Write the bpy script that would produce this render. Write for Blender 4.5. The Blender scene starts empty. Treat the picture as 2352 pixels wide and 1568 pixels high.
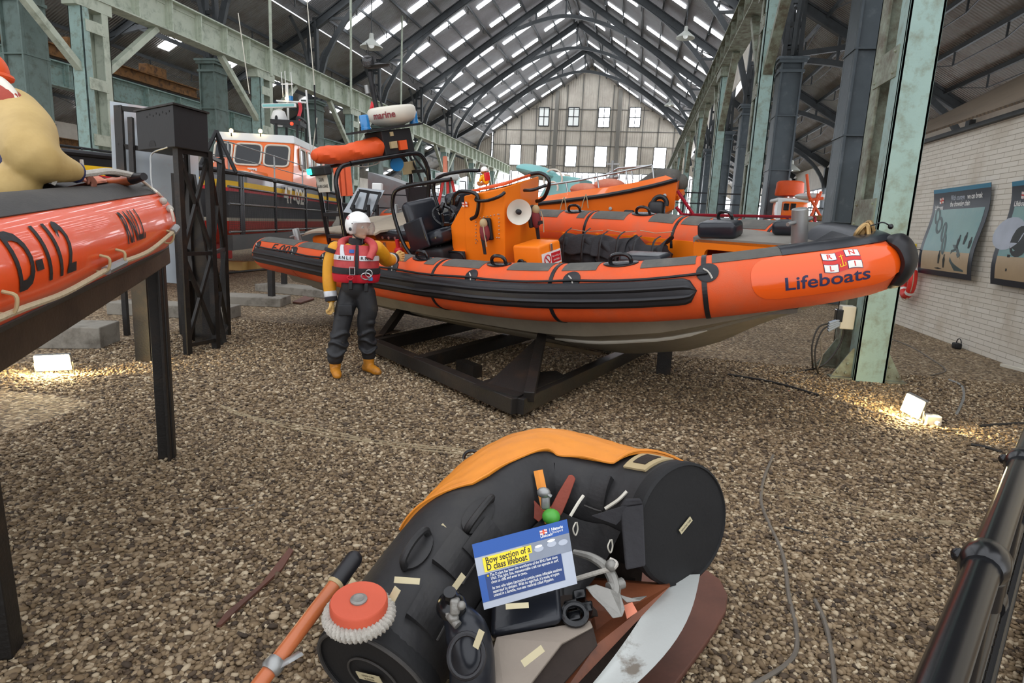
import bpy, bmesh, math, random
import numpy as np
from math import sin, cos, pi, radians, sqrt, atan2
from mathutils import Vector, Matrix
random.seed(7); rng = np.random.default_rng(7)
SC = bpy.context.scene
COL = SC.collection
V3 = lambda *a: np.array(a, float)
# ---------------------------------------------------------------- camera model (2352 x 1568 frame)
FPX = 1425.4; YAW, PIT, ROL = radians(10.921), radians(10.730), radians(-2.707); EYE = V3(0, 0, 1.75)
def cam_axes():
    cy, sy, cp, sp, cr, sr = cos(YAW), sin(YAW), cos(PIT), sin(PIT), cos(ROL), sin(ROL)
    f = V3(-sy*cp, cy*cp, -sp); r = V3(cy, sy, 0); d = np.cross(f, r)
    return np.stack([r*cr + d*sr, -r*sr + d*cr, f])
CM = cam_axes()
def ray(u, v): return CM.T @ V3((u-1176)/FPX, (v-784)/FPX, 1)
def on_plane(u, v, p0, n): d = ray(u, v); n = np.asarray(n, float); return EYE + d*np.dot(np.asarray(p0, float)-EYE, n)/np.dot(d, n)
def onZ(u, v, z=0.): return on_plane(u, v, (0, 0, z), (0, 0, 1))
def onX(u, v, x): return on_plane(u, v, (x, 0, 0), (1, 0, 0))
def onY(u, v, y): return on_plane(u, v, (0, y, 0), (0, 1, 0))
def atD(u, v, t): return EYE + ray(u, v)*t
def unit(v): v = np.asarray(v, float); return v/max(np.linalg.norm(v), 1e-12)
# ---------------------------------------------------------------- materials
def lin(h):
    h = h.lstrip('#'); c = [int(h[i:i+2], 16)/255 for i in (0, 2, 4)]
    return tuple(x/12.92 if x <= .04045 else ((x+.055)/1.055)**2.4 for x in c)
MATS = {}
def mat(name, col, rough=.5, metal=0., var=.12, scale=6., bump=0., bscale=60., dirt=None, dscale=3., dlo=.5, dhi=.7, spec=.5, coat=0., emit=None, estr=0., alpha=1., trans=0.):
    m = bpy.data.materials.new(name); m.use_nodes = True; nt = m.node_tree; N = nt.nodes; L = nt.links
    b = N['Principled BSDF']; c = lin(col)
    b.inputs['Roughness'].default_value = rough; b.inputs['Metallic'].default_value = metal
    b.inputs['Specular IOR Level'].default_value = spec; b.inputs['Coat Weight'].default_value = coat
    b.inputs['Alpha'].default_value = alpha; b.inputs['Transmission Weight'].default_value = trans
    tc = N.new('ShaderNodeTexCoord')
    out = None
    if var > 0:
        n = N.new('ShaderNodeTexNoise'); n.inputs['Scale'].default_value = scale; n.inputs['Detail'].default_value = 6
        L.new(tc.outputs['Object'], n.inputs['Vector'])
        mx = N.new('ShaderNodeMix'); mx.data_type = 'RGBA'
        mx.inputs['A'].default_value = (*[x*(1-var) for x in c], 1); mx.inputs['B'].default_value = (*[min(1, x*(1+var)+.01*var) for x in c], 1)
        L.new(n.outputs['Fac'], mx.inputs['Factor']); out = mx.outputs['Result']
    if dirt:
        n2 = N.new('ShaderNodeTexNoise'); n2.inputs['Scale'].default_value = dscale; n2.inputs['Detail'].default_value = 9; n2.inputs['Roughness'].default_value = .68
        L.new(tc.outputs['Object'], n2.inputs['Vector'])
        rp = N.new('ShaderNodeValToRGB'); rp.color_ramp.elements[0].position = dlo; rp.color_ramp.elements[1].position = dhi
        L.new(n2.outputs['Fac'], rp.inputs['Fac'])
        m2 = N.new('ShaderNodeMix'); m2.data_type = 'RGBA'
        if out: L.new(out, m2.inputs['A'])
        else: m2.inputs['A'].default_value = (*c, 1)
        m2.inputs['B'].default_value = (*lin(dirt), 1); L.new(rp.outputs['Color'], m2.inputs['Factor']); out = m2.outputs['Result']
    if out: L.new(out, b.inputs['Base Color'])
    else: b.inputs['Base Color'].default_value = (*c, 1)
    if bump > 0:
        n3 = N.new('ShaderNodeTexNoise'); n3.inputs['Scale'].default_value = bscale; n3.inputs['Detail'].default_value = 4
        L.new(tc.outputs['Object'], n3.inputs['Vector'])
        bp = N.new('ShaderNodeBump'); bp.inputs['Strength'].default_value = bump; bp.inputs['Distance'].default_value = .01
        L.new(n3.outputs['Fac'], bp.inputs['Height']); L.new(bp.outputs['Normal'], b.inputs['Normal'])
    if emit:
        b.inputs['Emission Color'].default_value = (*lin(emit), 1); b.inputs['Emission Strength'].default_value = estr
    MATS[name] = m
    return m
# ---------------------------------------------------------------- mesh builder
class MB:
    def __init__(s): s.v = []; s.f = []; s.m = []
    def add(s, vs, fs, mi=0):
        o = len(s.v); s.v += [tuple(map(float, p)) for p in vs]
        for f in fs: s.f.append(tuple(i+o for i in f)); s.m.append(mi)
        return s
    def hexa(s, c8, mi=0):   # bottom 4 (ccw), top 4
        return s.add(c8, [(3, 2, 1, 0), (4, 5, 6, 7), (0, 1, 5, 4), (1, 2, 6, 5), (2, 3, 7, 6), (3, 0, 4, 7)], mi)
    def box(s, lo, hi, mi=0):
        x0, y0, z0 = lo; x1, y1, z1 = hi
        return s.hexa([(x0, y0, z0), (x1, y0, z0), (x1, y1, z0), (x0, y1, z0), (x0, y0, z1), (x1, y0, z1), (x1, y1, z1), (x0, y1, z1)], mi)
    def rbox(s, c, size, ax=None, r=.02, n=3, mi=0, taper=1.):   # rounded box, axes rows ax
        ax = np.eye(3) if ax is None else np.asarray(ax, float); c = np.asarray(c, float)
        hx, hy, hz = [q/2 for q in size]; r = min(r, hx, hy, hz*.99)
        rings = []
        for k in range(n+1): a = pi/2*k/n; rings.append((-hz + r*(1-sin(a)), r*(1-cos(a))))
        rings = [(z, ins) for z, ins in [( -hz + r*(1-cos(pi/2*k/n)), r*(1-sin(pi/2*k/n))) for k in range(n+1)]]
        rings = rings + [(-z, i) for z, i in rings[::-1]]
        vs = []
        per = 4*(n+1)
        for z, ins in rings:
            t = 1+(taper-1)*(z+hz)/(2*hz)
            for q, (sx, sy) in enumerate(((1, 1), (-1, 1), (-1, -1), (1, -1))):
                for k in range(n+1):
                    a = pi/2*q + pi/2*k/n
                    x = (sx*(hx-r) + (r-ins)*cos(a))*t; y = (sy*(hy-r) + (r-ins)*sin(a))*t
                    vs.append(c + x*ax[0] + y*ax[1] + z*ax[2])
        fs = []
        for i in range(len(rings)-1):
            for j in range(per): fs.append((i*per+j, i*per+(j+1) % per, (i+1)*per+(j+1) % per, (i+1)*per+j))
        fs.append(tuple(range(per))[::-1]); fs.append(tuple(range((len(rings)-1)*per, len(rings)*per)))
        return s.add(vs, fs, mi)
    def bar(s, p, q, w, h, up=(0, 0, 1), mi=0):    # rectangular bar p->q, w sideways, h along up
        p = np.asarray(p, float); q = np.asarray(q, float); t = unit(q-p); up = np.asarray(up, float)
        if abs(np.dot(t, up)) > .98: up = V3(0, 1, 0) if abs(t[1]) < .9 else V3(1, 0, 0)
        a = unit(np.cross(t, up)); b = np.cross(a, t)
        c = lambda o, i, j: o + a*w/2*i + b*h/2*j
        return s.hexa([c(p, -1, -1), c(p, 1, -1), c(q, 1, -1), c(q, -1, -1), c(p, -1, 1), c(p, 1, 1), c(q, 1, 1), c(q, -1, 1)], mi)
    def ibeam(s, p, q, w, h, up=(0, 0, 1), tf=.03, tw=.02, mi=0):
        p = np.asarray(p, float); q = np.asarray(q, float); t = unit(q-p); up = unit(np.asarray(up, float)-t*np.dot(up, t))
        s.bar(p+up*(h/2-tf/2), q+up*(h/2-tf/2), w, tf, up, mi); s.bar(p-up*(h/2-tf/2), q-up*(h/2-tf/2), w, tf, up, mi)
        return s.bar(p, q, tw, h-2*tf, up, mi)
    def tube(s, pts, r, n=8, mi=0, cap=True, closed=False, up=None, flat=1.):
        P = [np.asarray(p, float) for p in pts]; m = len(P)
        rs = r if hasattr(r, '__len__') else [r]*m
        T = []
        for i in range(m):
            if closed: T.append(unit(P[(i+1) % m]-P[i-1]))
            else: T.append(unit(P[min(i+1, m-1)]-P[max(i-1, 0)]))
        ref = np.asarray(up, float) if up is not None else (V3(0, 0, 1) if abs(T[0][2]) < .9 else V3(1, 0, 0))
        a = unit(np.cross(T[0], ref)); vs = []
        for i in range(m):
            if up is not None: a = unit(np.cross(T[i], ref))
            else: a = unit(a - T[i]*np.dot(a, T[i]))
            b = np.cross(a, T[i])
            for k in range(n):
                g = 2*pi*k/n; vs.append(P[i] + a*cos(g)*rs[i] + b*sin(g)*rs[i]*flat)
        fs = []
        for i in range(m if closed else m-1):
            j = (i+1) % m
            for k in range(n): fs.append((i*n+k, j*n+k, j*n+(k+1) % n, i*n+(k+1) % n))
        if cap and not closed: fs.append(tuple(range(n))); fs.append(tuple(range((m-1)*n, m*n))[::-1])
        return s.add(vs, fs, mi)
    def cyl(s, p, q, r, n=16, mi=0, r2=None): return s.tube([p, q], [r, r if r2 is None else r2], n, mi)
    def lathe(s, prof, o=(0, 0, 0), ax=(0, 0, 1), n=24, mi=0, xdir=None, sx=1., sy=1.):   # prof: (radius, height)
        o = np.asarray(o, float); z = unit(ax); x = unit(np.cross(z, (0, 1, 0) if abs(z[1]) < .9 else (1, 0, 0))) if xdir is None else unit(xdir); y = np.cross(z, x)
        vs = [o + x*r*cos(2*pi*k/n)*sx + y*r*sin(2*pi*k/n)*sy + z*h for r, h in prof for k in range(n)]
        fs = [(i*n+k, i*n+(k+1) % n, (i+1)*n+(k+1) % n, (i+1)*n+k) for i in range(len(prof)-1) for k in range(n)]
        if prof[0][0] > 1e-5: fs.append(tuple(range(n))[::-1])
        if prof[-1][0] > 1e-5: fs.append(tuple(range((len(prof)-1)*n, len(prof)*n)))
        return s.add(vs, fs, mi)
    def prism(s, poly, d, mi=0):     # closed 3-D polygon pushed by vector d
        P = [np.asarray(p, float) for p in poly]; d = np.asarray(d, float); n = len(P)
        fs = [tuple(range(n))[::-1], tuple(range(n, 2*n))] + [(i, (i+1) % n, n+(i+1) % n, n+i) for i in range(n)]
        return s.add(P + [p+d for p in P], fs, mi)
    def grid(s, fn, nu, nv, mi=0, wrapu=False):
        vs = [fn(i/nu, j/nv) for i in range(nu+(0 if wrapu else 1)) for j in range(nv+1)]
        w = nv+1; mu = nu if wrapu else nu+1
        fs = [(i*w+j, ((i+1) % mu)*w+j, ((i+1) % mu)*w+j+1, i*w+j+1) for i in range(nu) for j in range(nv)]
        return s.add(vs, fs, mi)
    def shell(s, fn, nu, nv, th, mi=0):  # grid with thickness; fn(u,v,dr) -> point
        s.grid(lambda u, v: fn(u, v, th), nu, nv, mi); s.grid(lambda u, v: fn(u, 1-v, 0), nu, nv, mi)
        for a in (0, 1):
            s.grid(lambda u, v: fn(a, v if a else 1-v, u*th), 1, nv, mi); s.grid(lambda u, v: fn(u if not a else 1-u, a, v*th), nu, 1, mi)
        return s
    def sphere(s, c, r, n=12, m=8, mi=0, ax=None):
        rr = r if hasattr(r, '__len__') else (r, r, r); ax = np.eye(3) if ax is None else np.asarray(ax)
        c = np.asarray(c, float)
        return s.grid(lambda u, v: c + ax[0]*rr[0]*cos(2*pi*u)*sin(pi*v) + ax[1]*rr[1]*sin(2*pi*u)*sin(pi*v) - ax[2]*rr[2]*cos(pi*v), n, m, mi, wrapu=True)
    def xf(s, fn): s.v = [tuple(map(float, fn(np.array(p)))) for p in s.v]; return s
def tag(o, label=None, cat=None, group=None, kind=None):
    if label: o['label'] = label
    if cat: o['category'] = cat
    if group: o['group'] = group
    if kind: o['kind'] = kind
    return o
WM = {}   # world matrix (numpy 4x4) of every root
def thing(name, label, cat, loc=(0, 0, 0), axes=None, group=None):
    o = bpy.data.objects.new(name, None); COL.objects.link(o); o.empty_display_size = .1
    m = np.eye(4); m[:3, 3] = loc
    if axes is not None: m[:3, :3] = np.asarray(axes, float).T
    o.matrix_world = Matrix(m.tolist()); WM[o.name] = m
    return tag(o, label, cat, group)
def root_of(o):
    while o.parent: o = o.parent
    return o
def obj(name, mb, mats, parent=None, world=False, smooth=False, ang=40, bev=0., label=None, cat=None, group=None, kind=None, weld=False):
    V = np.array(mb.v, float)
    if parent is not None and world:
        R = np.linalg.inv(WM[root_of(parent).name]); V = V @ R[:3, :3].T + R[:3, 3]
    base = None
    if parent is None:
        lo, hi = V.min(0), V.max(0); base = V3((lo[0]+hi[0])/2, (lo[1]+hi[1])/2, lo[2]); V = V - base
    me = bpy.data.meshes.new(name); me.from_pydata(V.tolist(), [], mb.f)
    for m in (mats if isinstance(mats, (list, tuple)) else [mats]): me.materials.append(MATS[m] if isinstance(m, str) else m)
    me.polygons.foreach_set('material_index', mb.m)
    bm = bmesh.new(); bm.from_mesh(me)
    if weld: bmesh.ops.remove_doubles(bm, verts=bm.verts, dist=1e-4)
    bmesh.ops.recalc_face_normals(bm, faces=bm.faces); bm.to_mesh(me); bm.free()
    if smooth:
        me.polygons.foreach_set('use_smooth', [True]*len(me.polygons)); me.set_sharp_from_angle(angle=radians(ang))
    me.update()
    o = bpy.data.objects.new(name, me); COL.objects.link(o)
    if parent is not None: o.parent = parent
    else:
        o.location = base.tolist(); m = np.eye(4); m[:3, 3] = base; WM[o.name] = m
    if bev:
        md = o.modifiers.new('bevel', 'BEVEL'); md.width = bev; md.segments = 2; md.limit_method = 'ANGLE'; md.angle_limit = radians(35)
    return tag(o, label, cat, group, kind)
def struct(name, mb, mats, **k): return obj(name, mb, mats, kind='structure', **k)
def copy_tree(o, parent=None):
    c = o.copy(); COL.objects.link(c); c.parent = parent
    for ch in list(o.children): copy_tree(ch, c)
    return c
# text as mesh data in the xy plane, centred; returns (verts Nx2, faces)
TXT = {}
def text(s, size=1., bold=0., space=1., align='CENTER', line=1.):
    key = (s, bold, space, align, line)
    if key not in TXT:
        cu = bpy.data.curves.new('lettering', 'FONT'); cu.body = s; cu.align_x = align; cu.align_y = 'CENTER'; cu.offset = bold; cu.space_character = space; cu.space_line = line; cu.resolution_u = 3
        o = bpy.data.objects.new('lettering', cu); COL.objects.link(o)
        me = bpy.data.meshes.new_from_object(o.evaluated_get(bpy.context.evaluated_depsgraph_get()))
        TXT[key] = ([tuple(v.co[:2]) for v in me.vertices], [tuple(p.vertices) for p in me.polygons])
        bpy.data.objects.remove(o); bpy.data.curves.remove(cu); bpy.data.meshes.remove(me)
    v, f = TXT[key]
    return [(x*size, y*size) for x, y in v], f
def text_on(mb, s, fn, size, mi=0, sub=0., sx=1., slant=0., **k):   # fn(x, y) -> 3-D point
    v, f = text(s, size, **k)
    v = [((x+slant*y)*sx, y) for x, y in v]
    if sub:
        bm = bmesh.new(); bv = [bm.verts.new((x, y, 0)) for x, y in v]
        for q in f:
            try: bm.faces.new([bv[i] for i in q])
            except ValueError: pass
        bmesh.ops.triangulate(bm, faces=bm.faces)
        for _ in range(4):
            es = [e for e in bm.edges if e.calc_length() > sub]
            if not es: break
            bmesh.ops.subdivide_edges(bm, edges=es, cuts=1); bmesh.ops.triangulate(bm, faces=bm.faces)
        bm.verts.index_update(); v = [p.co[:2] for p in bm.verts]; f = [tuple(q.index for q in g.verts) for g in bm.faces]; bm.free()
    return mb.add([fn(x, y) for x, y in v], f, mi)
def plane_fn(o, ax, ay, off=0.):
    o = np.asarray(o, float); ax = unit(ax); ay = unit(ay); nrm = np.cross(ax, ay)
    return lambda x, y: o + ax*x + ay*y + nrm*off
def arc(c, r, a0, a1, n, ax=(1, 0, 0), ay=(0, 0, 1)):
    c = np.asarray(c, float); ax = np.asarray(ax, float); ay = np.asarray(ay, float)
    return [c + ax*r*cos(a0+(a1-a0)*i/n) + ay*r*sin(a0+(a1-a0)*i/n) for i in range(n+1)]
def smooth_path(pts, n=8):     # Catmull-Rom
    P = [np.asarray(p, float) for p in pts]; P = [2*P[0]-P[1]] + P + [2*P[-1]-P[-2]]; out = []
    for i in range(1, len(P)-2):
        for k in range(n):
            t = k/n; a, b, c, d = P[i-1:i+3]
            out.append(.5*(2*b + (c-a)*t + (2*a-5*b+4*c-d)*t*t + (3*b-a-3*c+d)*t**3))
    return out + [P[-2]]
def interp(x, xs, ys): return float(np.interp(x, xs, ys))
ORD = ['nearest', 'second', 'third', 'fourth', 'fifth', 'sixth', 'seventh', 'eighth', 'ninth', 'tenth']
class Fr:      # a local frame: rows of A are its axes, O its origin
    def __init__(s, A, O): s.A = np.asarray(A, float); s.O = np.asarray(O, float)
    def _r(s, u, v): return s.A @ (EYE-s.O), s.A @ ray(u, v)
    def X(s, u, v, x): c, d = s._r(u, v); return c+d*(x-c[0])/d[0]
    def Y(s, u, v, y): c, d = s._r(u, v); return c+d*(y-c[1])/d[1]
    def Z(s, u, v, z): c, d = s._r(u, v); return c+d*(z-c[2])/d[2]
    def D(s, u, v, t): return s.A @ (atD(u, v, t)-s.O)
    def W(s, p): return s.O + s.A.T @ np.asarray(p, float)
    def L(s, p): return s.A @ (np.asarray(p, float)-s.O)
def remesh(o, vox, smooth_it=6, subd=0):
    for m in o.data.materials: pass
    r = o.modifiers.new('remesh', 'REMESH'); r.mode = 'VOXEL'; r.voxel_size = vox; r.use_smooth_shade = True
    s = o.modifiers.new('smooth', 'SMOOTH'); s.iterations = smooth_it; s.factor = .5
    return o
def limb(b, pts, rad, n=12, flat=1., up=None):
    P = smooth_path(pts, 5); R = np.interp(np.linspace(0, 1, len(P)), np.linspace(0, 1, len(rad)), rad); b.tube(P, list(R), n, flat=flat, up=up)
    b.sphere(P[0], float(R[0]), n, 8); b.sphere(P[-1], float(R[-1]), n, 8); return b
def hand(name, parent, F, m, curl=.9, thumb_side=1, s=1., world=False, gap=.0):
    """F: 3x3 rows (finger direction, across palm towards thumb, back of hand) , origin m = wrist"""
    F = np.asarray(F, float); m = np.asarray(m, float); b = MB(); w = lambda x, y, z: m + s*(F[0]*x+F[1]*y*thumb_side+F[2]*z)
    b.grid(lambda u, v: w(.0+.095*v, .036*cos(2*pi*u)*(.8+.35*v), .016*sin(2*pi*u)), 14, 6, wrapu=True); b.sphere(w(.09, 0, 0), .001)
    b.sphere(w(.0, 0, 0), (.026*s, .03*s, .02*s), 10, 6); b.sphere(w(.05, .0, 0), (.05*s, .042*s, .02*s), 12, 8, ax=np.stack([F[0], F[1], F[2]]))
    for k, (y, L) in enumerate(((.031, .072), (.0105, .082), (-.0105, .076), (-.031, .060))):
        p = [w(.08, y, .003)]; a = 0.; seg = (L*.45, L*.32, L*.25)
        for j, q in enumerate(seg): a += curl*(.55, 1.0, .8)[j]; p.append(p[-1]+s*q*(F[0]*cos(a)-F[2]*sin(a))*1.)
        P = smooth_path(p, 3); b.tube(P, list(np.interp(np.linspace(0, 1, len(P)), [0, .5, 1], [.0105*s, .0095*s, .0078*s])), 8); b.sphere(P[-1], .0078*s, 8, 6); b.sphere(P[0], .0105*s, 8, 6)
    p = [w(.018, .03, -.004), w(.045, .052, -.012), w(.07, .05, -.03), w(.085, .036, -.042)]; P = smooth_path(p, 3)
    b.tube(P, list(np.interp(np.linspace(0, 1, len(P)), [0, 1], [.014*s, .009*s])), 8); b.sphere(P[-1], .009*s, 8, 6)
    return b
# ================================================================ MATERIALS of the building
mat('dark_steel', '#3a3e40', .55, .2, .25, 2., bump=.15, bscale=25, dirt='#2c2d2c', dscale=2.2, dlo=.5, dhi=.75)
mat('grey_column_paint', '#4d565b', .55, .1, .2, 3., bump=.2, bscale=30, dirt='#6c7377', dscale=2.5, dlo=.55, dhi=.8)
mat('teal_paint', '#8fa9a2', .6, 0, .15, 3., bump=.25, bscale=30, dirt='#76806f', dscale=4.5, dlo=.48, dhi=.68)
mat('worn_teal_paint', '#87917f', .65, 0, .25, 3., bump=.4, bscale=30, dirt='#5d5646', dscale=4., dlo=.38, dhi=.62)
mat('green_grey_paint', '#6d7f79', .6, 0, .2, 3., bump=.25, bscale=25, dirt='#51594f', dscale=2.6, dlo=.5, dhi=.72)
mat('pale_girder_paint', '#b3bba9', .6, 0, .15, 3., bump=.2, bscale=20, dirt='#77806f', dscale=2.2, dlo=.5, dhi=.72)
mat('rust', '#8a6134', .8, 0, .3, 4., bump=.4, bscale=30, dirt='#4d3520', dscale=4., dlo=.45, dhi=.62)
mat('sky_glass', '#ffffff', .4, var=0, emit='#f4f8ff', estr=7.)
mat('gable_glass', '#ffffff', .4, var=0, emit='#f4f8ff', estr=5.)
mat('dull_glass', '#c9cdc9', .4, var=.1, emit='#eef2f2', estr=.35)
mat('concrete', '#8b867b', .85, 0, .2, 5., bump=.3, bscale=50, dirt='#5f594f', dscale=3., dlo=.5, dhi=.7)
def corrugated(name, col, axis, pitch, dirt=None, depth=.02, var=.18):
    m = mat(name, col, .6, .1, var, .5, dirt=dirt, dscale=.6, dlo=.45, dhi=.7); nt = m.node_tree; N = nt.nodes; L = nt.links
    tc = N.new('ShaderNodeTexCoord'); w = N.new('ShaderNodeTexWave'); w.bands_direction = axis; w.wave_profile = 'SIN'
    w.inputs['Scale'].default_value = 2*pi/pitch/20; w.inputs['Distortion'].default_value = 0
    L.new(tc.outputs['Object'], w.inputs['Vector'])
    b = N.new('ShaderNodeBump'); b.inputs['Distance'].default_value = depth; b.inputs['Strength'].default_value = .9
    L.new(w.outputs['Fac'], b.inputs['Height']); L.new(b.outputs['Normal'], N['Principled BSDF'].inputs['Normal'])
    return m
mat('gable_girt', '#77746d', .6)
corrugated('roof_sheet', '#8c8d8f', 'Y', .15, '#7b7775', .05)
corrugated('aisle_sheet', '#85847f', 'Y', .15, '#6b625a', .05)
corrugated('gable_sheet', '#cfc8ba', 'X', .3, '#bab1a4', .04)
corrugated('lean_to_sheet', '#7a6b59', 'Y', .12, '#5d5144', .05)
# white painted brick
m = mat('white_brick', '#e4dfd2', .75, var=0); nt = m.node_tree; N = nt.nodes; L = nt.links
tc = N.new('ShaderNodeTexCoord'); mp = N.new('ShaderNodeMapping'); mp.inputs['Rotation'].default_value = (0, 0, 0)
cx = N.new('ShaderNodeSeparateXYZ'); cc = N.new('ShaderNodeCombineXYZ'); L.new(tc.outputs['Object'], cx.inputs[0])
L.new(cx.outputs['Y'], cc.inputs['X']); L.new(cx.outputs['Z'], cc.inputs['Y'])
br = N.new('ShaderNodeTexBrick'); br.inputs['Scale'].default_value = 1.; br.inputs['Brick Width'].default_value = .44; br.inputs['Row Height'].default_value = .083; br.inputs['Mortar Size'].default_value = .006; br.inputs['Mortar Smooth'].default_value = .4
br.inputs['Color1'].default_value = (*lin('#e6e1d5'), 1); br.inputs['Color2'].default_value = (*lin('#dcd6c8'), 1); br.inputs['Mortar'].default_value = (*lin('#b9b0a0'), 1)
L.new(cc.outputs[0], br.inputs['Vector'])
nz = N.new('ShaderNodeTexNoise'); nz.inputs['Scale'].default_value = 1.6; nz.inputs['Detail'].default_value = 8; L.new(tc.outputs['Object'], nz.inputs['Vector'])
rp = N.new('ShaderNodeValToRGB'); rp.color_ramp.elements[0].position = .52; rp.color_ramp.elements[1].position = .78; L.new(nz.outputs['Fac'], rp.inputs['Fac'])
mx = N.new('ShaderNodeMix'); mx.data_type = 'RGBA'; L.new(br.outputs['Color'], mx.inputs['A']); mx.inputs['B'].default_value = (*lin('#c9bfad'), 1); L.new(rp.outputs['Color'], mx.inputs['Factor'])
L.new(mx.outputs['Result'], N['Principled BSDF'].inputs['Base Color'])
bp = N.new('ShaderNodeBump'); bp.inputs['Distance'].default_value = .012; bp.inputs['Strength'].default_value = .7; bp.invert = True; L.new(br.outputs['Fac'], bp.inputs['Height']); L.new(bp.outputs['Normal'], N['Principled BSDF'].inputs['Normal'])
# gravel bed: cells of stone colours with bump
m = mat('gravel_bed', '#7d6f5e', .8, var=0); nt = m.node_tree; N = nt.nodes; L = nt.links
tc = N.new('ShaderNodeTexCoord'); vo = N.new('ShaderNodeTexVoronoi'); vo.inputs['Scale'].default_value = 38; L.new(tc.outputs['Object'], vo.inputs['Vector'])
sp = N.new('ShaderNodeSeparateXYZ'); L.new(vo.outputs['Color'], sp.inputs[0])
rp = N.new('ShaderNodeValToRGB'); cr = rp.color_ramp
STONES = ['#3e3226', '#5f4e3b', '#7a6549', '#8f7a5d', '#a08c70', '#cdbc9e']
cr.elements[0].position = 0; cr.elements[0].color = (*lin(STONES[0]), 1); cr.elements[1].position = 1; cr.elements[1].color = (*lin(STONES[5]), 1)
for q, c in zip((.18, .42, .64, .85), STONES[1:5]): e = cr.elements.new(q); e.color = (*lin(c), 1)
L.new(sp.outputs['X'], rp.inputs['Fac'])
nz = N.new('ShaderNodeTexNoise'); nz.inputs['Scale'].default_value = .9; nz.inputs['Detail'].default_value = 5; L.new(tc.outputs['Object'], nz.inputs['Vector'])
mr = N.new('ShaderNodeMapRange'); mr.inputs['From Min'].default_value = .3; mr.inputs['From Max'].default_value = .7; mr.inputs['To Min'].default_value = .78; mr.inputs['To Max'].default_value = 1.15; L.new(nz.outputs['Fac'], mr.inputs['Value'])
mu = N.new('ShaderNodeMix'); mu.data_type = 'RGBA'; mu.blend_type = 'MULTIPLY'; mu.inputs['Factor'].default_value = 1; L.new(rp.outputs['Color'], mu.inputs['A']); L.new(mr.outputs['Result'], mu.inputs['B'])
L.new(mu.outputs['Result'], N['Principled BSDF'].inputs['Base Color'])
bp = N.new('ShaderNodeBump'); bp.inputs['Distance'].default_value = .02; bp.inputs['Strength'].default_value = 1.; bp.invert = True; L.new(vo.outputs['Distance'], bp.inputs['Height']); L.new(bp.outputs['Normal'], N['Principled BSDF'].inputs['Normal'])
# ================================================================ SETTING
XR, XL = 5.4, -20.7          # roof columns
XC = (XR+XL)/2               # ridge
ZE, ZR = 13.4, 21.9          # eaves, ridge
GR, GL = 2.95, -18.          # crane girder columns
YEND = 85.8
YT = [18.6+9.6*k for k in range(7)]
b = MB(); b.box((-46, -3, -.12), (16, 95, 0)); struct('floor', b, 'gravel_bed')
def slab(name, p, q, y0, y1, mt, th=.05, label=None):   # p,q = (x,z)
    b = MB(); n = unit((q[1]-p[1], 0, -(q[0]-p[0]))); n = n if n[2] > 0 else -n
    b.prism([(p[0], y0, p[1]), (q[0], y0, q[1]), (q[0], y1, q[1]), (p[0], y1, p[1])], n*th)
    return struct(name, b, mt)
slab('ceiling', (XC, ZR+.25), (XR+.4, ZE), 14, YEND, 'roof_sheet')
slab('ceiling', (XC, ZR+.25), (XL-.4, ZE), 10, YEND, 'roof_sheet')
aisle_z = lambda x: 11.15-.61*(x-XR)
slab('ceiling', (XR+.3, 11.15-.18), (12.6, aisle_z(12.6)), 6, YEND, 'aisle_sheet')
AL = -33.
aisle_zl = lambda x: 13.3+.57*(x-XL)
slab('ceiling', (XL-.2, aisle_zl(XL-.2)), (AL, aisle_zl(AL)), 8, YEND, 'aisle_sheet')
# clerestory strips between aisle roof and nave eaves
b = MB(); b.box((XR-.05, 14, 11.2), (XR+.05, YEND, ZE)); struct('wall_right_clerestory', b, 'gable_sheet')
# end gable, side walls
b = MB(); zb = 8.9
b.prism([(XL-.4, YEND, zb), (XR+.4, YEND, zb), (XR+.4, YEND, ZE), (XC, YEND, ZR+.25), (XL-.4, YEND, ZE)], (0, .12, 0)); struct('wall_back', b, 'gable_sheet')
b = MB(); b.box((AL, YEND, 0), (12.4, YEND+.12, 3.6)); struct('wall_back_base', b, 'gable_sheet')
b = MB(); b.prism([(XR+.4, YEND, 8.9), (12.4, YEND, 5.5), (12.4, YEND, 6.9), (XR+.4, YEND, 11)], (0, .12, 0)); struct('wall_back_right', b, 'gable_sheet')
b = MB(); b.prism([(XL-.4, YEND, 8.9), (AL, YEND, 5.0), (AL, YEND, 6.3), (XL-.4, YEND, 13.2)], (0, .12, 0)); struct('wall_back_left', b, 'gable_sheet')
b = MB(); b.box((12.4, 19.5, 0), (12.55, YEND, 2.3)); b.box((12.4, 19.5, 5.2), (12.55, YEND, 6.9)); struct('wall_right_outer', b, 'gable_sheet')
b = MB(); b.box((AL-.15, 4, 0), (AL, YEND, 6.3)); struct('wall_left_outer', b, 'gable_sheet')
WN = [0]
def window(lo, hi, mt, nx=2, nz=2, axis=0, fr=.07, frame='dark_steel'):
    """glazed window in a plane; axis 0: spans x and z at y=lo[1]; axis 1: spans y and z at x=lo[0]"""
    WN[0] += 1; b = MB(); b.box(lo, hi); w = struct('window_%d' % WN[0], b, mt); f = MB()
    for i in range(nx+1):
        t = lo[axis]+(hi[axis]-lo[axis])*i/nx; l = list(lo); h = list(hi); l[axis] = t-fr/2; h[axis] = t+fr/2; l[1-axis] -= .05; h[1-axis] += .05; f.box(l, h)
    for i in range(nz+1):
        t = lo[2]+(hi[2]-lo[2])*i/nz; l = list(lo); h = list(hi); l[2] = t-fr/2; h[2] = t+fr/2; l[1-axis] -= .05; h[1-axis] += .05; f.box(l, h)
    obj('window_frame', f, frame, w, world=True)
    return w
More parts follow.
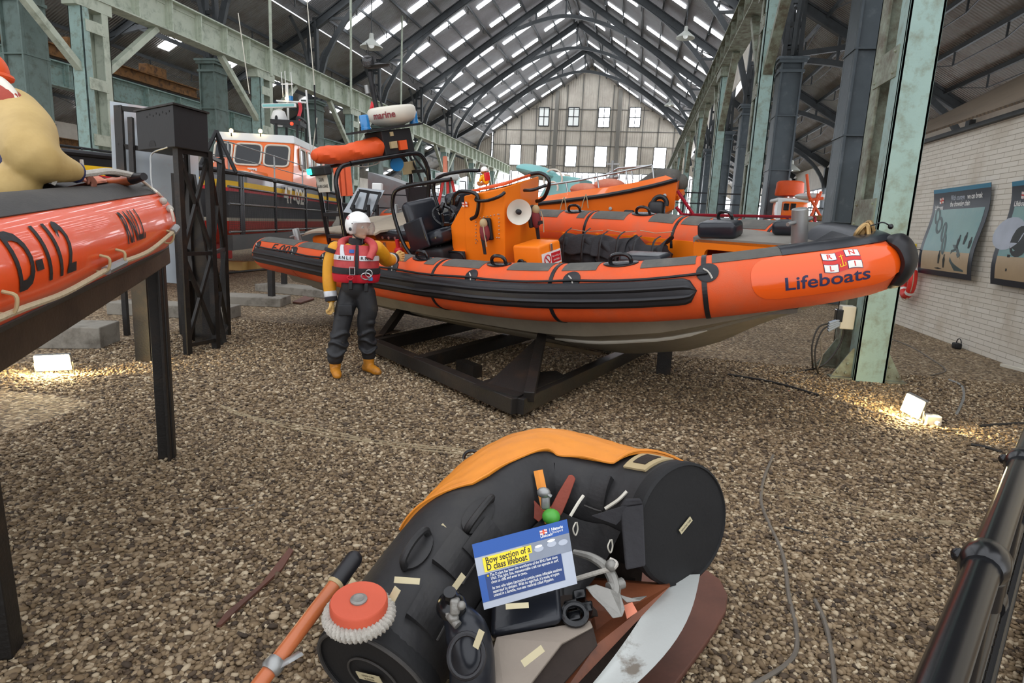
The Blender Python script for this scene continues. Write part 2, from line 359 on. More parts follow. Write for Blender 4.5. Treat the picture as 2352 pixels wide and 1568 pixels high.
# gable: four upper windows, five lower, glazed band below, all read off the photograph onto the end wall
for u0, u1, v0, v1 in ((1237, 1262, 247, 289), (1304, 1331, 247, 289), (1373, 1402, 247, 292), (1444, 1473, 247, 292)):
    a = onY(u0, v1, YEND-.1); c = onY(u1, v0, YEND-.1); window((a[0], YEND-.1, a[2]), (c[0], YEND-.04, c[2]), 'gable_glass' if u0 > 1350 else 'dull_glass', 2, 2, fr=.1)
for u0, u1, v0, v1 in ((1170, 1197, 333, 378), (1231, 1258, 334, 380), (1297, 1325, 336, 382), (1364, 1395, 337, 383), (1435, 1465, 338, 384), (1499, 1531, 339, 386)):
    a = onY(u0, v1, YEND-.1); c = onY(u1, v0, YEND-.1); window((a[0], YEND-.1, a[2]), (c[0], YEND-.04, c[2]), 'sky_glass', 1, 1, fr=.08)
a = onY(1128, 360, YEND-.1); c = onY(1134, 295, YEND-.1); window((a[0], YEND-.1, a[2]), (c[0], YEND-.04, c[2]), 'sky_glass', 1, 4, fr=.1)
n = 9
for i in range(n):
    x0 = XL+(XR-XL)*i/n; window((x0+.15, YEND-.05, 3.6), (x0+(XR-XL)/n-.15, YEND, 8.85), 'gable_glass', 3, 2, fr=.1)
for i in range(3):
    window((XR+.5+i*2.2, YEND-.05, 3.6), (XR+2.4+i*2.2, YEND, 8.4-i*1.2), 'sky_glass', 2, 2, fr=.12)
for i in range(4):
    window((XL-.5-i*3-2.7, YEND-.05, 3.6), (XL-.5-i*3, YEND, 8.3-i*1.1), 'gable_glass', 3, 2, fr=.12)
for i in range(12):
    y0 = 20+i*5.4; window((12.4, y0, 2.3), (12.46, y0+4.9, 5.2), 'gable_glass', 4, 2, axis=1, fr=.1)
for i in range(7):
    y0 = 19+i*9.6; window((AL-.0, y0, 2.2), (AL+.06, y0+2.2, 4.4), 'gable_glass', 2, 2, axis=1, fr=.1)
# gable girts and posts
b = MB()
for z in (9.7, 12.3, 14.2, 16.9):
    hw = (XR-XL)/2 if z < ZE else (XR-XL)/2*(ZR-z)/(ZR-ZE)
    b.box((XC-hw, YEND-.1, z-.045), (XC+hw, YEND, z+.045))
for i in range(1, 13):
    x = XL+(XR-XL)*i/13; zt = ZR-(ZR-ZE)*abs(x-XC)/((XR-XL)/2); b.box((x-.05, YEND-.1, zb), (x+.07, YEND-.02, zt))
for x in (onY(1277, 300, YEND)[0], onY(1420, 300, YEND)[0]): b.box((x-.25, YEND-.5, 3.6), (x+.25, YEND-.14, ZR-(ZR-ZE)*abs(x-XC)/((XR-XL)/2)))
struct('trim_1', b, 'gable_girt')
# skylights in the nave roof
def skylight(x0, x1, y0, y1, zf, mt='sky_glass'):
    WN[0] += 1; b = MB(); b.prism([(x0, y0, zf(x0)-.06), (x1, y0, zf(x1)-.06), (x1, y1, zf(x1)-.06), (x0, y1, zf(x0)-.06)], (0, 0, .03)); struct('window_%d' % WN[0], b, mt)
nave_z = lambda x: ZR+.25-(ZR+.25-ZE)*abs(x-XC)/((XR-XL)/2+.4)
for k in range(8):
    y = 18.6+9.6*(k-1)
    for fy in (.22, .68):
        for fx in (.13, .38, .63, .87):
            for sgn in (-1, 1):
                xa = XC+sgn*(XR-XL)/2*(fx-.10); xb = XC+sgn*(XR-XL)/2*(fx+.09)
                ya = y+9.6*fy+(.9 if (fx in (.38, .87)) else 0)
                if ya > 17: skylight(min(xa, xb), max(xa, xb), ya, ya+.62, nave_z)
for k in range(7):
    for fy in (.2, .7):
        ya = 10+9.6*k+9.6*fy
        for xa in (-24.5, -30): skylight(xa-1.6, xa, ya, ya+.8, lambda x: aisle_zl(x))
# white brick room inside the right aisle, with its corrugated lean-to roof
b = MB(); b.box((5.63, 2, 0), (5.9, 17.4, 3.85)); struct('wall_right', b, 'white_brick')
b = MB(); b.box((5.9, 17.15, 0), (9.2, 17.4, 3.85)); struct('wall_right_return', b, 'white_brick')
slab('ceiling', (5.42, 3.87), (9.2, 6.1), 2, 17.6, 'lean_to_sheet', .04)
b = MB(); b.box((5.54, 2, 3.76), (5.63, 17.4, 3.83)); struct('trim_2', b, 'dark_steel')
# ---------------------------------------------------------------- trusses
def rafter(b, side, y, w=.28, h=.5):
    xe = XR if side > 0 else XL
    b.ibeam((XC, y, ZR-.25), (xe, y, ZE-.35), w, h, (0, 0, 1), .07, .1)
def arch_pt(t):     # t -1..1
    x = XC+t*(XR-XL)/2*.985; return x, 9.2+10.2*(max(0, 1-abs(t)**1.65))**.62
for k, y in enumerate(YT):
    t = thing('roof_truss', '%s arched steel roof truss spanning the main hall, counted from the camera' % ORD[k], 'roof truss', (XC, y, 9), group='arched trusses of the main hall')
    for s in (-1, 1):
        b = MB(); rafter(b, s, y); obj('rafter', b, 'dark_steel', t, world=True)
    b = MB(); pts = [V3(arch_pt(q)[0], y, arch_pt(q)[1]) for q in np.linspace(-1, 1, 41)]
    for p, q in zip(pts[:-1], pts[1:]): b.bar(p, q, .2, .3, (0, 0, 1) if abs(unit(q-p)[2]) < .9 else (1, 0, 0))
    obj('arch_rib', b, 'dark_steel', t, world=True)
    for q in (-.82, -.62, -.42, -.2, .2, .42, .62, .82, 0):
        x, z = arch_pt(q); zt = ZR-(ZR-ZE)*abs(x-XC)/((XR-XL)/2)-.5
        if zt-z > .15 or q == 0: b = MB(); b.bar((x, y, z), (x, y, zt), .12, .12); obj('hanger', b, 'dark_steel', t, world=True)
    for s in (-1, 1):    # horizontal brace from column to rib
        x, z = arch_pt(s*.84); b = MB(); b.bar((XC+s*(XR-XL)/2, y, z), (x, y, z), .12, .16); obj('brace', b, 'dark_steel', t, world=True)
    for s in (-1, 1):    # light diagonal rods
        for q0, q1 in ((.3, .55), (.55, .78), (.78, .95)):
            x0, z0 = arch_pt(s*q0); x1 = arch_pt(s*q1)[0]; z1 = ZR-(ZR-ZE)*abs(x1-XC)/((XR-XL)/2)-.5; b = MB(); b.bar((x0, y, z0), (x1, y, z1), .05, .05); obj('tie_rod', b, 'dark_steel', t, world=True)
for s in (-1, 1):
    for i in range(9):
        f = .03+i*.117; x = XC+s*(XR-XL)/2*f; z = nave_z(x)-.14
        b = MB(); b.bar((x, 16, z), (x, YEND, z), .1, .16)
        for j in range(13):     # little trussed props below the purlin
            y = 19+j*4.8
            b.bar((x, y+1.6, z), (x, y+1.6, z-.5), .05, .05); b.bar((x, y+1.6, z-.5), (x, y, z), .03, .03); b.bar((x, y+1.6, z-.5), (x, y+3.2, z), .03, .03)
        obj('purlin', b, 'dark_steel', label='dark steel purlin running lengthways under the corrugated main hall roof', cat='purlin', group='main hall roof purlins')
for k, y in enumerate([y-9.6 for y in YT[:1]]+YT):
    for s in (-1, 1):
        if s > 0 and k == 0: continue
        t = thing('aisle_truss', '%s arched half truss under the sloping %s aisle roof' % (ORD[k], 'right' if s > 0 else 'left'), 'roof truss', (XR if s > 0 else XL, y, 6), group='half trusses of the side aisles')
        xo = 12.3 if s > 0 else AL+.2; xi = XR if s > 0 else XL; zf = aisle_z if s > 0 else aisle_zl
        if not (s > 0 and k == 0):
            b = MB(); b.ibeam((xi, y, zf(xi)-.3), (xo, y, zf(xo)-.3), .25, .4, (0, 0, 1), .06, .08); obj('rafter', b, 'dark_steel', t, world=True)
            b = MB(); z0 = 8.7 if s > 0 else 10.6; z1 = 4.6
            pts = [V3(xi+(xo-xi)*sin(a), y, z1+(z0-z1)*cos(a)) for a in np.linspace(0, pi/2, 15)]
            for p, q in zip(pts[:-1], pts[1:]): b.bar(p, q, .18, .22, (0, 0, 1) if abs(unit(q-p)[2]) < .8 else (1, 0, 0))
            obj('arch_rib', b, 'dark_steel', t, world=True)
            for f in (.25, .5, .72):
                x = xi+(xo-xi)*f; b = MB(); b.bar((x, y, z1+(z0-z1)*sqrt(1-f*f)), (x, y, zf(x)-.4), .1, .1); obj('hanger', b, 'dark_steel', t, world=True)
            b = MB(); b.bar((xi, y, 8.9), (xi+(xo-xi)*.36, y, zf(xi+(xo-xi)*.36)-.4), .14, .2); obj('brace', b, 'dark_steel', t, world=True)
            b = MB(); b.ibeam((xo, y, 0), (xo, y, zf(xo)-.4), .3, .35, (1, 0, 0), .05, .05); obj('post', b, 'dark_steel', t, world=True)
for s in (-1, 1):
    for i in range(1, 6):
        x = (XR+(12.3-XR)*i/6) if s > 0 else (XL+(AL-XL)*i/6); z = (aisle_z if s > 0 else aisle_zl)(x)-.12
        b = MB(); b.bar((x, 7, z), (x, YEND, z), .09, .15)
        for j in range(8):
            y = 9+j*9.6+4.8
            for d in (-1.6, 1.6): b.bar((x, y+d, z), (x, y+d, z-.5), .05, .05)
            b.bar((x, y-4, z), (x, y-1.6, z-.5), .03, .03); b.bar((x, y-1.6, z-.5), (x, y+1.6, z-.5), .03, .03); b.bar((x, y+1.6, z-.5), (x, y+4, z), .03, .03)
        obj('purlin', b, 'dark_steel', label='dark steel purlin with small props under the sloping %s aisle roof' % ('right' if s > 0 else 'left'), cat='purlin', group='%s aisle roof purlins' % ('right' if s > 0 else 'left'))
# ---------------------------------------------------------------- roof columns (box columns with capitals)
def roof_column(x, y, mt, label, group):
    t = thing('roof_column', label, 'column', (x, y, 0), group=group); w = .42
    b = MB(); b.box((x-w, y-w+.06, 0), (x+w, y+w-.06, 8.5))
    for sx in (-1, 1):
        for sy in (-1, 1): b.box((x+sx*w-.07*(sx > 0), y+sy*(w+.0)-.06, 0), (x+sx*w+.07*(sx < 0), y+sy*(w+.0)+.06, 8.5))
    obj('shaft', b, mt, t, world=True, bev=.012)
    b = MB(); b.box((x-w-.1, y-w-.12, 8.5), (x+w+.1, y+w+.12, 8.62)); b.box((x-w-.06, y-w-.08, 8.15), (x+w+.06, y+w+.08, 8.25)); b.box((x-w-.15, y-w-.17, 8.62), (x+w+.15, y+w+.17, 8.72)); obj('capital', b, mt, t, world=True)
    b = MB()
    for z in (2.2, 4.4, 6.5): b.box((x-w-.03, y-w-.075, z-.02), (x+w+.03, y+w+.075, z+.02))
    obj('band', b, mt, t, world=True)
    b = MB()
    for s in (-1, 1): b.bar((x+s*.3, y, 8.7), (x+s*.22, y, ZE), .16, .3, (0, 1, 0))
    for i in range(5): z = 9.1+i*.85; b.box((x-.26, y-.1, z), (x+.26, y+.1, z+.16))
    obj('upper_lattice', b, 'dark_steel', t, world=True)
    b = MB()
    for s in (-1, 1): b.tube(smooth_path([(x, y+s*.35, 8.8), (x, y+s*.5, 10.2), (x, y+s*1.2, 11.8), (x, y+s*2.6, 12.9)], 5), .11, 4)
    obj('knee_brace', b, 'dark_steel', t, world=True)
for k, y in enumerate(YT[:6]):
    roof_column(XR, y, 'grey_column_paint', '%s dark grey box column in the row right of the main hall' % ORD[k].replace('nearest', 'nearest, tallest-looking'), 'dark grey roof columns on the right')
    roof_column(XL, y, 'green_grey_paint', '%s green-grey banded box column in the row left of the main hall' % ORD[k], 'green-grey roof columns on the left')
# ---------------------------------------------------------------- crane columns: two channel legs joined by batten plates
def crane_column(x, y, zt, mf, ms, label, group, w=.37, gap=.42, strutside=True):
    t = thing('crane_column', label, 'column', (x, y, 0), group=group)
    for j, yy in enumerate((y, y+.28+gap)):
        b = MB(); b.box((x-w/2, yy, 0), (x+w/2, yy+.04, zt)) if j == 0 else b.box((x-w/2, yy+.24, 0), (x+w/2, yy+.28, zt))
        for s in (-1, 1): b.box((x+s*w/2-.035*(s > 0), yy, 0), (x+s*w/2+.035*(s < 0), yy+.28, zt))
        b.box((x-w/2+.05, yy+.1, 0), (x+w/2-.05, yy+.16, zt))
        obj('leg', b, mf if j == 0 else ms, t, world=True, bev=.006)
    for z in np.arange(1.9, zt, 1.75):
        for s in (-1, 1):
            b = MB(); b.box((x+s*w/2-.012, y+.12, z), (x+s*w/2+.012+s*.012, y+.86, z+.36))
            for zz in (.06, .3):
                for dy in (.2, .78): b.sphere((x+s*(w/2+.02), y+dy, z+zz), .018, 6, 4)
            obj('batten_plate', b, ms, t, world=True)
    b = MB()
    for s in (-1, 1):
        b.prism([(x+s*w/2, y+.1, 0), (x+s*(w/2+.25), y+.1, 0), (x+s*(w/2+.02), y+.1, .4), (x+s*w/2, y+.1, .4)], (0, .02, 0))
        b.prism([(x+s*w/2, y+.8, 0), (x+s*(w/2+.25), y+.8, 0), (x+s*(w/2+.02), y+.8, .4), (x+s*w/2, y+.8, .4)], (0, .02, 0))
        for dy in (.1, .8): b.box((x+s*(w/2), y+dy-.07, .0), (x+s*(w/2+.26), y+dy+.09, .03))
        for dz, dx in ((.08, .07), (.2, .06), (.08, .17)): b.sphere((x+s*(w/2+dx), y+.095, dz), .02, 6, 4)
    obj('foot_gusset', b, ms, t, world=True)
    for s in (-1, 1):
        b = MB(); y0 = y+.5+s*.45; b.bar((x, y0, 6.0), (x, y0+s*2.5, zt-.02), .2, .24, (1, 0, 0)); obj('strut', b, ms, t, world=True)
    b = MB(); b.box((x-.26, y-.2, zt-.35), (x+.26, y+1.2, zt)); obj('cap_plate', b, ms, t, world=True)
for k, y in enumerate([8.32]+[18.4+9.7*i for i in range(6)]):
    crane_column(2.98, y, 8.4, 'teal_paint', 'worn_teal_paint', ('large teal crane column beside the orange boat bow with a junction box' if k == 0 else '%s pale teal crane column in the row right of the hall' % ORD[k]), 'teal crane columns on the right')
for k, y in enumerate([17.95+9.55*i for i in range(7)]):
    crane_column(GL, y, 8.2, 'teal_paint', 'pale_girder_paint', '%s pale teal lattice column carrying the left crane girder' % ORD[k], 'teal crane columns on the left', w=.5, gap=.5)
def girder(x, z0, z1, y0, y1, w, mt, label, step=1.6, mst=None):
    t = thing('crane_girder', label, 'girder', (x, y0, z0)); n = unit((0, 1, 0))
    b = MB(); b.box((x-.02, y0, z0+.05), (x+.02, y1, z1-.05)); obj('web', b, mt, t, world=True)
    b = MB(); b.box((x-w/2, y0, z1-.05), (x+w/2, y1, z1)); obj('top_flange', b, mt, t, world=True)
    b = MB(); b.box((x-w/2, y0, z0), (x+w/2, y1, z0+.05)); obj('bottom_flange', b, mt, t, world=True)
    b = MB(); b.box((x-.05, y0, z1), (x+.05, y1, z1+.12)); obj('crane_rail', b, 'dark_steel', t, world=True)
    b = MB(); b.box((-w*.42, -.03, 0), (w*.42, .03, z1-z0-.1)); b.box((-w*.2, -.1, 0), (w*.2, .1, z1-z0-.1)); first = None
    y = y0+.4
    while y < min(y1, y0+step*60):
        o = obj('stiffener', b, mst or mt, t) if first is None else first.copy()
        if first is None: first = o
        else: COL.objects.link(o); o.parent = t
        o.location = (0, y-y0, .05); y += step
    # angle cleats of riveted plates along both flanges
    b = MB()
    for s in (-1, 1): b.box((x+s*.02, y0, z1-.2), (x+s*.05, y1, z1-.05)); b.box((x+s*.02, y0, z0+.05), (x+s*.05, y1, z0+.2))
    obj('flange_angle', b, mst or mt, t, world=True)
girder(GL, 8.2, 9.35, 15.2, YEND-1, .62, 'pale_girder_paint', 'long pale riveted crane girder running down the left of the hall')
girder(2.98, 8.4, 9.5, 11, YEND-1, .6, 'worn_teal_paint', 'long weathered crane girder running down the right of the hall')
girder(-24.2, 6.45, 7.45, 12, YEND-3, .55, 'teal_paint', 'lower teal crane girder in the left aisle under rusty beams', 2.2)
for k in range(6):
    y = 17.5+9.6*k; b = MB(); b.ibeam((-24.2, y, 0), (-24.2, y, 6.45), .4, .5, (0, 1, 0), .05, .05)
    obj('aisle_column', b, 'green_grey_paint', label='%s slim green-grey post under the lower teal girder in the left aisle' % ORD[k], cat='column', group='posts under the left aisle girder')
# rusty crane carriages on the lower girder and rusty beams under it
def rusty(p, q, w, h, label, extra=True):
    t = thing('rusty_beam', label, 'beam', p); b = MB(); b.ibeam(p, q, w, h, (0, 0, 1), .05, .06); obj('beam', b, 'rust', t, world=True)
    if extra:
        p = V3(*p); q = V3(*q)
        for f in (.15, .4, .75): c = p+(q-p)*f+V3(0, 0, h/2+.22); b = MB(); b.rbox(c, (.5, 1.3, .45), r=.04); obj('wheel_box', b, 'rust', t, world=True)
rusty((-24.2, 19.2, 7.85), (-24.2, 31.5, 7.85), .5, .5, 'rusty crane carriage resting on top of the lower teal girder')
rusty((-26.2, 13, 5.9), (-26.2, 24, 5.9), .5, .65, 'rusty brown beam just below the lower teal girder', False)
rusty((-29.5, 16, 4.6), (-29.5, 36, 4.6), .5, .8, 'rusty brown beam hanging low in the left aisle', False)
# hanging lamps
mat('lamp_enamel', '#b9bcb4', .5, .2)
def pendant(u, v, y, label, s=1.):
    p = onY(u, v, y); t = thing('pendant_lamp', label, 'lamp', p)
    b = MB(); b.lathe([(.06*s, .62*s), (.09*s, .6*s), (.11*s, .38*s), (.2*s, .3*s), (.5*s, .05*s), (.52*s, 0), (.48*s, .01*s), (.1*s, .3*s)], p, n=20); obj('shade', b, 'lamp_enamel', t, world=True, smooth=True)
    b = MB(); b.sphere(p+V3(0, 0, .12*s), .14*s); obj('bulb', b, 'dull_glass', t, world=True, smooth=True)
    b = MB(); b.cyl(p+V3(0, 0, .6*s), p+V3(0, 0, 2.2*s), .025, 8); obj('rod', b, 'dark_steel', t, world=True)
pendant(853, 110, 28.2, 'enamel pendant lamp hanging under the left slope of the hall roof')
pendant(1574, 88, 37.8, 'enamel pendant lamp hanging near the right girder, high up')
pendant(1538, 243, 66.6, 'far enamel pendant lamp hanging near the end of the right girder')
pendant(1817, 392, 37.8, 'enamel pendant lamp hanging in the right aisle over the orange cabin boat', .9)
for u, y, lab in ((621, 26, 'thin grey pipe dropping past the left girder, nearest of three'), (806, 31, 'thin grey pipe dropping past the left girder behind the radar mast'), (922, 37, 'thin grey pipe dropping past the left girder, farthest of three')):
    p = onX(u, 60 if u < 700 else 170, -17.5); b = MB(); b.cyl((p[0], p[1], 8.), (p[0], p[1], nave_z(p[0])-.05), .07, 8); obj('hanging_pipe', b, 'pale_girder_paint', label=lab, cat='pipe')
# ================================================================ ORANGE RIGID INFLATABLE E-002
mat('sponson_orange', '#e2561d', .62, 0, .14, 3., bump=.25, bscale=160, dirt='#cf5e38', dscale=2.4, dlo=.45, dhi=.7)
mat('glossy_orange', '#ee5a14', .18, 0, .06, 2., coat=.4)
mat('gel_orange', '#f27d12', .45, 0, .08, 2., bump=.05, bscale=60, spec=.35)
mat('grey_antislip', '#5d5c57', .9, 0, .18, 8., bump=.5, bscale=220, dirt='#767068', dscale=3., dlo=.5, dhi=.75)
mat('deck_grey', '#827e76', .85, 0, .15, 5., bump=.4, bscale=200, dirt='#6a635a', dscale=2.5, dlo=.5, dhi=.8)
mat('black_rubber', '#17161a', .42, 0, .3, 6., bump=.1, bscale=30)
mat('black_matt', '#141416', .6, 0, .25, 6., bump=.1, bscale=30)
mat('black_gloss', '#101114', .22, 0, .2, 6.)
mat('black_cloth', '#232225', .8, 0, .35, 9., bump=.6, bscale=28)
mat('vinyl', '#1c1f26', .28, 0, .3, 5., bump=.35, bscale=9)
mat('hull_grey', '#8f8674', .6, 0, .12, 2.5, bump=.08, bscale=25, dirt='#766f62', dscale=1.8, dlo=.4, dhi=.72)
mat('dull_white', '#d8d3c4', .5, 0, .1, 5.)
mat('white', '#eeeeea', .4, 0, .04, 5.)
mat('stainless', '#b9bcbc', .3, .9, .1, 6.)
mat('galv', '#9b9c9a', .42, .7, .25, 8., bump=.1, bscale=40)
mat('brass', '#a88a5c', .35, .8, .3, 8.)
mat('navy', '#26284f', .5, 0, .05)
mat('red', '#c8202a', .45, 0, .1, 6.)
mat('pure_red', '#d42a24', .4, 0, .08, 6.)
mat('yellow', '#f2c018', .5, 0, .06)
mat('blue_lens', '#2b7fbe', .2, 0, .1, 6., coat=.5)
mat('green_lens', '#37d0b0', .25, var=0, emit='#3fe6c0', estr=1.2)
mat('clear_plastic', '#f4f4f2', .08, var=0, trans=.92, alpha=.45)
mat('beige_cover', '#a89a86', .85, 0, .18, 4., bump=.35, bscale=14, dirt='#8d8274', dscale=2.)
mat('rope_tan', '#b3a284', .85, 0, .2, 30., bump=.4, bscale=120)
mat('rope_grey', '#b7b2a8', .85, 0, .2, 30., bump=.5, bscale=90)
mat('khaki', '#b3a079', .9, 0, .2, 5.)
mat('maroon', '#7c2f33', .8, 0, .25, 6.)
mat('brown_fur', '#b8773f', .95, 0, .25, 20., bump=.8, bscale=120)
mat('flag_white', '#f0eee6', .5, 0, .03)

HB, PB, RB = radians(-32.), radians(1.45), radians(12.6)
def boat_axes(h, p, r):
    a = V3(cos(h)*cos(p), sin(h)*cos(p), sin(p)); n0 = V3(-sin(h), cos(h), 0); u0 = np.cross(a, n0)
    return np.stack([a, n0*cos(r)+u0*sin(r), -n0*sin(r)+u0*cos(r)])
AB = boat_axes(HB, PB, RB); OB = atD(1026, 652, 7.30) + AB[1]*1.25 - AB[0]*4.8
def Lray(u, v): return AB @ (EYE-OB), AB @ ray(u, v)
def Lx(u, v, x): c, d = Lray(u, v); return c+d*(x-c[0])/d[0]
def Ly(u, v, y): c, d = Lray(u, v); return c+d*(y-c[1])/d[1]
def Lz(u, v, z): c, d = Lray(u, v); return c+d*(z-c[2])/d[2]
def Bw(p): return OB + AB.T @ np.asarray(p, float)
rib = thing('inflatable_lifeboat', 'big orange rigid inflatable boat with black strake and radar arch on a black cradle', 'boat', OB, AB)
class Sponson:
    def __init__(s, pts, rad, up=(0, 0, 1)):
        s.P = np.array(pts, float); s.R = np.array(rad, float); d = np.r_[0, np.cumsum(np.linalg.norm(np.diff(s.P, axis=0), axis=1))]; s.L = d[-1]; s.d = d; s.up = unit(up)
        T = np.gradient(s.P, axis=0); s.T = T/np.linalg.norm(T, axis=1)[:, None]
    def at(s, q):
        f = lambda A: np.array([np.interp(q*s.L, s.d, A[:, i]) for i in range(3)])
        return f(s.P), unit(f(s.T)), float(np.interp(q*s.L, s.d, s.R))
    def pt(s, q, phi, dr=0.):
        c, t, r = s.at(q); o = unit(np.cross(t, s.up)); w = np.cross(o, t); return c + (r+dr)*(cos(phi)*o + sin(phi)*w)
    def patch(s, b, q0, q1, p0, p1, th, nu=16, nv=8, mi=0, dr0=-.004, edge=None):
        def fn(u, v, d):
            q = q0+(q1-q0)*u; return s.pt(q, p0+(p1-p0)*v, dr0+d*(1 if edge is None else edge(u, v)))
        return b.shell(fn, nu, nv, th-dr0, mi)
    def disc(s, b, q, phi, r, th, n=20, mi=0, rx=None):
        c = s.pt(q, phi, 0); L_ = s.L; rr = s.at(q)[2]; rx = rx or r
        f = lambda k, d, m: s.pt(q+rx*m*cos(2*pi*k/n)/L_, phi+r*m*sin(2*pi*k/n)/rr, d)
        vs = [s.pt(q, phi, th)] + [f(k, th, .85) for k in range(n)] + [f(k, th*.7, 1) for k in range(n)] + [f(k, -.005, 1) for k in range(n)]
        fs = [(0, 1+k, 1+(k+1) % n) for k in range(n)]
        for l in range(2): fs += [(1+l*n+k, 1+(l+1)*n+k, 1+(l+1)*n+(k+1) % n, 1+l*n+(k+1) % n) for k in range(n)]
        return b.add(vs, fs, mi)
th_ = np.linspace(0, pi/2, 19)[1:]
near = [(x, -1.25) for x in np.linspace(.42, 5.6, 24)] + [(5.6+3.35*sin(a)**.909, -1.25*cos(a)**1.5) for a in th_]
zn = lambda x: interp(x, [.3, .7, 1.2, 2.06, 3.2, 4.67, 5.6, 6.4, 7.3, 7.9, 8.4, 8.95], [.19, .17, .15, .10, .04, 0, 0, .02, .06, .10, .14, .17])
zf = lambda x: interp(x, [.3, 2, 4.1, 5.2, 5.96, 6.6, 7, 7.57, 7.9, 8.46, 8.95], [.22, .18, .14, .11, .085, .06, .055, .07, .09, .13, .17])
pts = [(x, y, zn(x)) for x, y in near] + [(x, -y, zf(x)) for x, y in near[-2::-1]]
rr_ = lambda x: interp(x, [.3, .9, 2, 4, 6, 7.5, 8.6, 8.95], [.265, .272, .28, .295, .295, .28, .265, .25])
TB = Sponson(pts, [rr_(p[0]) for p in pts])
def q_near(x): i = np.argmin(np.abs(TB.P[:42, 0]-x)); xs = TB.P[:42, 0]; return float(np.interp(x, xs, TB.d[:42]))/TB.L
def q_far(x): xs = TB.P[42:, 0][::-1]; return float(np.interp(x, xs, TB.d[42:][::-1]))/TB.L
b = MB()
b.grid(lambda u, v: TB.pt(v, 2*pi*u), 40, 150, 0, wrapu=True)
for q, s in ((0, -1), (1, 1)):     # rounded conical ends
    c, t, r = TB.at(q)
    prof = [(1, 0), (.985, .05), (.93, .11), (.80, .165), (.55, .205), (.25, .225), (0.001, .23)]
    o = unit(np.cross(t, (0, 0, 1))); w = np.cross(o, t)
    b.grid(lambda u, v: c + s*t*interp(v, np.linspace(0, 1, 7), [k[1] for k in prof]) + r*interp(v, np.linspace(0, 1, 7), [k[0] for k in prof])*(cos(2*pi*u)*o+sin(2*pi*u)*w), 40, 12, 0, wrapu=True)
spon = obj('sponson', b, 'sponson_orange', rib, smooth=True, weld=True)
D2 = pi/180
def top_x(u, v, y, z=.28): return Ly(u, v, y)[0]
# stations along the near and far tops
nx_h = [top_x(975, 597, -1.25), top_x(1152, 609, -1.25), top_x(1410, 606, -1.22), 2.55]
nx_s = [top_x(698, 566, -1.25), top_x(1025, 600, -1.25), top_x(1282, 604, -1.25), Ly(1626, 592, -.8)[0]]
fx_h = [top_x(1322, 487, 1.25), top_x(1480, 494, 1.25), top_x(1672, 507, 1.08), 2.6]
fx_s = [top_x(1366, 488, 1.25), top_x(1575, 499, 1.2), Ly(1800, 513, .82)[0]]
for x in nx_s[1:]: b = MB(); q = q_near(x); TB.patch(b, q-.0011, q+.0011, -95*D2, 150*D2, .007, 2, 40); obj('strap', b, 'black_rubber', rib)
b = MB(); q = q_near(nx_s[0]); TB.patch(b, q-.0005, q+.0005, -60*D2, 110*D2, .004, 1, 30); obj('seam_tape', b, 'sponson_orange', rib)
for x in fx_s: b = MB(); q = q_far(x); TB.patch(b, q-.0011, q+.0011, -60*D2, 230*D2, .007, 2, 40); obj('strap', b, 'black_rubber', rib)
def topatch(q0, q1, a=62, c=120, sk=.0): b = MB(); TB.patch(b, q0, q1, a*D2, c*D2, .006, 14, 8); obj('antislip_patch', b, 'grey_antislip', rib)
h, s_ = nx_h, nx_s
for x0, x1 in ((.43, s_[0]-.05), (s_[0]+.06, h[3]-.18), (h[3]+.2, h[0]-.2), (h[0]+.15, s_[1]-.07), (s_[1]+.08, h[1]-.2), (h[1]+.2, s_[2]-.07), (s_[2]+.08, h[2]-.2), (h[2]+.2, s_[3]-.06)): topatch(q_near(x0), q_near(x1))
topatch(q_near(s_[3]+.06), q_near(8.62), 60, 118)
h, s_ = fx_h, fx_s
for x0, x1 in ((.43, 2.4), (2.8, h[0]-.2), (h[0]+.14, s_[0]-.06), (s_[0]+.06, h[1]-.2), (h[1]+.18, s_[1]-.06), (s_[1]+.06, h[2]-.2), (h[2]+.2, s_[2]-.06), (s_[2]+.06, 8.6)): topatch(q_far(x1), q_far(x0), 58, 128)
def handle(q, phi=90*D2):
    L_ = TB.L; b = MB(); TB.disc(b, q, phi, .075, .012, 20, 0, .17)
    p = [TB.pt(q+k/L_, phi, d) for k, d in ((-.1, .0), (-.095, .05), (-.06, .082), (0, .09), (.06, .082), (.095, .05), (.1, .0))]
    b.tube(smooth_path(p, 4), .019, 8); obj('grab_handle', b, 'black_gloss', rib, smooth=True)
for x in nx_h: handle(q_near(x), 84*D2)
for x in fx_h: handle(q_far(x), 96*D2)
# rubbing strake with ribs, both sides
def strake(q0, q1):
    def fn(u, v, d):
        q = q0+(q1-q0)*u; e = min(1, min(u, 1-u)*60); e = sqrt(max(0, 1-(1-e)**2)); m = 10*D2; hw = 22*D2*(e*.85+.15*(e > 0))
        rib_ = .02*max(0, cos(2*pi*(v*2.999))) + .045*min(1, min(v, 1-v)*9); return TB.pt(q, m-hw+2*hw*v, -.004+d*(.3+rib_*22)*min(1, e+.1))
    b = MB(); b.shell(fn, 150, 24, .05); obj('rubbing_strake', b, 'black_rubber', rib, smooth=True, ang=50)
strake(q_near(.44), q_near(Ly(1617, 660, -.78)[0])); strake(q_far(Ly(1617, 660, -.78)[0]), q_far(.44))
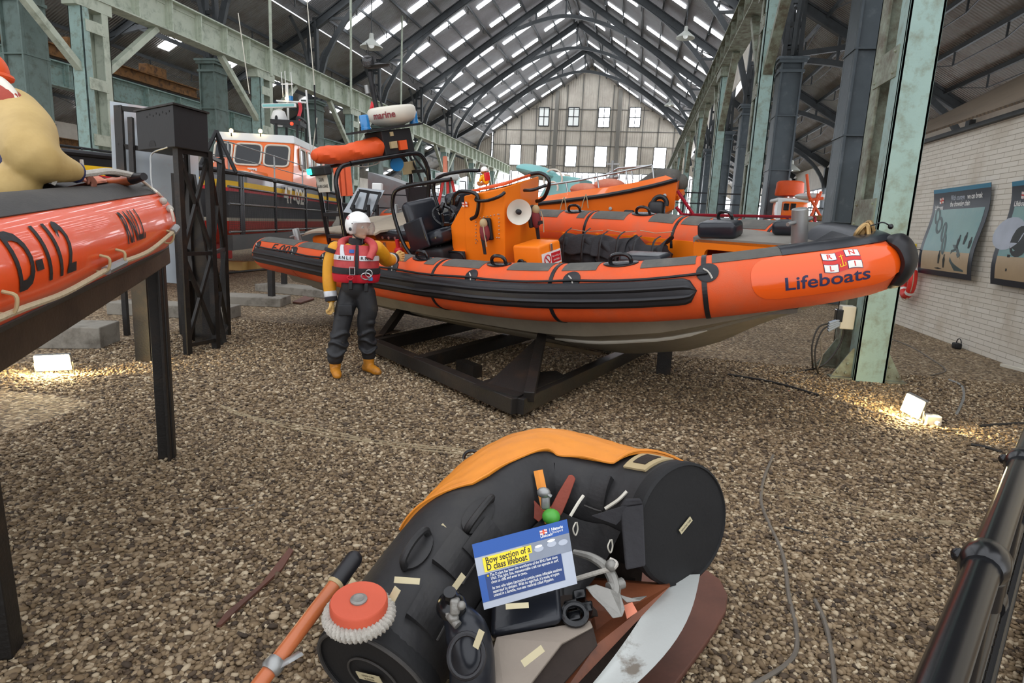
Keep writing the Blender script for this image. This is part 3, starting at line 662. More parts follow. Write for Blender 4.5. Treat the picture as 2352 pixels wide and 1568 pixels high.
# lifeline and its round pads
pads = [Ly(u, v, y)[0] for u, v, y in ((668, 583, -1.5), (738, 593, -1.5), (895, 600, -1.5), (1078, 633, -1.5), (1290, 637, -1.48), (1595, 630, -1.1))]
pads = [.47] + pads
for x in pads:
    b = MB(); TB.disc(b, q_near(x), 41*D2, .088, .014, 22, 0, .088); obj('rope_pad', b, 'black_rubber', rib, smooth=True)
    b = MB(); q = q_near(x); p = [TB.pt(q+k/TB.L, a*D2, .02) for k, a in ((-.03, 47), (0, 42), (.02, 36), (.035, 28))]; b.tube(p, .008, 6); obj('rope_lashing', b, 'rope_grey', rib, smooth=True)
b = MB(); pts = []
for x0, x1 in zip(pads[:-1], pads[1:]):
    for k in range(8): f = k/8; pts.append(TB.pt(q_near(x0+(x1-x0)*f), (38-3.0*sin(pi*f))*D2, .026))
pts.append(TB.pt(q_near(pads[-1]), 38*D2, .026)); b.tube(pts, .0125, 6); obj('lifeline', b, 'black_matt', rib, smooth=True)
# glossy bow panel, word and flag
qa, qb = q_near(Ly(1700, 640, -.85)[0]), q_near(Ly(2008, 610, -.12)[0])
def panel(q0, q1, a0, a1, th, mt, nm):
    def fn(u, v, d):
        vv = 2*v-1; k = sqrt(max(0, 1-abs(vv)**2.6)); ln = (q1-q0); ins = (1-k)*.17*ln
        return TB.pt(q0+ins+(ln-2*ins)*u, (a0+(a1-a0)*v)*D2, -.004+d)
    b = MB(); b.shell(fn, 40, 24, th); return obj(nm, b, mt, rib, smooth=True, ang=30)
panel(qa, qb, -22, 58, .008, 'glossy_orange', 'bow_panel')
def wrap(qc, phic, off): return lambda x, y: TB.pt(qc + x/TB.L, phic + y/.272, off)
qw = (q_near(Ly(1775, 655, -.72)[0])+q_near(Ly(1935, 640, -.33)[0]))/2
b = MB(); text_on(b, 'Lifeboats', wrap(qw, 3*D2, .0065), .15, sub=.03, sx=1.12, bold=.015); obj('lettering', b, 'navy', rib)
def flag(parent, fn, w, world=False, letters='RNLI', name='flag_emblem'):
    """house flag: white quarters edged blue with red letters, red cross, gold anchor"""
    h = w*.62; b = MB()
    def rect(x0, y0, x1, y1, d, mi):
        n = 6; b.add([fn(x0+(x1-x0)*i/n, y0+(y1-y0)*j/n+.06*h*sin(2.2*pi*((x0+(x1-x0)*i/n)/w)), d) for i in range(n+1) for j in range(n+1)], [(i*(n+1)+j, (i+1)*(n+1)+j, (i+1)*(n+1)+j+1, i*(n+1)+j+1) for i in range(n) for j in range(n)], mi)
    rect(-w/2, -h/2, w/2, h/2, 0, 1)
    for i, (sx, sy) in enumerate(((-1, 1), (1, 1), (-1, -1), (1, -1))):
        cx, cy = sx*w*.31, sy*h*.30; rect(cx-w*.19, cy-h*.2, cx+w*.19, cy+h*.2, w*.004, 2); rect(cx-w*.175, cy-h*.175, cx+w*.175, cy+h*.175, w*.008, 0)
        text_on(b, letters[i], lambda x, y: fn(cx+x, cy+y+.06*h*sin(2.2*pi*(cx/w)), w*.012), h*.36, 1, bold=.02)
    k = w*.012
    for x0, y0, x1, y1 in ((-.012, -.3, .012, .3), (-.06, .2, .06, .23), (-.07, -.3, .07, -.26), (-.085, -.28, -.06, -.14), (.06, -.28, .085, -.14)): rect(x0*w, y0*h, x1*w, y1*h, k, 3)
    return obj(name, b, ['flag_white', 'pure_red', 'navy', 'yellow'], parent, world=world)
qf = q_near(Ly(1895, 607, -.42)[0]); flag(rib, lambda x, y, d: TB.pt(qf+x/TB.L, 33*D2+y/.272, .0095+d), .27)
qn = q_near(Ly(642, 577, -1.5)[0]); b = MB(); text_on(b, 'E-002', wrap(q_near(Ly(643, 578, -1.5)[0]), 42*D2, .005), .2, sub=.04, sx=1.5, bold=.01); obj('registration_number', b, 'black_matt', rib)
# black bow fender, deck pad, fairlead and small ball aerial
b = MB(); P = smooth_path([Ly(u, v, 0) for u, v in ((2030, 549), (2060, 552), (2078, 566), (2088, 592), (2085, 612), (2072, 632), (2052, 648), (2020, 655))], 5)
b.tube(P, list(np.interp(np.linspace(0, 1, len(P)), [0, .15, .8, 1], [.02, .06, .06, .02])), 12, up=(0, 1, 0), flat=1.); b.v = [(x, y*2.3, z) for x, y, z in b.v]; obj('bow_fender', b, 'black_rubber', rib, smooth=True)
b = MB(); TB.patch(b, .5-.045, .5+.045, 58*D2, 150*D2, .012, 24, 12); b.rbox((8.72, .04, .36), (.42, .5, .05), r=.02); obj('bow_pad', b, 'vinyl', rib, smooth=True)
fp = Ly(1983, 548, .02); b = MB()
b.rbox(fp+V3(0, 0, .015), (.16, .2, .03), r=.01)
for s in (-1, 1): b.tube(smooth_path([fp+V3(-.05, s*.08, 0), fp+V3(-.02, s*.09, .08), fp+V3(.03, s*.05, .13), fp+V3(.06, s*.07, .02)], 4), .022, 8)
b.cyl(fp+V3(0, -.08, .07), fp+V3(0, .08, .07), .03, 12); obj('fairlead', b, 'brass', rib, smooth=True)
b = MB(); b.tube(smooth_path([fp+V3(.03, .02, .1), fp+V3(.12, .05, .13), fp+V3(.17, .08, .1)], 4), .006, 6); b.sphere(fp+V3(.18, .08, .09), .022); obj('ball_aerial', b, 'black_gloss', rib, smooth=True)
# ---- hull
yp = lambda x: float(np.interp(x, TB.P[:43, 0], -TB.P[:43, 1]))
XS = np.r_[np.linspace(.55, 5.6, 12), np.linspace(6, 8.95, 16)]
kz = lambda x: interp(x, [.5, 1.5, 3, 5.7, 6.46, 7.2, 7.6, 8.03, 8.45, 8.8, 9.0], [-.92, -1.0, -1.06, -1.1, -1.06, -.9, -.73, -.47, -.28, -.1, .0])
cz = lambda x: interp(x, [.5, 1.5, 2.8, 4.2, 5.9, 6.6, 7.4, 8.2, 8.95], [-.34, -.40, -.52, -.545, -.54, -.5, -.4, -.22, 0.])
def hull_ring(x):
    z = zn(x); k = kz(x); c = min(cz(x), z-.24); w = yp(x); cy = max(.0, min(1.0, w*.82)); f = 1 if x < 8.9 else .2
    half = [(0, k), (cy*.4, k+(c-k)*.36-.01), (cy*.72, k+(c-k)*.70), (cy*.74, k+(c-k)*.70+.03), (cy, c), (cy+.04*f, c+.015), (max(cy, w-.06)*1.0, z-.2)]
    return [V3(x, -a, e) for a, e in half[::-1]] + [V3(x, a, e) for a, e in half[1:]]
b = MB(); R = [hull_ring(x) for x in XS]; n = len(R[0])
b.add([p for r in R for p in r], [(i*n+j, (i+1)*n+j, (i+1)*n+j+1, i*n+j+1) for i in range(len(R)-1) for j in range(n-1)] + [tuple(range(n))])
obj('hull', b, 'hull_grey', rib, smooth=True, ang=25, weld=True)
for s in (-1, 1):
    b = MB(); p = [V3(x, s*(min(1., yp(x)*.82)*.73), kz(x)+(min(cz(x), zn(x)-.24)-kz(x))*.70+.005) for x in np.linspace(5.9, 7.7, 12)]; b.tube(p, [.006]+[.018]*10+[.005], 5); obj('spray_rail', b, 'dull_white', rib)
# frayed straw-coloured laminate edge under the bow tube
b = MB(); pp = [(x, -yp(x)*.86+.02, zn(x)-.262) for x in np.linspace(8.0, 8.9, 10)]; b.tube(pp, [.01]+[.02]*8+[.008], 6); obj('laminate_edge', b, 'khaki', rib, smooth=True)
# ---- deck and inner sides
ZD = -.2; dx = [x for x in np.linspace(.6, 8.45, 24)]
b = MB(); L_ = [(x, -(yp(x)-.2), ZD) for x in dx]; b.prism(L_ + [(x, -y, z) for x, y, z in L_[::-1]], (0, 0, -.04)); obj('deck', b, 'deck_grey', rib)
for s in (-1, 1):
    b = MB(); P = [(x, s*(yp(x)-.27)) for x in dx]; zt = (lambda x: zn(x)-.02) if s < 0 else (lambda x: zf(x)+.06)
    b.shell(lambda u, v, d: V3(np.interp(u, np.linspace(0, 1, len(P)), [p[0] for p in P]), np.interp(u, np.linspace(0, 1, len(P)), [p[1] for p in P])-s*d, ZD+(zt(np.interp(u, np.linspace(0, 1, len(P)), [p[0] for p in P]))-ZD)*v), 30, 2, .02)
    obj('side_moulding', b, 'gel_orange', rib, smooth=True)
for u, v in ((1298, 560), (1375, 570), (1462, 580), (1545, 590)):
    x = Ly(u, v, .95)[0]; b = MB(); b.prism([(x-.02, .97, ZD), (x+.02, .97, ZD), (x+.02, .97, .17), (x-.02, .97, .17)], (0, -.05, 0)); obj('side_rib', b, 'gel_orange', rib)
b = MB(); x0 = 6.05; b.box((x0, .25, ZD), (x0+.45, .6, ZD+.004)); obj('deck_patch', b, 'sponson_orange', rib)
# ---- aft: engine cover, cushion locker, bollards
b = MB(); b.rbox((1.55, .0, .0), (1.5, 1.36, .72), r=.06, n=3); obj('engine_casing', b, 'gel_orange', rib, smooth=True)
def cover(u, v):
    x = .72+2.1*u; y = -.78+1.6*v; return V3(x, y, .385+.12*sin(pi*u)*.5+.02*sin(9*u+3*v)+.02*cos(7*v)+.05*u - .03*(abs(2*v-1) > .96))
b = MB(); b.shell(lambda u, v, d: cover(u, v)+V3(0, 0, d), 24, 16, .03); obj('engine_cover', b, 'beige_cover', rib, smooth=True)
b = MB(); b.box((2.52, -.56, ZD), (3.36, .3, .31)); lk = obj('stern_locker', b, 'gel_orange', rib, bev=.02)
for x in (2.7, 3.1): b = MB(); b.box((x-.02, -.58, .16), (x+.02, -.56, .29)); b.box((x-.012, -.592, .19), (x+.012, -.58, .25)); obj('latch', b, 'stainless', lk)
b = MB(); b.rbox((2.94, -.13, .385), (.92, .9, .15), r=.05, n=3); cu = obj('cushion', b, 'vinyl', rib, smooth=True)
for x in (2.7, 2.85, 3.0): b = MB(); b.lathe([(.022, 0), (.022, .008), (.012, .008)], (x, -.578, .36), (0, -1, 0), 12); obj('press_stud', b, 'stainless', cu)
b = MB(); b.rbox((3.15, -.66, .1), (.14, .1, .3), r=.04); b.cyl((3.15, -.66, .25), (3.15, -.66, .36), .03); obj('fire_extinguisher', b, 'red', rib, smooth=True)
def bollard(p, h, r, nm='mooring_bollard', d=(0, 1, 0)):
    b = MB(); b.lathe([(r*1.3, 0), (r*1.3, .02), (r, .03), (r, h), (r*.9, h+.008)], p, n=18); b.cyl(V3(*p)+V3(0, 0, h*.68)-V3(*d)*r*2.3, V3(*p)+V3(0, 0, h*.68)+V3(*d)*r*2.3, r*.26, 10); obj(nm, b, 'galv', rib, smooth=True, ang=35)
bollard((.78, -.9, .2), .32, .055); bollard((1.05, .92, .3), .3, .055)
# ---- radar arch
def rtube(pts, r, nm, mt='black_gloss', sm=4, par=None): b = MB(); b.tube(smooth_path(pts, sm) if sm else pts, r, 10); return obj(nm, b, mt, par or rib, smooth=True)
arch = []
for s in (-1, 1):
    for xb, xt in ((1.68, 1.72), (2.16, 2.2)):
        if s < 0: rtube([(xb, -.86, -.15), (xb, -.86, .5), (xt, -.86, 1.0), (xt, -.84, 1.24), (xt+.0, -.72, 1.40), (2.0+(xt-2)*.9, -.5, 1.43)], .034, 'arch_leg')
        else: rtube([(xb-.14, .86, -.15), (xb-.12, .86, .5), (xt-.0, .86, 1.0), (xt+.02, .84, 1.24), (xt, .74, 1.42), (2.0+(xt-2)*.9, .5, 1.45)], .036, 'arch_leg')
for x in (1.73, 2.2): rtube([(x, -.55, 1.43), (x, .55, 1.45)], .04, 'arch_bar', sm=0)
for z in (.75, .42): b = MB(); b.bar((1.68, -.86, z), (2.17, -.86, z), .05, .05); obj('rung', b, 'black_matt', rib)
for z in (.25, .95, 1.15): b = MB(); b.bar((1.6, .86, z), (2.12, .86, z), .05, .05); obj('rung', b, 'black_matt', rib)
b = MB(); b.box((1.56, .83, .42), (2.14, .86, .9)); obj('arch_panel', b, 'vinyl', rib)
b = MB()
for s in (0, 1): b.tube(smooth_path([(1.75+.1*s, .9, 1.4), (1.9+.2*s, .9, 1.1), (2.1+.18*s, .88, .6), (2.3+.2*s, .84, .1)], 4), .02, 6)
obj('cable_loom', b, 'black_matt', rib, smooth=True)
def P2(u, v, x=2.0): return Lx(u, v, x)
# flotation bag rolled on the arch
L0, L1 = P2(722, 358), P2(868, 338)
def bag(u, v):
    c = L0+(L1-L0)*u; r = interp(u, [0, .03, .15, .5, .8, .97, 1], [.06, .10, .125, .13, .155, .17, .12]); a = 2*pi*v
    w = 1+.06*sin(6*a+20*u)*sin(9*u)+.05*sin(3*a+14*u); return c + V3(cos(a)*r*1.25*w, 0, sin(a)*r*w - .03*sin(pi*u))
b = MB(); b.grid(lambda u, v: bag(v, u), 20, 40, wrapu=True); b.sphere(L0, (.09, .03, .07)); b.sphere(L1, (.18, .03, .14)); fb = obj('flotation_bag', b, 'flotation', rib, smooth=True) if mat('flotation', '#e2561f', .6, 0, .15, 4., bump=.5, bscale=9) else None
b = MB()
for k in range(6): y = -.45+k*.1; b.tube([(2.05, y, 1.37), (2.14, y, 1.47)], .006, 5)
b.tube(smooth_path([(2.06, -.55, 1.42), (2.12, -.3, 1.36), (2.14, -.05, 1.37), (2.1, .1, 1.45)], 5), .008, 6); obj('bag_lacing', b, 'rope_grey', rib)
# electronics box, platform, radar, lamps
c0 = P2(870, 360); c1 = P2(935, 345); ct = P2(862, 303)
b = MB(); b.prism([(1.75, c0[1], 1.46), (2.2, c0[1], 1.46), (2.2, c1[1], 1.46), (1.75, c1[1], 1.46)], (0, -.02, .37)); eb = obj('electronics_box', b, 'black_matt', rib, bev=.015)
b = MB(); b.box((2.2, .2, 1.56), (2.24, .32, 1.66)); b.box((2.2, .24, 1.74), (2.215, .3, 1.8)); obj('box_fittings', b, ['khaki'], eb)
b = MB(); b.box((2.2, .36, 1.52), (2.25, .5, 1.66)); obj('orange_unit', b, 'flotation', eb)
b = MB(); b.prism([(1.7, -.2, 1.835), (2.25, -.2, 1.835), (2.3, .84, 1.855), (1.7, .84, 1.855)], (0, 0, .03)); obj('radar_platform', b, 'black_matt', rib)
rc = V3(2.0, .5, 1.88); b = MB(); b.lathe([(.16, 0), (.2, .02), (.3, .05), (.36, .1), (.39, .17), (.385, .25), (.36, .28), (.33, .292), (.001, .30)], rc, n=36, sx=.9); rd = obj('radar_dome', b, 'dull_white', rib, smooth=True, ang=60)
b = MB(); text_on(b, 'marine', lambda x, y: rc+V3(.352*cos(x/.39-.95), .392*sin(x/.39-.95), .165+y)*1.012, .135, sub=.02, bold=.025, align='CENTER'); obj('lettering', b, 'maroon', rd)
def beacon(y, x=2.05): b = MB(); b.lathe([(.075, 0), (.075, .03), (.07, .035), (.072, .19), (.06, .21), (.001, .215)], (x, y, 1.87), n=20); obj('blue_lamp', b, 'blue_lens', rib, smooth=True)
beacon(-.1, 2.1); beacon(.86, 2.05)
mt_, mb_ = P2(850, 165, 1.85), P2(868, 262, 1.85)
rtube([mb_, mb_*.55+mt_*.45+V3(0, -.01, 0), mt_], .035, 'mast', 'black_matt'); rtube([mb_+V3(.1, .05, 0), mb_*.3+mt_*.7+V3(.03, .03, 0)], .014, 'mast_cable', 'black_matt', 0)
b = MB(); q = P2(848, 152, 1.85); b.cyl(q, q+V3(0, 0, .12), .09, 14); b.lathe([(.17, 0), (.2, .02), (.05, .06)], q-V3(0, -.15, .02), n=18); obj('mast_lamp', b, 'black_matt', rib, smooth=True)
b = MB(); b.cyl(q+V3(0, -.02, .03), q+V3(.06, -.06, .1), .075, 14); obj('lamp_lens', b, 'clear_plastic', rib, smooth=True)
b = MB(); q = P2(843, 205, 1.85); b.cyl(q-V3(0, 0, .06), q+V3(0, 0, .06), .035, 10); obj('mast_unit', b, 'galv', rib, smooth=True)
b = MB(); q = P2(846, 118, 1.85); b.cyl(q-V3(0, 0, .1), q+V3(0, 0, .12), .006, 6); obj('whip_aerial', b, 'black_matt', rib)
b = MB(); a0, a1, a2 = P2(853, 232, 1.8), P2(858, 262, 1.8), P2(846, 262, 1.8)
b.shell(lambda u, v, d: a0*(1-v)+(a2*(1-u)+a1*u)*v+V3(d+.03*sin(5*v)*u, 0, .0), 6, 8, .012); obj('folded_ensign', b, 'red', rib, smooth=True)
# green side lamp and name board on the near leg, lamp and tan board inside the arch
g0 = Ly(735, 392, -.95); b = MB(); b.rbox(g0, (.44, .12, .13), r=.02); gl = obj('side_light_box', b, 'black_matt', rib); b = MB(); b.rbox(g0+V3(-.18, -.06, 0), (.11, .06, .09), r=.02); obj('green_lens', b, 'green_lens', gl)
g1 = Ly(741, 420, -.92); b = MB(); b.rbox(g1, (.30, .02, .27), r=.006); nb = obj('name_board', b, 'dull_white', rib)
for i, s in enumerate(('OLIVE', 'LAURA DEARE')): b = MB(); text_on(b, s, plane_fn(g1+V3(0, -.012, .045-.095*i), (1, 0, 0), (0, 0, 1)), .07 if i == 0 else .062, sx=.75, bold=.02); obj('lettering', b, 'black_matt', nb)
b = MB(); b.lathe([(.05, 0), (.11, .05), (.11, .09)], Lx(907, 372, 1.95)+V3(0, 0, -.02), (1, -.3, -.2), 18); obj('flood_lamp', b, 'blue_lens', rib, smooth=True)
q = Lx(940, 385, 1.8); b = MB(); b.rbox(q, (.03, .28, .2), r=.01); obj('tan_board', b, 'khaki', rib)
# ---- seats and console
def seat(y, nm='helm_seat'):
    b = MB(); b.rbox((3.72, y, .16), (.7, .5, .2), r=.05); st = obj(nm, b, 'black_matt', rib, smooth=True)
    ax = np.stack([unit((1, 0, .25)), V3(0, 1, 0), unit((-.25, 0, 1))]); b = MB(); b.rbox((3.8, y, .36), (.56, .5, .2), ax, r=.09, n=4); obj('seat_cushion', b, 'vinyl', st, smooth=True)
    b = MB(); b.rbox((3.5, y, .62), (.16, .54, .5), ax, r=.075, n=4); obj('seat_back', b, 'vinyl', st, smooth=True)
    for s in (-1, 1): b = MB(); b.rbox((3.66, y+s*.27, .44), (.42, .05, .4), ax, r=.024, n=3); obj('seat_side', b, 'vinyl', st, smooth=True)
seat(-.42); seat(.35)
rtube([(3.55, -.72, .1), (3.36, -.72, .35), (3.27, -.72, .75), (3.32, -.7, .98), (3.46, -.66, 1.06), (3.9, -.58, 1.1), (4.3, -.5, 1.12)], .026, 'seat_rail')
rtube([(3.3, .1, .5), (3.2, .1, .9), (3.35, .1, 1.1), (3.9, .1, 1.16), (4.2, .1, 1.15)], .024, 'seat_rail')
# helm pod (aft, low) and main console
def con(pl, z0, z1, nm, mt='gel_orange', rake=.2, tops=None, par=None, bev=.015):
    b = MB(); n = len(pl); lo = [V3(x, y, z0) for x, y in pl]; tp = tops or [z1]*n; hi = [V3(x+rake*(t-z0)*.9, y, t) for (x, y), t in zip(pl, tp)]
    b.add(lo+hi, [tuple(range(n))[::-1], tuple(range(n, 2*n))]+[(i, (i+1) % n, n+(i+1) % n, n+i) for i in range(n)]); return obj(nm, b, mt, par or rib, bev=bev)
con([(3.28, -.5), (4.3, -.5), (4.3, .5), (3.28, .5)], ZD, .2, 'seat_plinth', rake=0)
con([(4.0, -.44), (4.32, -.44), (4.32, .44), (4.0, .44)], ZD, .7, 'helm_pod', tops=[.52, .86, .86, .52], rake=.12)
con([(4.26, -.46), (4.97, -.46), (4.92, -.12), (4.72, .46), (4.26, .46)], ZD, 1., 'console', tops=[.90, .985, 1.0, 1.0, .92], rake=.18)
b = MB(); b.prism([(4.48, -.40, .93), (5.12, -.40, 1.0), (5.1, -.1, 1.03), (4.92, .40, 1.03), (4.48, .40, .95)], (0, 0, .03)); obj('console_top', b, 'sponson_orange', rib, bev=.01)
FX = unit((-.05, .33, 0))     # along the front face, towards the far side
def side_pt(u, v): return Ly(u, v, -.47)
def hatch(u0, u1, v0, v1, y, mt_f, nm):
    a = Ly(u0, v1, y); c = Ly(u1, v0, y); m = (a+c)/2; b = MB(); ax = np.stack([V3(1, 0, 0), V3(0, 0, 1), V3(0, -1, 0)])
    b.rbox(m, (abs(c[0]-a[0]), abs(c[2]-a[2]), .03), ax, r=.012, n=2); h_ = obj(nm, b, 'black_matt', rib, smooth=True, ang=50)
    b = MB(); w, h = abs(c[0]-a[0])/2-.01, abs(c[2]-a[2])/2-.01; p = [m+V3(w*np.sign(cos(t))*abs(cos(t))**.45, -.018, h*np.sign(sin(t))*abs(sin(t))**.45) for t in np.linspace(0, 2*pi, 40)[:-1]]
    b.tube(p, .014, 8, closed=True); obj('hatch_rim', b, mt_f, h_, smooth=True); return h_, m
h1, m1 = hatch(960, 1013, 563, 615, -.51, 'dull_white', 'side_hatch'); hatch(1027, 1067, 577, 625, -.51, 'black_gloss', 'side_hatch')
b = MB(); b.box((m1[0]-.03, -.545, m1[2]-.02), (m1[0]+.05, -.54, m1[2]+.08)); obj('hatch_label', b, 'white', h1)
for u, v, s in ((1018, 478, .08), (1035, 465, .055), (1053, 463, .07), (1042, 500, .06)):
    q = Ly(u, v, -.3); b = MB(); b.lathe([(s, 0), (s, .03), (s*.85, .04), (.001, .035)], q, unit((-.7, -.5, .4)), 18); obj('instrument', b, 'black_gloss', rib, smooth=True)
q = Ly(1020, 495, -.30); b = MB(); b.tube(arc(q, .15, 0, 2*pi, 24, unit((.3, .9, 0)), unit((-.55, .1, .85)))[:-1], .018, 8, closed=True)
for k in range(3): a = k*2.1; b.cyl(q, q+unit((.3, .9, 0))*.15*cos(a)+unit((-.55, .1, .85))*.15*sin(a), .01, 6)
obj('steering_wheel', b, 'black_gloss', rib, smooth=True)
b = MB(); q = Ly(1030, 515, -.44); b.cyl(q, q+V3(0, -.1, .02), .03, 10); b.cyl(q+V3(0, -.08, 0), q+V3(.02, -.1, .16), .014, 8); obj('throttle_lever', b, 'black_gloss', rib, smooth=True)
b = MB(); q0 = Ly(1032, 478, -.46); b.tube([q0+V3(.01*cos(t*5), .0, -.1*t/2)+V3(.012*cos(12*t), .012*sin(12*t), 0) for t in np.linspace(0, 3, 60)], .006, 5); obj('coiled_cord', b, 'black_matt', rib)
for ps in ([(1040, 470), (1042, 452), (1055, 440), (1075, 440), (1095, 447), (1099, 470), (1094, 495), (1082, 503)],):
    rtube([Ly(u, v, -.52) for u, v in ps], .024, 'grab_rail')
def rail(ps, r=.02, out=.07):
    q = [side_pt(u, v) for u, v in ps]; m = [q[0]] + [p+V3(0, -out, 0) for p in q[1:-1]] + [q[-1]]; rtube(m, r, 'grab_rail')
rail([(1098, 449), (1103, 458), (1130, 458), (1156, 449), (1159, 442)])
q = [Ly(u, v, -.2) for u, v in ((1204, 437), (1216, 436), (1236, 428))]; rtube([q[0], q[1]+V3(.06, 0, 0), q[2]+V3(.05, .1, 0)], .02, 'grab_rail')
rtube([Ly(1208, 405, .2), Ly(1222, 399, .25), Ly(1243, 398, .3), Ly(1258, 408, .3), Ly(1261, 425, .3), Ly(1252, 450, .3), Ly(1241, 460, .3), Ly(1232, 462, .3)], .024, 'grab_rail')
# loudhailer horn
q = Lx(1187, 485, 5.16); ax_ = unit((.8, -.58, .03)); b = MB(); b.lathe([(.06, -.14), (.07, -.06), (.1, -.02), (.145, .05), (.15, .055), (.14, .05), (.05, -.02)], q+ax_*.09, ax_, 30); hn = obj('loudhailer', b, 'dull_white', rib, smooth=True)
b = MB(); b.lathe([(.03, -.03), (.032, .05), (.02, .06), (.001, .062)], q+ax_*.09, ax_, 16); obj('horn_core', b, 'black_matt', hn, smooth=True)
# throw-line pouches
def pouch(q, ax, nm):
    b = MB(); b.rbox(q, (.05, .15, .27), ax, r=.02); pc = obj(nm, b, 'black_matt', rib, smooth=True); n_ = np.asarray(ax)[0]
    b = MB(); b.sphere(q+n_*.05+V3(0, 0, -.03), (.07, .06, .12)); obj('throw_bag', b, 'maroon', pc, smooth=True)
    b = MB(); b.sphere(q+n_*.06+V3(0.01, 0, .08), (.05, .05, .06)); obj('line_mouth', b, 'khaki', pc, smooth=True)
    b = MB(); b.tube(smooth_path([q+n_*.1+V3(.04, 0, .06), q+n_*.11+V3(.05, 0, -.05), q+n_*.1+V3(.05, 0, -.2)], 4), .007, 5); obj('throw_line', b, 'rope_tan', pc)
    b = MB(); b.box(q+n_*.06+V3(-.05, -.03, -.1), q+n_*.08+V3(.05, .03, -.06)); b.prism([q+n_*.07+V3(-.05, 0, -.08), q+n_*.07+V3(0, 0, -.08), q+n_*.07+V3(.0, 0, -.3), q+n_*.07+V3(-.04, 0, -.3)], n_*.015); obj('pouch_strap', b, 'black_cloth', pc)
pouch(side_pt(1122, 525)+V3(0, -.02, 0), np.stack([V3(0, -1, 0), V3(1, 0, 0), V3(0, 0, 1)]), 'line_pouch')
pouch(Lx(1221, 497, 5.12), np.stack([unit((.95, .3, 0)), unit((-.3, .95, 0)), V3(0, 0, 1)]), 'line_pouch')
b = MB()
a0, a1 = side_pt(1100, 500), side_pt(1146, 498)
for k in range(7):
    for u, v in ((1093, 510+8*k), (1146, 492+9*k)): b.sphere(side_pt(u, v)+V3(0, -.0, 0), .008, 6, 4)
for k in range(6): b.sphere(side_pt(1103+8*k, 500-1.6*k), .008, 6, 4); b.sphere(side_pt(1096+9*k, 553-1.5*k), .008, 6, 4)
obj('rivets', b, 'stainless', rib)
flag(rib, lambda x, y, d: side_pt(1069, 469)+V3(x, -.012-d, y), .1)
# locker with the no smoking notice
b = MB(); b.rbox((5.42, -.3, .05), (.44, .42, .52), r=.03, n=3, taper=.95); fl = obj('foredeck_locker', b, 'gel_orange', rib, smooth=True, ang=50)
so = V3(5.648, -.3, .12); NX = V3(0, 1, .0); b = MB(); b.box((5.636, -.47, .05), (5.646, -.13, .21)); sg = obj('no_smoking_notice', b, 'white', fl)
b = MB(); b.box((5.645, -.31, .07), (5.649, -.14, .19)); obj('red_field', b, 'red', fl)
for i, s in enumerate(('No smoking or', 'naked lights')): b = MB(); text_on(b, s, plane_fn((5.651, -.225, .15-.045*i), (0, 1, 0), (0, 0, 1)), .032, sx=.75); obj('lettering', b, 'white', fl)
b = MB(); b.tube(arc((5.651, -.385, .13), .055, 0, 2*pi, 24, (0, 1, 0), (0, 0, 1))[:-1], .007, 5, closed=True); b.bar((5.651, -.42, .17), (5.651, -.35, .09), .012, .004, (1, 0, 0)); obj('prohibition_ring', b, 'red', fl)
b = MB(); b.rbox((5.36, -.52, .1), (.13, .03, .07), r=.015); b.tube(arc((5.36, -.535, .1), .05, 0, pi, 8, (1, 0, 0), (0, 0, 1)), .012, 6); obj('lifting_grip', b, 'black_gloss', fl, smooth=True)
b = MB(); b.box((5.64, -.31, .22), (5.655, -.28, .3)); obj('latch', b, 'stainless', fl)
# ---- soft black bags along the far side
def kitbag(x0, x1, label, seed, sag=0.):
    x0, x1 = x0, x1; c = V3((x0+x1)/2, .68, ZD); t = thing('kit_bag', label, 'bag', Bw(c), AB, 'black kit bags along the far side of the boat')
    rn = random.Random(seed); ph = rn.random()*6; W = x1-x0
    def body(u, v):
        a = 2*pi*u; y = np.sign(cos(a))*abs(cos(a))**.6; z = np.sign(sin(a))*abs(sin(a))**.6; e = (1-abs(2*v-1)**6)**.3 if 0 < v < 1 else 0
        h = .36-sag*sin(pi*v); return V3((v-.5)*W+.015*sin(5*z+ph), .15*y*e*(1.05-.25*(z > 0))+.02*sin(8*v+ph+3*z), h/2+(h/2)*z*max(e, .25)+.02*sin(9*v+ph)*(z > 0))
    b = MB(); b.grid(lambda u, v: body(u, v), 28, 26, wrapu=True); obj('bag_body', b, 'black_cloth', t, smooth=True)
    b = MB(); b.shell(lambda u, v, d: V3((u-.5)*W*1.04+.02*sin(6*v), .12-.30*v+.02*sin(7*u+ph), .36-sag*sin(pi*u)+.05*sin(pi*v)-.17*v*v+.012*sin(11*u+5*v+ph)+d), 18, 10, .012); obj('bag_flap', b, 'black_cloth', t, smooth=True)
    for k in (-.28, .25):
        b = MB(); p = [V3(k*W, .05, .48-sag*.7), V3(k*W, -.1, .42-sag*.5), V3(k*W+.01, -.2, .18), V3(k*W, -.21, .02), V3(k*W-.02, -.25, .005)]; b.tube(smooth_path(p, 4), .016, 4, flat=.3); obj('bag_strap', b, 'black_matt', t)
    b = MB(); b.tube([V3(-.45*W, .16, .44), V3(0, .16, .41), V3(.45*W, .16, .43)], .005, 5); obj('bag_cord', b, 'rope_tan', t)
kitbag(Ly(1287, 585, .6)[0], Ly(1368, 585, .6)[0], 'upright black kit bag nearest the console along the far side of the boat', 1)
kitbag(Ly(1368, 590, .6)[0]+.02, Ly(1444, 595, .6)[0], 'middle slumped black kit bag along the far side of the boat', 2, .05)
kitbag(Ly(1446, 600, .6)[0], Ly(1536, 605, .6)[0]-.05, 'collapsed black kit bag nearest the bow locker, behind the padded seat', 3, .12)
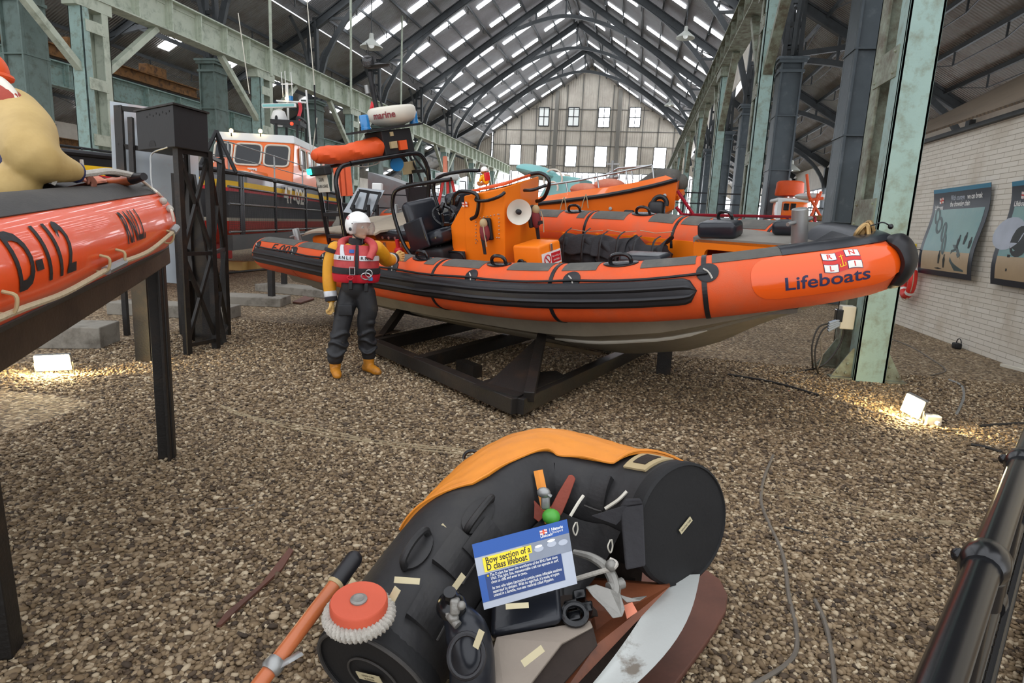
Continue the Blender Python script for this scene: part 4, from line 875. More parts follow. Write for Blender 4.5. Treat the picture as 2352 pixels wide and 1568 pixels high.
# ---- foredeck box with open front, pads, bollard
b = MB(); top = [(7.14, .3), (8.25, .1), (8.55, .1), (8.5, .45), (7.7, .86), (7.07, .9)]
b.prism([(x, y, .24) for x, y in top], (0, 0, .05)); fd = obj('foredeck', b, ['deck_grey'], rib)
P0, P1 = V3(7.14, .3, 0), V3(8.25, .1, 0); dn = unit(np.cross(P1-P0, (0, 0, 1)))
fp_ = lambda s, z, o=0.: P0+(P1-P0)*s+V3(0, 0, z)+dn*o
b = MB(); hole = [fp_(.12+.0, -.2)] + [fp_(.12+.05*(1-cos(a)), .10+.07*sin(a)) for a in np.linspace(0, pi/2, 6)] + [fp_(.88-.05*(1-cos(a)), .10+.07*sin(a)) for a in np.linspace(pi/2, 0, 6)] + [fp_(.88, -.2)]
outer = [fp_(0, -.2)] + [fp_(-.0+.05*(1-cos(a)), .17+.1*sin(a)) for a in np.linspace(0, pi/2, 6)] + [fp_(1-.05*(1-cos(a)), .17+.1*sin(a)) for a in np.linspace(pi/2, 0, 6)] + [fp_(1, -.2)]
nh = len(hole); v = hole+outer+[p-dn*.05 for p in hole]+[p-dn*.05 for p in outer]
b.add(v, [(i, i+1, nh+i+1, nh+i) for i in range(nh-1)]+[(2*nh+i, 3*nh+i, 3*nh+i+1, 2*nh+i+1) for i in range(nh-1)]+[(nh+i, nh+i+1, 3*nh+i+1, 3*nh+i) for i in range(nh-1)]+[(i, 2*nh+i, 2*nh+i+1, i+1) for i in range(nh-1)]); obj('foredeck_front', b, 'gel_orange', rib)
b = MB(); b.prism([fp_(.02, -.2, -.4), fp_(.98, -.2, -.3), fp_(.98, .24, -.3), fp_(.02, .24, -.4)], dn*.02); b.prism([fp_(0, -.2), fp_(0, .24), fp_(0, .24, -.4), fp_(0, -.2, -.4)], (.02, 0, 0)); obj('foredeck_lining', b, 'sponson_orange', rib)
bc = fp_(.52, -.02, -.16); t = thing('stowed_bag', 'dark bag with white printed lines stowed inside the open bow locker', 'bag', Bw(bc+V3(0, 0, -.18)), AB)
b = MB(); b.rbox(V3(0, 0, .19), (.55, .26, .3), r=.1, n=4); obj('bag_body', b, 'black_cloth', t, smooth=True)
b = MB(); text_on(b, 'FAST SET', lambda x, y: V3(x, -.136, .26+y), .05); b.tube([(-.2, -.134, .1), (-.12, -.134, .3), (.1, -.134, .3), (.22, -.134, .12)], .006, 4); b.tube(arc((0.02, -.134, .08), .12, 0, pi, 10), .006, 4); obj('printed_lines', b, 'white', t)
b = MB(); b.prism([(6.9, -.66, -.02), (8.4, -.28, -.02), (8.6, 0, .02), (8.3, .12, .0), (7.14, .3, -.04)], (0, 0, .03)); obj('lower_foredeck', b, 'deck_grey', rib)
def pad(c, sz, label): b = MB(); b.rbox(c, sz, r=.05, n=4); obj('padded_seat', b, 'vinyl', rib, smooth=True)
pad((7.42, .35, .37), (.42, .24, .17), ''); pad((6.98, -.42, .14), (.5, .26, .26), '')
bollard((8.3, .12, .27), .34, .072, d=(.3, .95, 0))
b = MB(); b.rbox((8.05, .55, .36), (.3, .2, .14), r=.05, n=3); obj('bow_pad_block', b, 'vinyl', rib, smooth=True)
# ---- soft toy sitting on the console
q = Lz(1075, 437, .97) if False else V3(4.52, -.12, .985)
toy = thing('soft_toy', 'small brown soft toy bear in white helmet and red lifejacket sitting on the console', 'soft toy', Bw(q), AB*.66); toy.matrix_world = Matrix([[*(AB.T*.66)[i], Bw(q)[i]] for i in range(3)]+[[0, 0, 0, 1]])
b = MB(); b.sphere((0, 0, .12), (.07, .075, .11)); obj('body', b, 'yellow', toy, smooth=True)
b = MB(); b.sphere((-.02, 0, .27), (.062, .062, .065)); b.sphere((-.075, -.0, .255), (.03, .03, .028)); hd = obj('head', b, 'brown_fur', toy, smooth=True)
b = MB(); b.sphere((-.1, 0, .262), .011, 8, 6); b.sphere((-.075, -.025, .285), .007, 6, 4); b.sphere((-.075, .025, .285), .007, 6, 4); obj('nose_and_eyes', b, 'black_gloss', hd, smooth=True)
b = MB(); b.grid(lambda u, v: V3(-.0+.074*cos(2*pi*u)*sin(pi*.55*v), .074*sin(2*pi*u)*sin(pi*.55*v), .275+.075*cos(pi*.55*v)), 16, 8, wrapu=True); obj('helmet', b, 'white', toy, smooth=True)
for s in (-1, 1):
    b = MB(); b.tube([(0, s*.04, .05), (-.07, s*.06, .03), (-.13, s*.07, .03)], [.035, .035, .033], 10); b.sphere((-.14, s*.07, .045), (.025, .035, .045)); obj('leg', b, 'brown_fur', toy, smooth=True)
    b = MB(); b.tube([(0, s*.07, .18), (-.04, s*.1, .12), (-.07, s*.08, .09)], [.03, .028, .025], 8); obj('arm', b, 'yellow', toy, smooth=True)
b = MB(); b.rbox((-.055, 0, .14), (.05, .13, .13), r=.02); b.rbox((.05, 0, .16), (.05, .13, .16), r=.02); obj('lifejacket', b, 'red', toy, smooth=True)
# ================================================================ INFLATABLE D-112 ON ITS STEEL STAND, LEFT
mat('d_orange', '#ee5420', .3, 0, .07, 3., bump=.08, bscale=30, coat=.25, dirt='#e2571f', dscale=3., dlo=.5, dhi=.8)
mat('faded_black', '#3a3836', .7, 0, .2, 4., bump=.2, bscale=70, dirt='#4e4a45', dscale=2.5, dlo=.45, dhi=.8)
mat('canvas_pink', '#d98366', .7, 0, .12, 4., bump=.25, bscale=20, dirt='#e8a68c', dscale=3., dlo=.5, dhi=.8)
mat('varnished_wood', '#b9663a', .35, 0, .25, 7., bump=.1, bscale=40, coat=.2)
mat('worn_black_steel', '#211e1b', .5, .3, .3, 6., bump=.25, bscale=60, dirt='#3a2d22', dscale=4., dlo=.5, dhi=.75)
mat('stand_brown', '#4a3c2e', .6, .2, .25, 4., bump=.2, bscale=50, dirt='#2f261d', dscale=3., dlo=.45, dhi=.75)
mat('oilskin', '#bfa266', .65, 0, .14, 4., bump=.35, bscale=14, dirt='#a88c52', dscale=3., dlo=.45, dhi=.75)
mat('mannequin_skin', '#c9a184', .5, 0, .06, 8.)
mat('tan_skin', '#7d4b3a', .6, 0, .1, 8.)
mat('dark_red_cloth', '#9b3a28', .7, 0, .2, 8., bump=.3, bscale=40)
DD = unit((-.441, .897, .076)); DN = unit(np.cross((0, 0, 1), DD)); DU = np.cross(DD, DN)     # forward, left, up
# slight heel towards the viewer
hl = radians(-6.6); DN, DU = DN*cos(hl)+DU*sin(hl), -DN*sin(hl)+DU*cos(hl)
FD = Fr(np.stack([DD, DN, DU]), V3(-2.34, 1.988, 1.548))
dbt = thing('inflatable_boat', 'orange and black inflatable boat D-112 at the left edge raised on a steel stand', 'boat', FD.O, FD.A)
bow_ = [(1.338+.68*sin(a)**.9, .78-.78*cos(a)**1.25, .02*sin(a)**2) for a in np.linspace(0, pi/2, 18)]
dp = [(x, 0, 0) for x in np.linspace(-1.9, 1.30, 20)] + bow_ + [(x, 1.56-y, z) for x, y, z in bow_[-2::-1]] + [(x, 1.56, 0) for x in np.linspace(1.30, -1.9, 20)]
TD = Sponson(dp, [.225]*len(dp)); LD = TD.L
def surf(u, v, dr=0., T=TD, F=FD):     # point of the tube's near surface seen at a pixel
    best = (1e9, None)
    for lo, hi, n, a0, a1, m in ((.05, .6, 90, -60, 98, 40), (None, None, 14, None, None, 14)):
        if lo is None: q0, p0 = best[1]; lo, hi, a0, a1 = q0-.012, q0+.012, p0-8, p0+8
        for q in np.linspace(lo, hi, n):
            for a in np.linspace(a0, a1, m):
                w = F.W(T.pt(q, a*pi/180, 0)); c = CM @ (w-EYE); d = (1176+FPX*c[0]/c[2]-u)**2+(784+FPX*c[1]/c[2]-v)**2
                if d < best[0]: best = (d, (q, a))
    return T.pt(best[1][0], best[1][1]*pi/180, dr)
b = MB(); b.grid(lambda u, v: TD.pt(v, 2*pi*u), 44, 130, wrapu=True); obj('sponson', b, 'd_orange', dbt, smooth=True)
qd = lambda x: (x+1.9)/LD
def edge_top(u, v): return 1
b = MB(); TD.patch(b, 0.002, .998, 44*D2, 205*D2, .006, 120, 22); obj('deck_tread', b, 'faded_black', dbt, smooth=True)
b = MB(); TD.patch(b, 0.002, .998, -120*D2, -47*D2, .006, 120, 12); obj('keel_wrap', b, 'faded_black', dbt, smooth=True)
def wd(qc, ph, off=.004): return lambda x, y: TD.pt(qc+x/LD, ph+y/.225, off)
xl = lambda u, v: FD.Y(u, v, -.215)[0]
b = MB(); text_on(b, 'D-112', wd(qd((xl(22, 640)+xl(158, 575))/2+.02), 4*D2), .27, sub=.04, sx=.66, bold=.018); obj('registration_number', b, 'black_matt', dbt)
b = MB(); text_on(b, 'R.N.L.I.', wd(qd((xl(268, 520)+xl(330, 495))/2), 6*D2), .21, sub=.04, sx=.5, bold=.018, space=.92); obj('lettering', b, 'black_matt', dbt)
# lifeline with loops along the lower side
xs = [xl(20, 740), xl(232, 613), xl(268, 597), xl(378, 530)+.02]
b = MB(); b.tube(smooth_path([TD.pt(qd(x), a*D2, .03) for x, a in ((-1.2, -26), (xs[0], -27), ((xs[0]+xs[1])/2, -31), (xs[1], -26), (xs[2], -25), ((xs[2]+xs[3])/2, -26), (xs[3], -14))], 6), .011, 7); obj('grab_line', b, 'rope_tan', dbt, smooth=True)
b = MB(); p = [TD.pt(qd(x), a*D2, .032) for x, a in ((xs[1], -26), (xs[2]+.02, -25))]; b.tube(p, .02, 8); obj('line_sleeve', b, 'galv', dbt, smooth=True)
b = MB(); p = [TD.pt(qd(xs[3]+d), a*D2, .03) for d, a in ((0, -14), (.09, -9))]; b.tube(p, .022, 8); obj('line_sleeve', b, 'galv', dbt, smooth=True)
for x in xs:
    b = MB(); b.tube(smooth_path([TD.pt(qd(x), a*D2, d) for a, d in ((-12, .0), (-14, .035), (-22, .04), (-28, .03), (-30, .0))], 4), .006, 6); obj('line_loop', b, 'khaki', dbt, smooth=True)
# floor and dark interior, canvas dodger
b = MB(); b.prism([(-1.9, .1, -.12), (1.6, .1, -.12), (2.0, .78, -.1), (1.6, 1.46, -.12), (-1.9, 1.46, -.12)], (0, 0, -.08)); obj('floor_sheet', b, 'faded_black', dbt)
def dodger(u, v):   # u across, v aft to bow
    w = .82*(1-.8*v**2.4); y = .78+(2*u-1)*w; x = .75+1.2*v; k = sin(pi*u)**.6
    return V3(x, y, .235+.15*k*(1-v**2.2)+.012*sin(9*u+3*v)*k+.01*v)
b = MB(); b.shell(lambda u, v, d: dodger(u, v)+V3(0, 0, d), 24, 16, .01); obj('canvas_dodger', b, 'canvas_pink', dbt, smooth=True)
def onbow(u, v): return None
# painter rope over the bow
b = MB(); P = [FD.D(u, v, t) for u, v, t in ((180, 401, 2.95), (215, 397, 3.05), (250, 393, 3.15), (290, 399, 3.3), (320, 408, 3.4))]; b.tube(smooth_path(P, 4), .017, 7); obj('painter_rope', b, 'rope_grey', dbt, smooth=True)
b = MB(); P = [FD.D(u, v, t) for u, v, t in ((238, 392, 3.22), (262, 396, 3.3), (272, 402, 3.33), (250, 400, 3.25), (240, 396, 3.2))]; b.tube(smooth_path(P, 4), .012, 6); P = [FD.D(u, v, t) for u, v, t in ((270, 393, 3.32), (295, 399, 3.42), (312, 403, 3.48), (290, 405, 3.4))]; b.tube(smooth_path(P, 4), .012, 6); obj('rope_splice', b, 'black_matt', dbt, smooth=True)
for k in range(2):
    b = MB(); P = [TD.pt(qd(1.45)+f*.20, (96-62*f+4*k)*D2, .012+.006*k) for f in np.linspace(.3, 1, 10)]; P = [FD.D(318, 408, 3.38)]+[surf(u, v, .012+.008*k) for u, v in ((345-3*k, 437), (362-3*k, 450), (374-2*k, 466), (386-2*k, 482), (393-2*k, 508))]; b.tube(smooth_path(P, 4), .008, 6); obj('bow_line', b, 'dull_white', dbt, smooth=True)
b = MB()
for u, v in ((370, 464), (377, 472), (384, 482)): b.sphere(surf(u, v, .015), .022, 8, 6)
obj('line_knot', b, 'rope_grey', dbt, smooth=True)
for u, v0, v1, t in ((187, 367, 407, 3.1), (126, 398, 424, 2.8)):
    b = MB(); P = [FD.D(u, v0, t), FD.D(u+2, (v0+v1)/2, t), FD.D(u-4, v1, t)]; b.tube(smooth_path(P, 4), .009, 6); obj('lashing', b, 'rope_grey', dbt, smooth=True)
# paddle lying along the tube
pa = thing('paddle', 'orange varnished wooden paddle lashed along the top of boat D-112', 'paddle', FD.W((0, .1, .25)), FD.A)
s0 = FD.W(TD.pt(qd(-.35), 70*D2, .035)); s1 = FD.W(TD.pt(qd(1.42), 80*D2, .035))
e0, e1 = FD.W(surf(28, 474, .055)), FD.W(surf(296, 434, .06))
b = MB(); b.tube([e0, e0*.5+e1*.5, e1], [.030, .031, .030], 14); obj('shaft', b, 'varnished_wood', pa, world=True, smooth=True)
b = MB(); b.cyl(e1, e1+unit(e1-e0)*.12, .03, 12, r2=.02); obj('tip', b, 'black_rubber', pa, world=True, smooth=True)
e2 = e0-unit(e1-e0)*.45; up_ = V3(-.5, .2, .8)
b = MB(); dv = unit(e0-e2); sd = unit(np.cross(dv, up_))
b.grid(lambda u, v: e0+(e2-e0)*v + sd*interp(v, [0, .3, 1], [.03, .075, .085])*cos(2*pi*u) + np.cross(sd, dv)*interp(v, [0, .3, 1], [.03, .014, .01])*sin(2*pi*u), 20, 10, wrapu=True); obj('blade', b, 'varnished_wood', pa, world=True, smooth=True)
b = MB(); c = e0*.2+e1*.8; b.tube(arc(c, .037, 0, 2*pi, 16, unit(np.cross(e1-e0, (0, 0, 1))), V3(0, 0, 1))[:-1], .006, 6, closed=True); obj('strap', b, 'stand_brown', pa, world=True, smooth=True)
# steel stand: sloping bearer under the bow, tall post, and wide channel behind
st = thing('boat_stand', 'brown-black steel stand with sloping bearer and tall square post under boat D-112', 'stand', onZ(385, 1052))
bz = onZ(385, 1052); pt_ = V3(bz[0], bz[1], onX(360, 602, bz[0])[2])
b = MB(); b.bar(bz, pt_, .105, .07, DD); b.bar(bz+V3(.045, -.02, 0), pt_+V3(.045, -.02, 0), .02, .1, DD); obj('post', b, 'worn_black_steel', st, world=True, bev=.008)
s0 = pt_+DD*.12+V3(0, 0, .05); s1 = s0-DD*3.0-V3(0, 0, .06); b = MB(); b.bar(s0, s1, .12, .15, (0, 0, 1)); obj('bearer', b, 'stand_brown', st, world=True, bev=.012)
s2 = s0+DN*1.2; b = MB(); b.bar(s2, s2-DD*3, .12, .15, (0, 0, 1)); obj('bearer', b, 'stand_brown', st, world=True, bev=.012)
b = MB(); b.bar(s2*[1, 1, 0]-DD*[.1, .1, 0], s2-DD*.1, .1, .07, DD); obj('post', b, 'worn_black_steel', st, world=True, bev=.008)
nl = onZ(15, 1568) ; b = MB(); q = onZ(20, 1500); b.bar(V3(q[0]-.0, q[1], 0), V3(q[0]-.05, q[1], 1.3), .07, .1, DD); obj('post', b, 'worn_black_steel', st, world=True, bev=.008)
b = MB(); q = s0-DD*2.6; b.bar(q, q+DN*1.2, .1, .12, (0, 0, 1)); obj('cross_bearer', b, 'stand_brown', st, world=True)
# oilskin-clad mannequin in the boat, leaning on the gunwale
cw = thing('mannequin', 'mannequin in khaki oilskin and orange cap leaning over inside boat D-112, cut by the frame', 'mannequin', atD(-60, 560, 3.1))
J = lambda u, v, t: atD(u, v, t)
sh, el, wr = J(28, 262, 2.95), J(72, 352, 2.72), J(166, 392, 2.92)
b = MB(); hc = J(-44, 172, 3.2)
b.sphere(hc, (.095, .11, .125), 20, 14); limb(b, [J(-50, 215, 3.08), J(-52, 245, 3.1)], [.055, .06])
b.sphere(hc+unit(CM[0]*.6-CM[2]*.8)*.1+V3(0, 0, -.02), (.02, .02, .025), 8, 6); b.sphere(J(-60, 300, 3.15), (.2, .16, .2), 16, 10); limb(b, [J(-50, 330, 3.15), J(-60, 460, 3.15)], [.17, .18])
obj('body', b, 'tan_skin', cw, world=True, smooth=True); remesh(cw.children[0], .012)
b = MB(); b.grid(lambda u, v: hc+V3(.115*cos(2*pi*u)*sin(pi*.56*v)*(1+.02*sin(20*u)), .125*sin(2*pi*u)*sin(pi*.56*v), .02+.12*cos(pi*.56*v)), 24, 10, wrapu=True); b.tube([hc+V3(.116*cos(a), .126*sin(a), -.0) for a in np.linspace(0, 2*pi, 25)[:-1]], .018, 8, closed=True); obj('cap', b, 'flotation', cw, world=True, smooth=True)
b = MB()
limb(b, [J(-95, 250, 3.3), J(-75, 330, 3.2), J(-70, 420, 3.15), J(-75, 470, 3.15)], [.16, .24, .22, .22], 16); b.sphere(J(-20, 285, 3.05), (.19, .16, .18), 16, 10); b.sphere(J(-60, 250, 3.1), (.2, .16, .1), 16, 10)
limb(b, [sh, J(60, 300, 2.85), el, J(115, 378, 2.8), wr], [.125, .122, .108, .085, .052], 16)
limb(b, [J(-20, 440, 3.0), J(30, 435, 2.75)], [.13, .11], 14)
j_ = obj('jacket', b, 'oilskin', cw, world=True, smooth=True); remesh(j_, .014, 8)
b = MB(); b.lathe([(.045, 0), (.05, .04), (.04, .05)], wr-CM[0]*.012, unit(wr-J(115, 378, 2.8)), 14); obj('cuff', b, 'navy', cw, world=True, smooth=True)
b = hand('hand', cw, np.stack([unit(wr-J(115, 378, 2.8)), V3(0, 0, 1)*.2+CM[2]*-.9, V3(0, 0, 1)]), wr, .8); h_ = obj('hand', b, 'tan_skin', cw, world=True, smooth=True); remesh(h_, .006, 3)
b = MB(); P = [J(-110, 200, 3.25), J(-40, 214, 2.92), J(14, 228, 2.86), J(40, 262, 2.86)]; b.tube(smooth_path(P, 6), [.05]*6+[.06]*7+[.06]*5+[.035], 12); P = [J(-40, 190, 2.95), J(0, 222, 2.84), J(30, 258, 2.84), J(52, 285, 2.86)]; lj = obj('lifejacket_collar', b, 'dark_red_cloth', cw, world=True, smooth=True)
b = MB(); P = [J(-40, 176, 2.93), J(-5, 186, 2.88), J(18, 205, 2.85), J(38, 236, 2.84)]; b.tube(smooth_path(P, 6), .026, 10); obj('white_band', b, 'dull_white', lj, world=True, smooth=True)
b = MB(); b.tube(smooth_path([J(-60, 372, 2.85), J(0, 376, 2.75), J(22, 374, 2.8)], 4), .04, 8, flat=1.); obj('belt', b, 'navy', cw, world=True, smooth=True)
b = MB(); b.sphere(J(44, 398, 2.92), (.075, .075, .1), 16, 12); obj('marker_float', b, 'dark_red_cloth', label='dark red ball float tucked under the arm of the khaki oilskin mannequin', cat='float', smooth=True)
# ================================================================ CUT-AWAY BOW SECTION IN THE FOREGROUND
mat('bow_black', '#1d1c1d', .55, 0, .35, 5., bump=.25, bscale=30, dirt='#35332f', dscale=3., dlo=.5, dhi=.8)
mat('disc_black', '#131314', .75, 0, .3, 8., bump=.2, bscale=60)
mat('orange_cloth', '#e08a26', .5, 0, .14, 3., bump=.12, bscale=18, dirt='#c97a24', dscale=2.5, dlo=.45, dhi=.8)
mat('label_cream', '#c6bb97', .6, 0, .1, 8.)
mat('keel_white', '#b9bcb8', .55, 0, .1, 4., dirt='#7b7368', dscale=4., dlo=.58, dhi=.66, bump=.1)
mat('old_plywood', '#6b4436', .6, 0, .25, 3., bump=.2, bscale=30, dirt='#4b3128', dscale=2.2, dlo=.45, dhi=.75)
mat('floor_wood', '#7a4327', .45, 0, .3, 6., bump=.2, bscale=30, dirt='#3b2418', dscale=3., dlo=.45, dhi=.7)
mat('grey_mat', '#8d8276', .85, 0, .15, 6., bump=.2, bscale=60)
mat('dark_core', '#2b2019', .9, 0, .4, 12., bump=.6, bscale=40)
mat('sign_blue', '#164f9c', .4, 0, .04); mat('sign_deep', '#12356f', .4, 0, .04); mat('sign_grey', '#a9b0bc', .4, 0, .2, 4.); mat('sign_photo', '#7f8794', .4, 0, .3, 9.); mat('sign_yellow', '#f0d524', .4, 0, .03)
mat('lime', '#4fa53b', .4, 0, .15, 6.); mat('red_brown', '#8a3a26', .6, 0, .2, 10., bump=.2)
mat('anchor_grey', '#8c8a84', .5, .5, .2, 10., bump=.3, bscale=60); mat('wheel_red', '#c9563a', .6, 0, .12, 8., bump=.1)
KP = [(865, 1545, 2.1), (955, 1402, 2.3), (1072, 1243, 2.53), (1160, 1150, 2.7), (1240, 1110, 2.82), (1320, 1122, 2.8), (1430, 1158, 2.70), (1503, 1180, 2.585), (1564, 1202, 2.46)]
kp = smooth_path([atD(*k) for k in KP], 6)
kr = list(np.interp(np.linspace(0, 1, len(kp)), [0, .5, .8, 1], [.222, .232, .236, .238]))
TK = Sponson(kp, kr, (-.05, -.12, 1)); LK = TK.L
bs = thing('lifeboat_bow_section', 'cut-away black inflatable bow section with orange cloth top lying on the gravel in the foreground', 'boat section', (-.35, 2.2, 0))
b = MB(); b.grid(lambda u, v: TK.pt(v, 2*pi*u)+V3(0, 0, .006*sin(14*u+9*v)), 44, 60, wrapu=True); obj('tube', b, 'bow_black', bs, world=True, smooth=True)
def endcap(q, s, nm, ring=False):
    c, t, r = TK.at(q); n = t*s; o = unit(np.cross(t, TK.up)); w = np.cross(o, t); f = lambda rad, a, h: c + n*h + (o*cos(a)+w*sin(a))*rad
    b = MB(); N = 48; prof = [(r*1.0, -.05), (r*1.03, -.02), (r*1.03, .012), (r*.985, .02), (r*.97, .012), (.001, .016)]
    b.add([f(p, 2*pi*k/N, h) for p, h in prof for k in range(N)], [(i*N+k, i*N+(k+1) % N, (i+1)*N+(k+1) % N, (i+1)*N+k) for i in range(len(prof)-1) for k in range(N)]); e = obj(nm, b, 'disc_black', bs, world=True, smooth=True, ang=30)
    if ring: b = MB(); b.tube([f(.098, a, .022)-w*.0 for a in np.linspace(.2, 2*pi-.1, 40)], .004, 6); b.tube([f(r*.98, a, .022) for a in np.linspace(0, 2*pi, 60)[:-1]], .007, 6, closed=True); obj('ring_seam', b, 'faded_black', e, world=True, smooth=True)
    return e, c, n, o, w
eR, cR, nR, oR, wR = endcap(1, 1, 'end_disc'); eL, cL, nL, oL, wL = endcap(0, -1, 'end_disc', True)
def label(c, x, y, w, h, par, lines=None):
    n = unit(np.cross(x, y)); x = unit(x); y = unit(y); b = MB(); b.prism([c-x*w/2-y*h/2, c+x*w/2-y*h/2, c+x*w/2+y*h/2, c-x*w/2+y*h/2], n*.003); o = obj('label_plate', b, 'label_cream', par, world=True)
    for i, s in enumerate(lines or []):
        b = MB(); text_on(b, s, plane_fn(c+n*.0045+y*(h*.22*(len(lines)-1-2*i)), x, y), h*(.5 if len(lines) == 1 else .36), sx=.8); obj('lettering', b, 'black_matt', o, world=True)
CR, CU = CM[0], -CM[1]
def cl(u, v, t, ang, w, h, par=None, lines=None, tilt=.5):
    """small cream plate: at pixel-ray (u,v) depth t, facing mostly up and towards the aisle"""
    a = radians(ang); x = CR*cos(a)+CU*sin(a); y = -CR*sin(a)+CU*cos(a); yy = unit(y-CM[2]*tilt*-1); label(atD(u, v, t), x, yy, w, h, par or bs, lines)
label(cR+nR*.024+oR*0+wR*.0, unit(CR*.84+CU*.54-nR*np.dot(CR*.84+CU*.54, nR)), unit(np.cross(nR, unit(CR*.84+CU*.54-nR*np.dot(CR*.84+CU*.54, nR)))), .075, .022, eR, ['INFLATED TUBE'])
xx = unit(CR*.92+CU*.30-nL*np.dot(CR*.92+CU*.30, nL)); label(cL+nL*.03+np.cross(nL, xx)*.02, xx, np.cross(nL, xx), .1, .034, eL, ['INNER TUBE', 'BLADDER'])
# orange cloth over the crown of the tube
def cloth(u, v, d):
    q = .255+.70*u; k = sqrt(max(0, sin(pi*min(1, max(0, u)))))**.8; lo = interp(u, [0, .25, .5, .55, 1], [112, 78, 62, 60, 80]); hi = 168
    lo = hi-(hi-lo)*min(1, (min(u, 1-u)*5)**.6); return TK.pt(q, (lo+(hi-lo)*v)*D2, .004+d*(1+.5*sin(40*v+30*u)*k))
b = MB(); b.shell(cloth, 90, 18, .009); oc = obj('orange_cloth', b, 'orange_cloth', bs, world=True, smooth=True)
b = MB(); P = [cloth(u, 0, .012) for u in np.linspace(.02, .98, 60)]; b.tube(P, .006, 6); obj('cloth_hem', b, 'orange_cloth', oc, world=True, smooth=True)
# strap, clip, green ball and red blades at the stem
S = lambda u, v, t: atD(u, v, t)
b = MB(); P = [S(1236, 1080, 2.55), S(1244, 1120, 2.52), S(1252, 1160, 2.5), S(1262, 1200, 2.5)]; b.tube(smooth_path(P, 4), .019, 4, flat=.25, up=-CM[2]); obj('orange_strap', b, 'orange_cloth', bs, world=True)
b = MB(); b.rbox(S(1253, 1148, 2.47), (.035, .03, .075), np.stack([CR, CM[2], CU]), r=.01); b.sphere(S(1249, 1131, 2.46), (.028, .02, .022)); b.cyl(S(1258, 1135, 2.45), S(1266, 1140, 2.45), .008, 8); obj('strap_clip', b, 'galv', bs, world=True, smooth=True)
b = MB(); b.sphere(S(1266, 1186, 2.44), (.036, .036, .03), 18, 12); obj('green_float', b, 'lime', label='small bright green ball float tucked behind the blue information sign', cat='float', smooth=True)
fn_ = thing('drogue_fins', 'pair of red-brown fins in a V behind the blue information sign', 'fins', S(1250, 1200, 2.48))
for q0, q1 in ((S(1182, 1120, 2.54), S(1246, 1190, 2.49)), (S(1316, 1092, 2.54), S(1272, 1185, 2.49))):
    b = MB(); d = unit(q1-q0); s = unit(np.cross(d, CM[2])); L_ = np.linalg.norm(q1-q0)
    pr_ = [(0, .004), (.04, .016), (.5, .024), (.85, .026), (1, .022)]; b.prism([q0+d*L_*f+s*w for f, w in pr_]+[q0+d*L_*f-s*w for f, w in pr_[::-1]], CM[2]*.008); obj('fin', b, 'red_brown', fn_, world=True, bev=.003)
# rings, handles, flaps, fill valves on the left arm
b = MB(); b.tube(arc(TK.pt(.5, 150*D2, .02), .035, 0, pi, 12, CR, CU), .008, 8); obj('bow_ring', b, 'black_gloss', bs, world=True, smooth=True)
def onK(q, ph, d=0.): return TK.pt(q, ph*D2, d)
for q, ph in ((.2, 88), (.34, 60)):
    b = MB(); TK.disc(b, q, ph*D2, .05, .01, 20, 0, .085); P = [onK(q-.045, ph, .0), onK(q-.04, ph, .04), onK(q, ph, .055), onK(q+.04, ph, .04), onK(q+.045, ph, 0)]; b.tube(smooth_path(P, 4), .014, 8); obj('grab_handle', b, 'bow_black', bs, world=True, smooth=True)
for q, ph in ((.1, 50), (.24, 55), (.3, 40), (.82, 40)):
    b = MB(); TK.patch(b, q-.045, q+.045, (ph-18)*D2, (ph+14)*D2, .02, 10, 8, edge=lambda u, v: .5+.8*v); obj('flap', b, 'bow_black', bs, world=True)
    b = MB(); P = [onK(q-.045+.09*f, ph-18, .02) for f in np.linspace(0, 1, 6)]; b.tube(P, .004, 5); obj('flap_edge', b, 'faded_black', bs, world=True)
b = MB(); c = S(1036, 1385, 1.98); b.lathe([(.05, -.02), (.045, .0), (.03, .012), (.018, .02), (.018, .045), (.024, .05), (.02, .065), (.001, .066)], c, unit(CU*.8-CM[2]*.6), 18); obj('inflation_valve', b, 'black_gloss', bs, world=True, smooth=True)
b = MB(); b.rbox(S(1045, 1392, 1.93), (.03, .05, .03), np.stack([CR, CU, CM[2]]), r=.008); b.sphere(S(1060, 1390, 1.92), .014); b.sphere(S(1040, 1418, 1.94), (.02, .016, .016)); b.cyl(S(1028, 1408, 1.96), S(1052, 1436, 1.93), .014, 10); obj('valve_fitting', b, 'anchor_grey', bs, world=True, smooth=True)
# wide hose elbow beside the left end
b = MB(); P = [S(1040, 1400, 2.06), S(1066, 1440, 2.0), S(1082, 1490, 1.97), S(1085, 1560, 1.96), S(1085, 1640, 1.96)]; P = smooth_path(P, 6); b.tube(P, list(np.interp(np.linspace(0, 1, len(P)), [0, .3, 1], [.04, .07, .075])), 20); obj('bellows_hose', b, 'vinyl', bs, world=True, smooth=True)
b = MB(); b.tube([S(1071, 1505, 1.87)+(CR*cos(a)*.052+unit(CU*.9+CM[2]*.43)*sin(a)*.06) for a in np.linspace(0, 2*pi, 25)[:-1]], .009, 8, closed=True); obj('hose_mouth', b, 'black_rubber', bs, world=True, smooth=True)
for u, v, t, a, w, h in ((935, 1333, 2.06, -4, .085, .02), (905, 1368, 1.98, 62, .055, .026), (805, 1345, 2.02, 58, .05, .02), (1054, 1336, 2.12, 55, .06, .022), (1010, 1220, 2.33, 50, .06, .022), (1100, 1467, 1.86, 70, .055, .02), (1188, 1391, 2.02, 4, .075, .017), (1224, 1506, 1.93, 38, .08, .022), (1497, 1090, 2.36, -20, .001, .001)):
    if w > .01: cl(u, v, t, a, w, h)
b = MB(); TK.patch(b, .875, .955, 70*D2, 108*D2, .006, 6, 6); obj('worn_patch', b, 'khaki', bs, world=True)
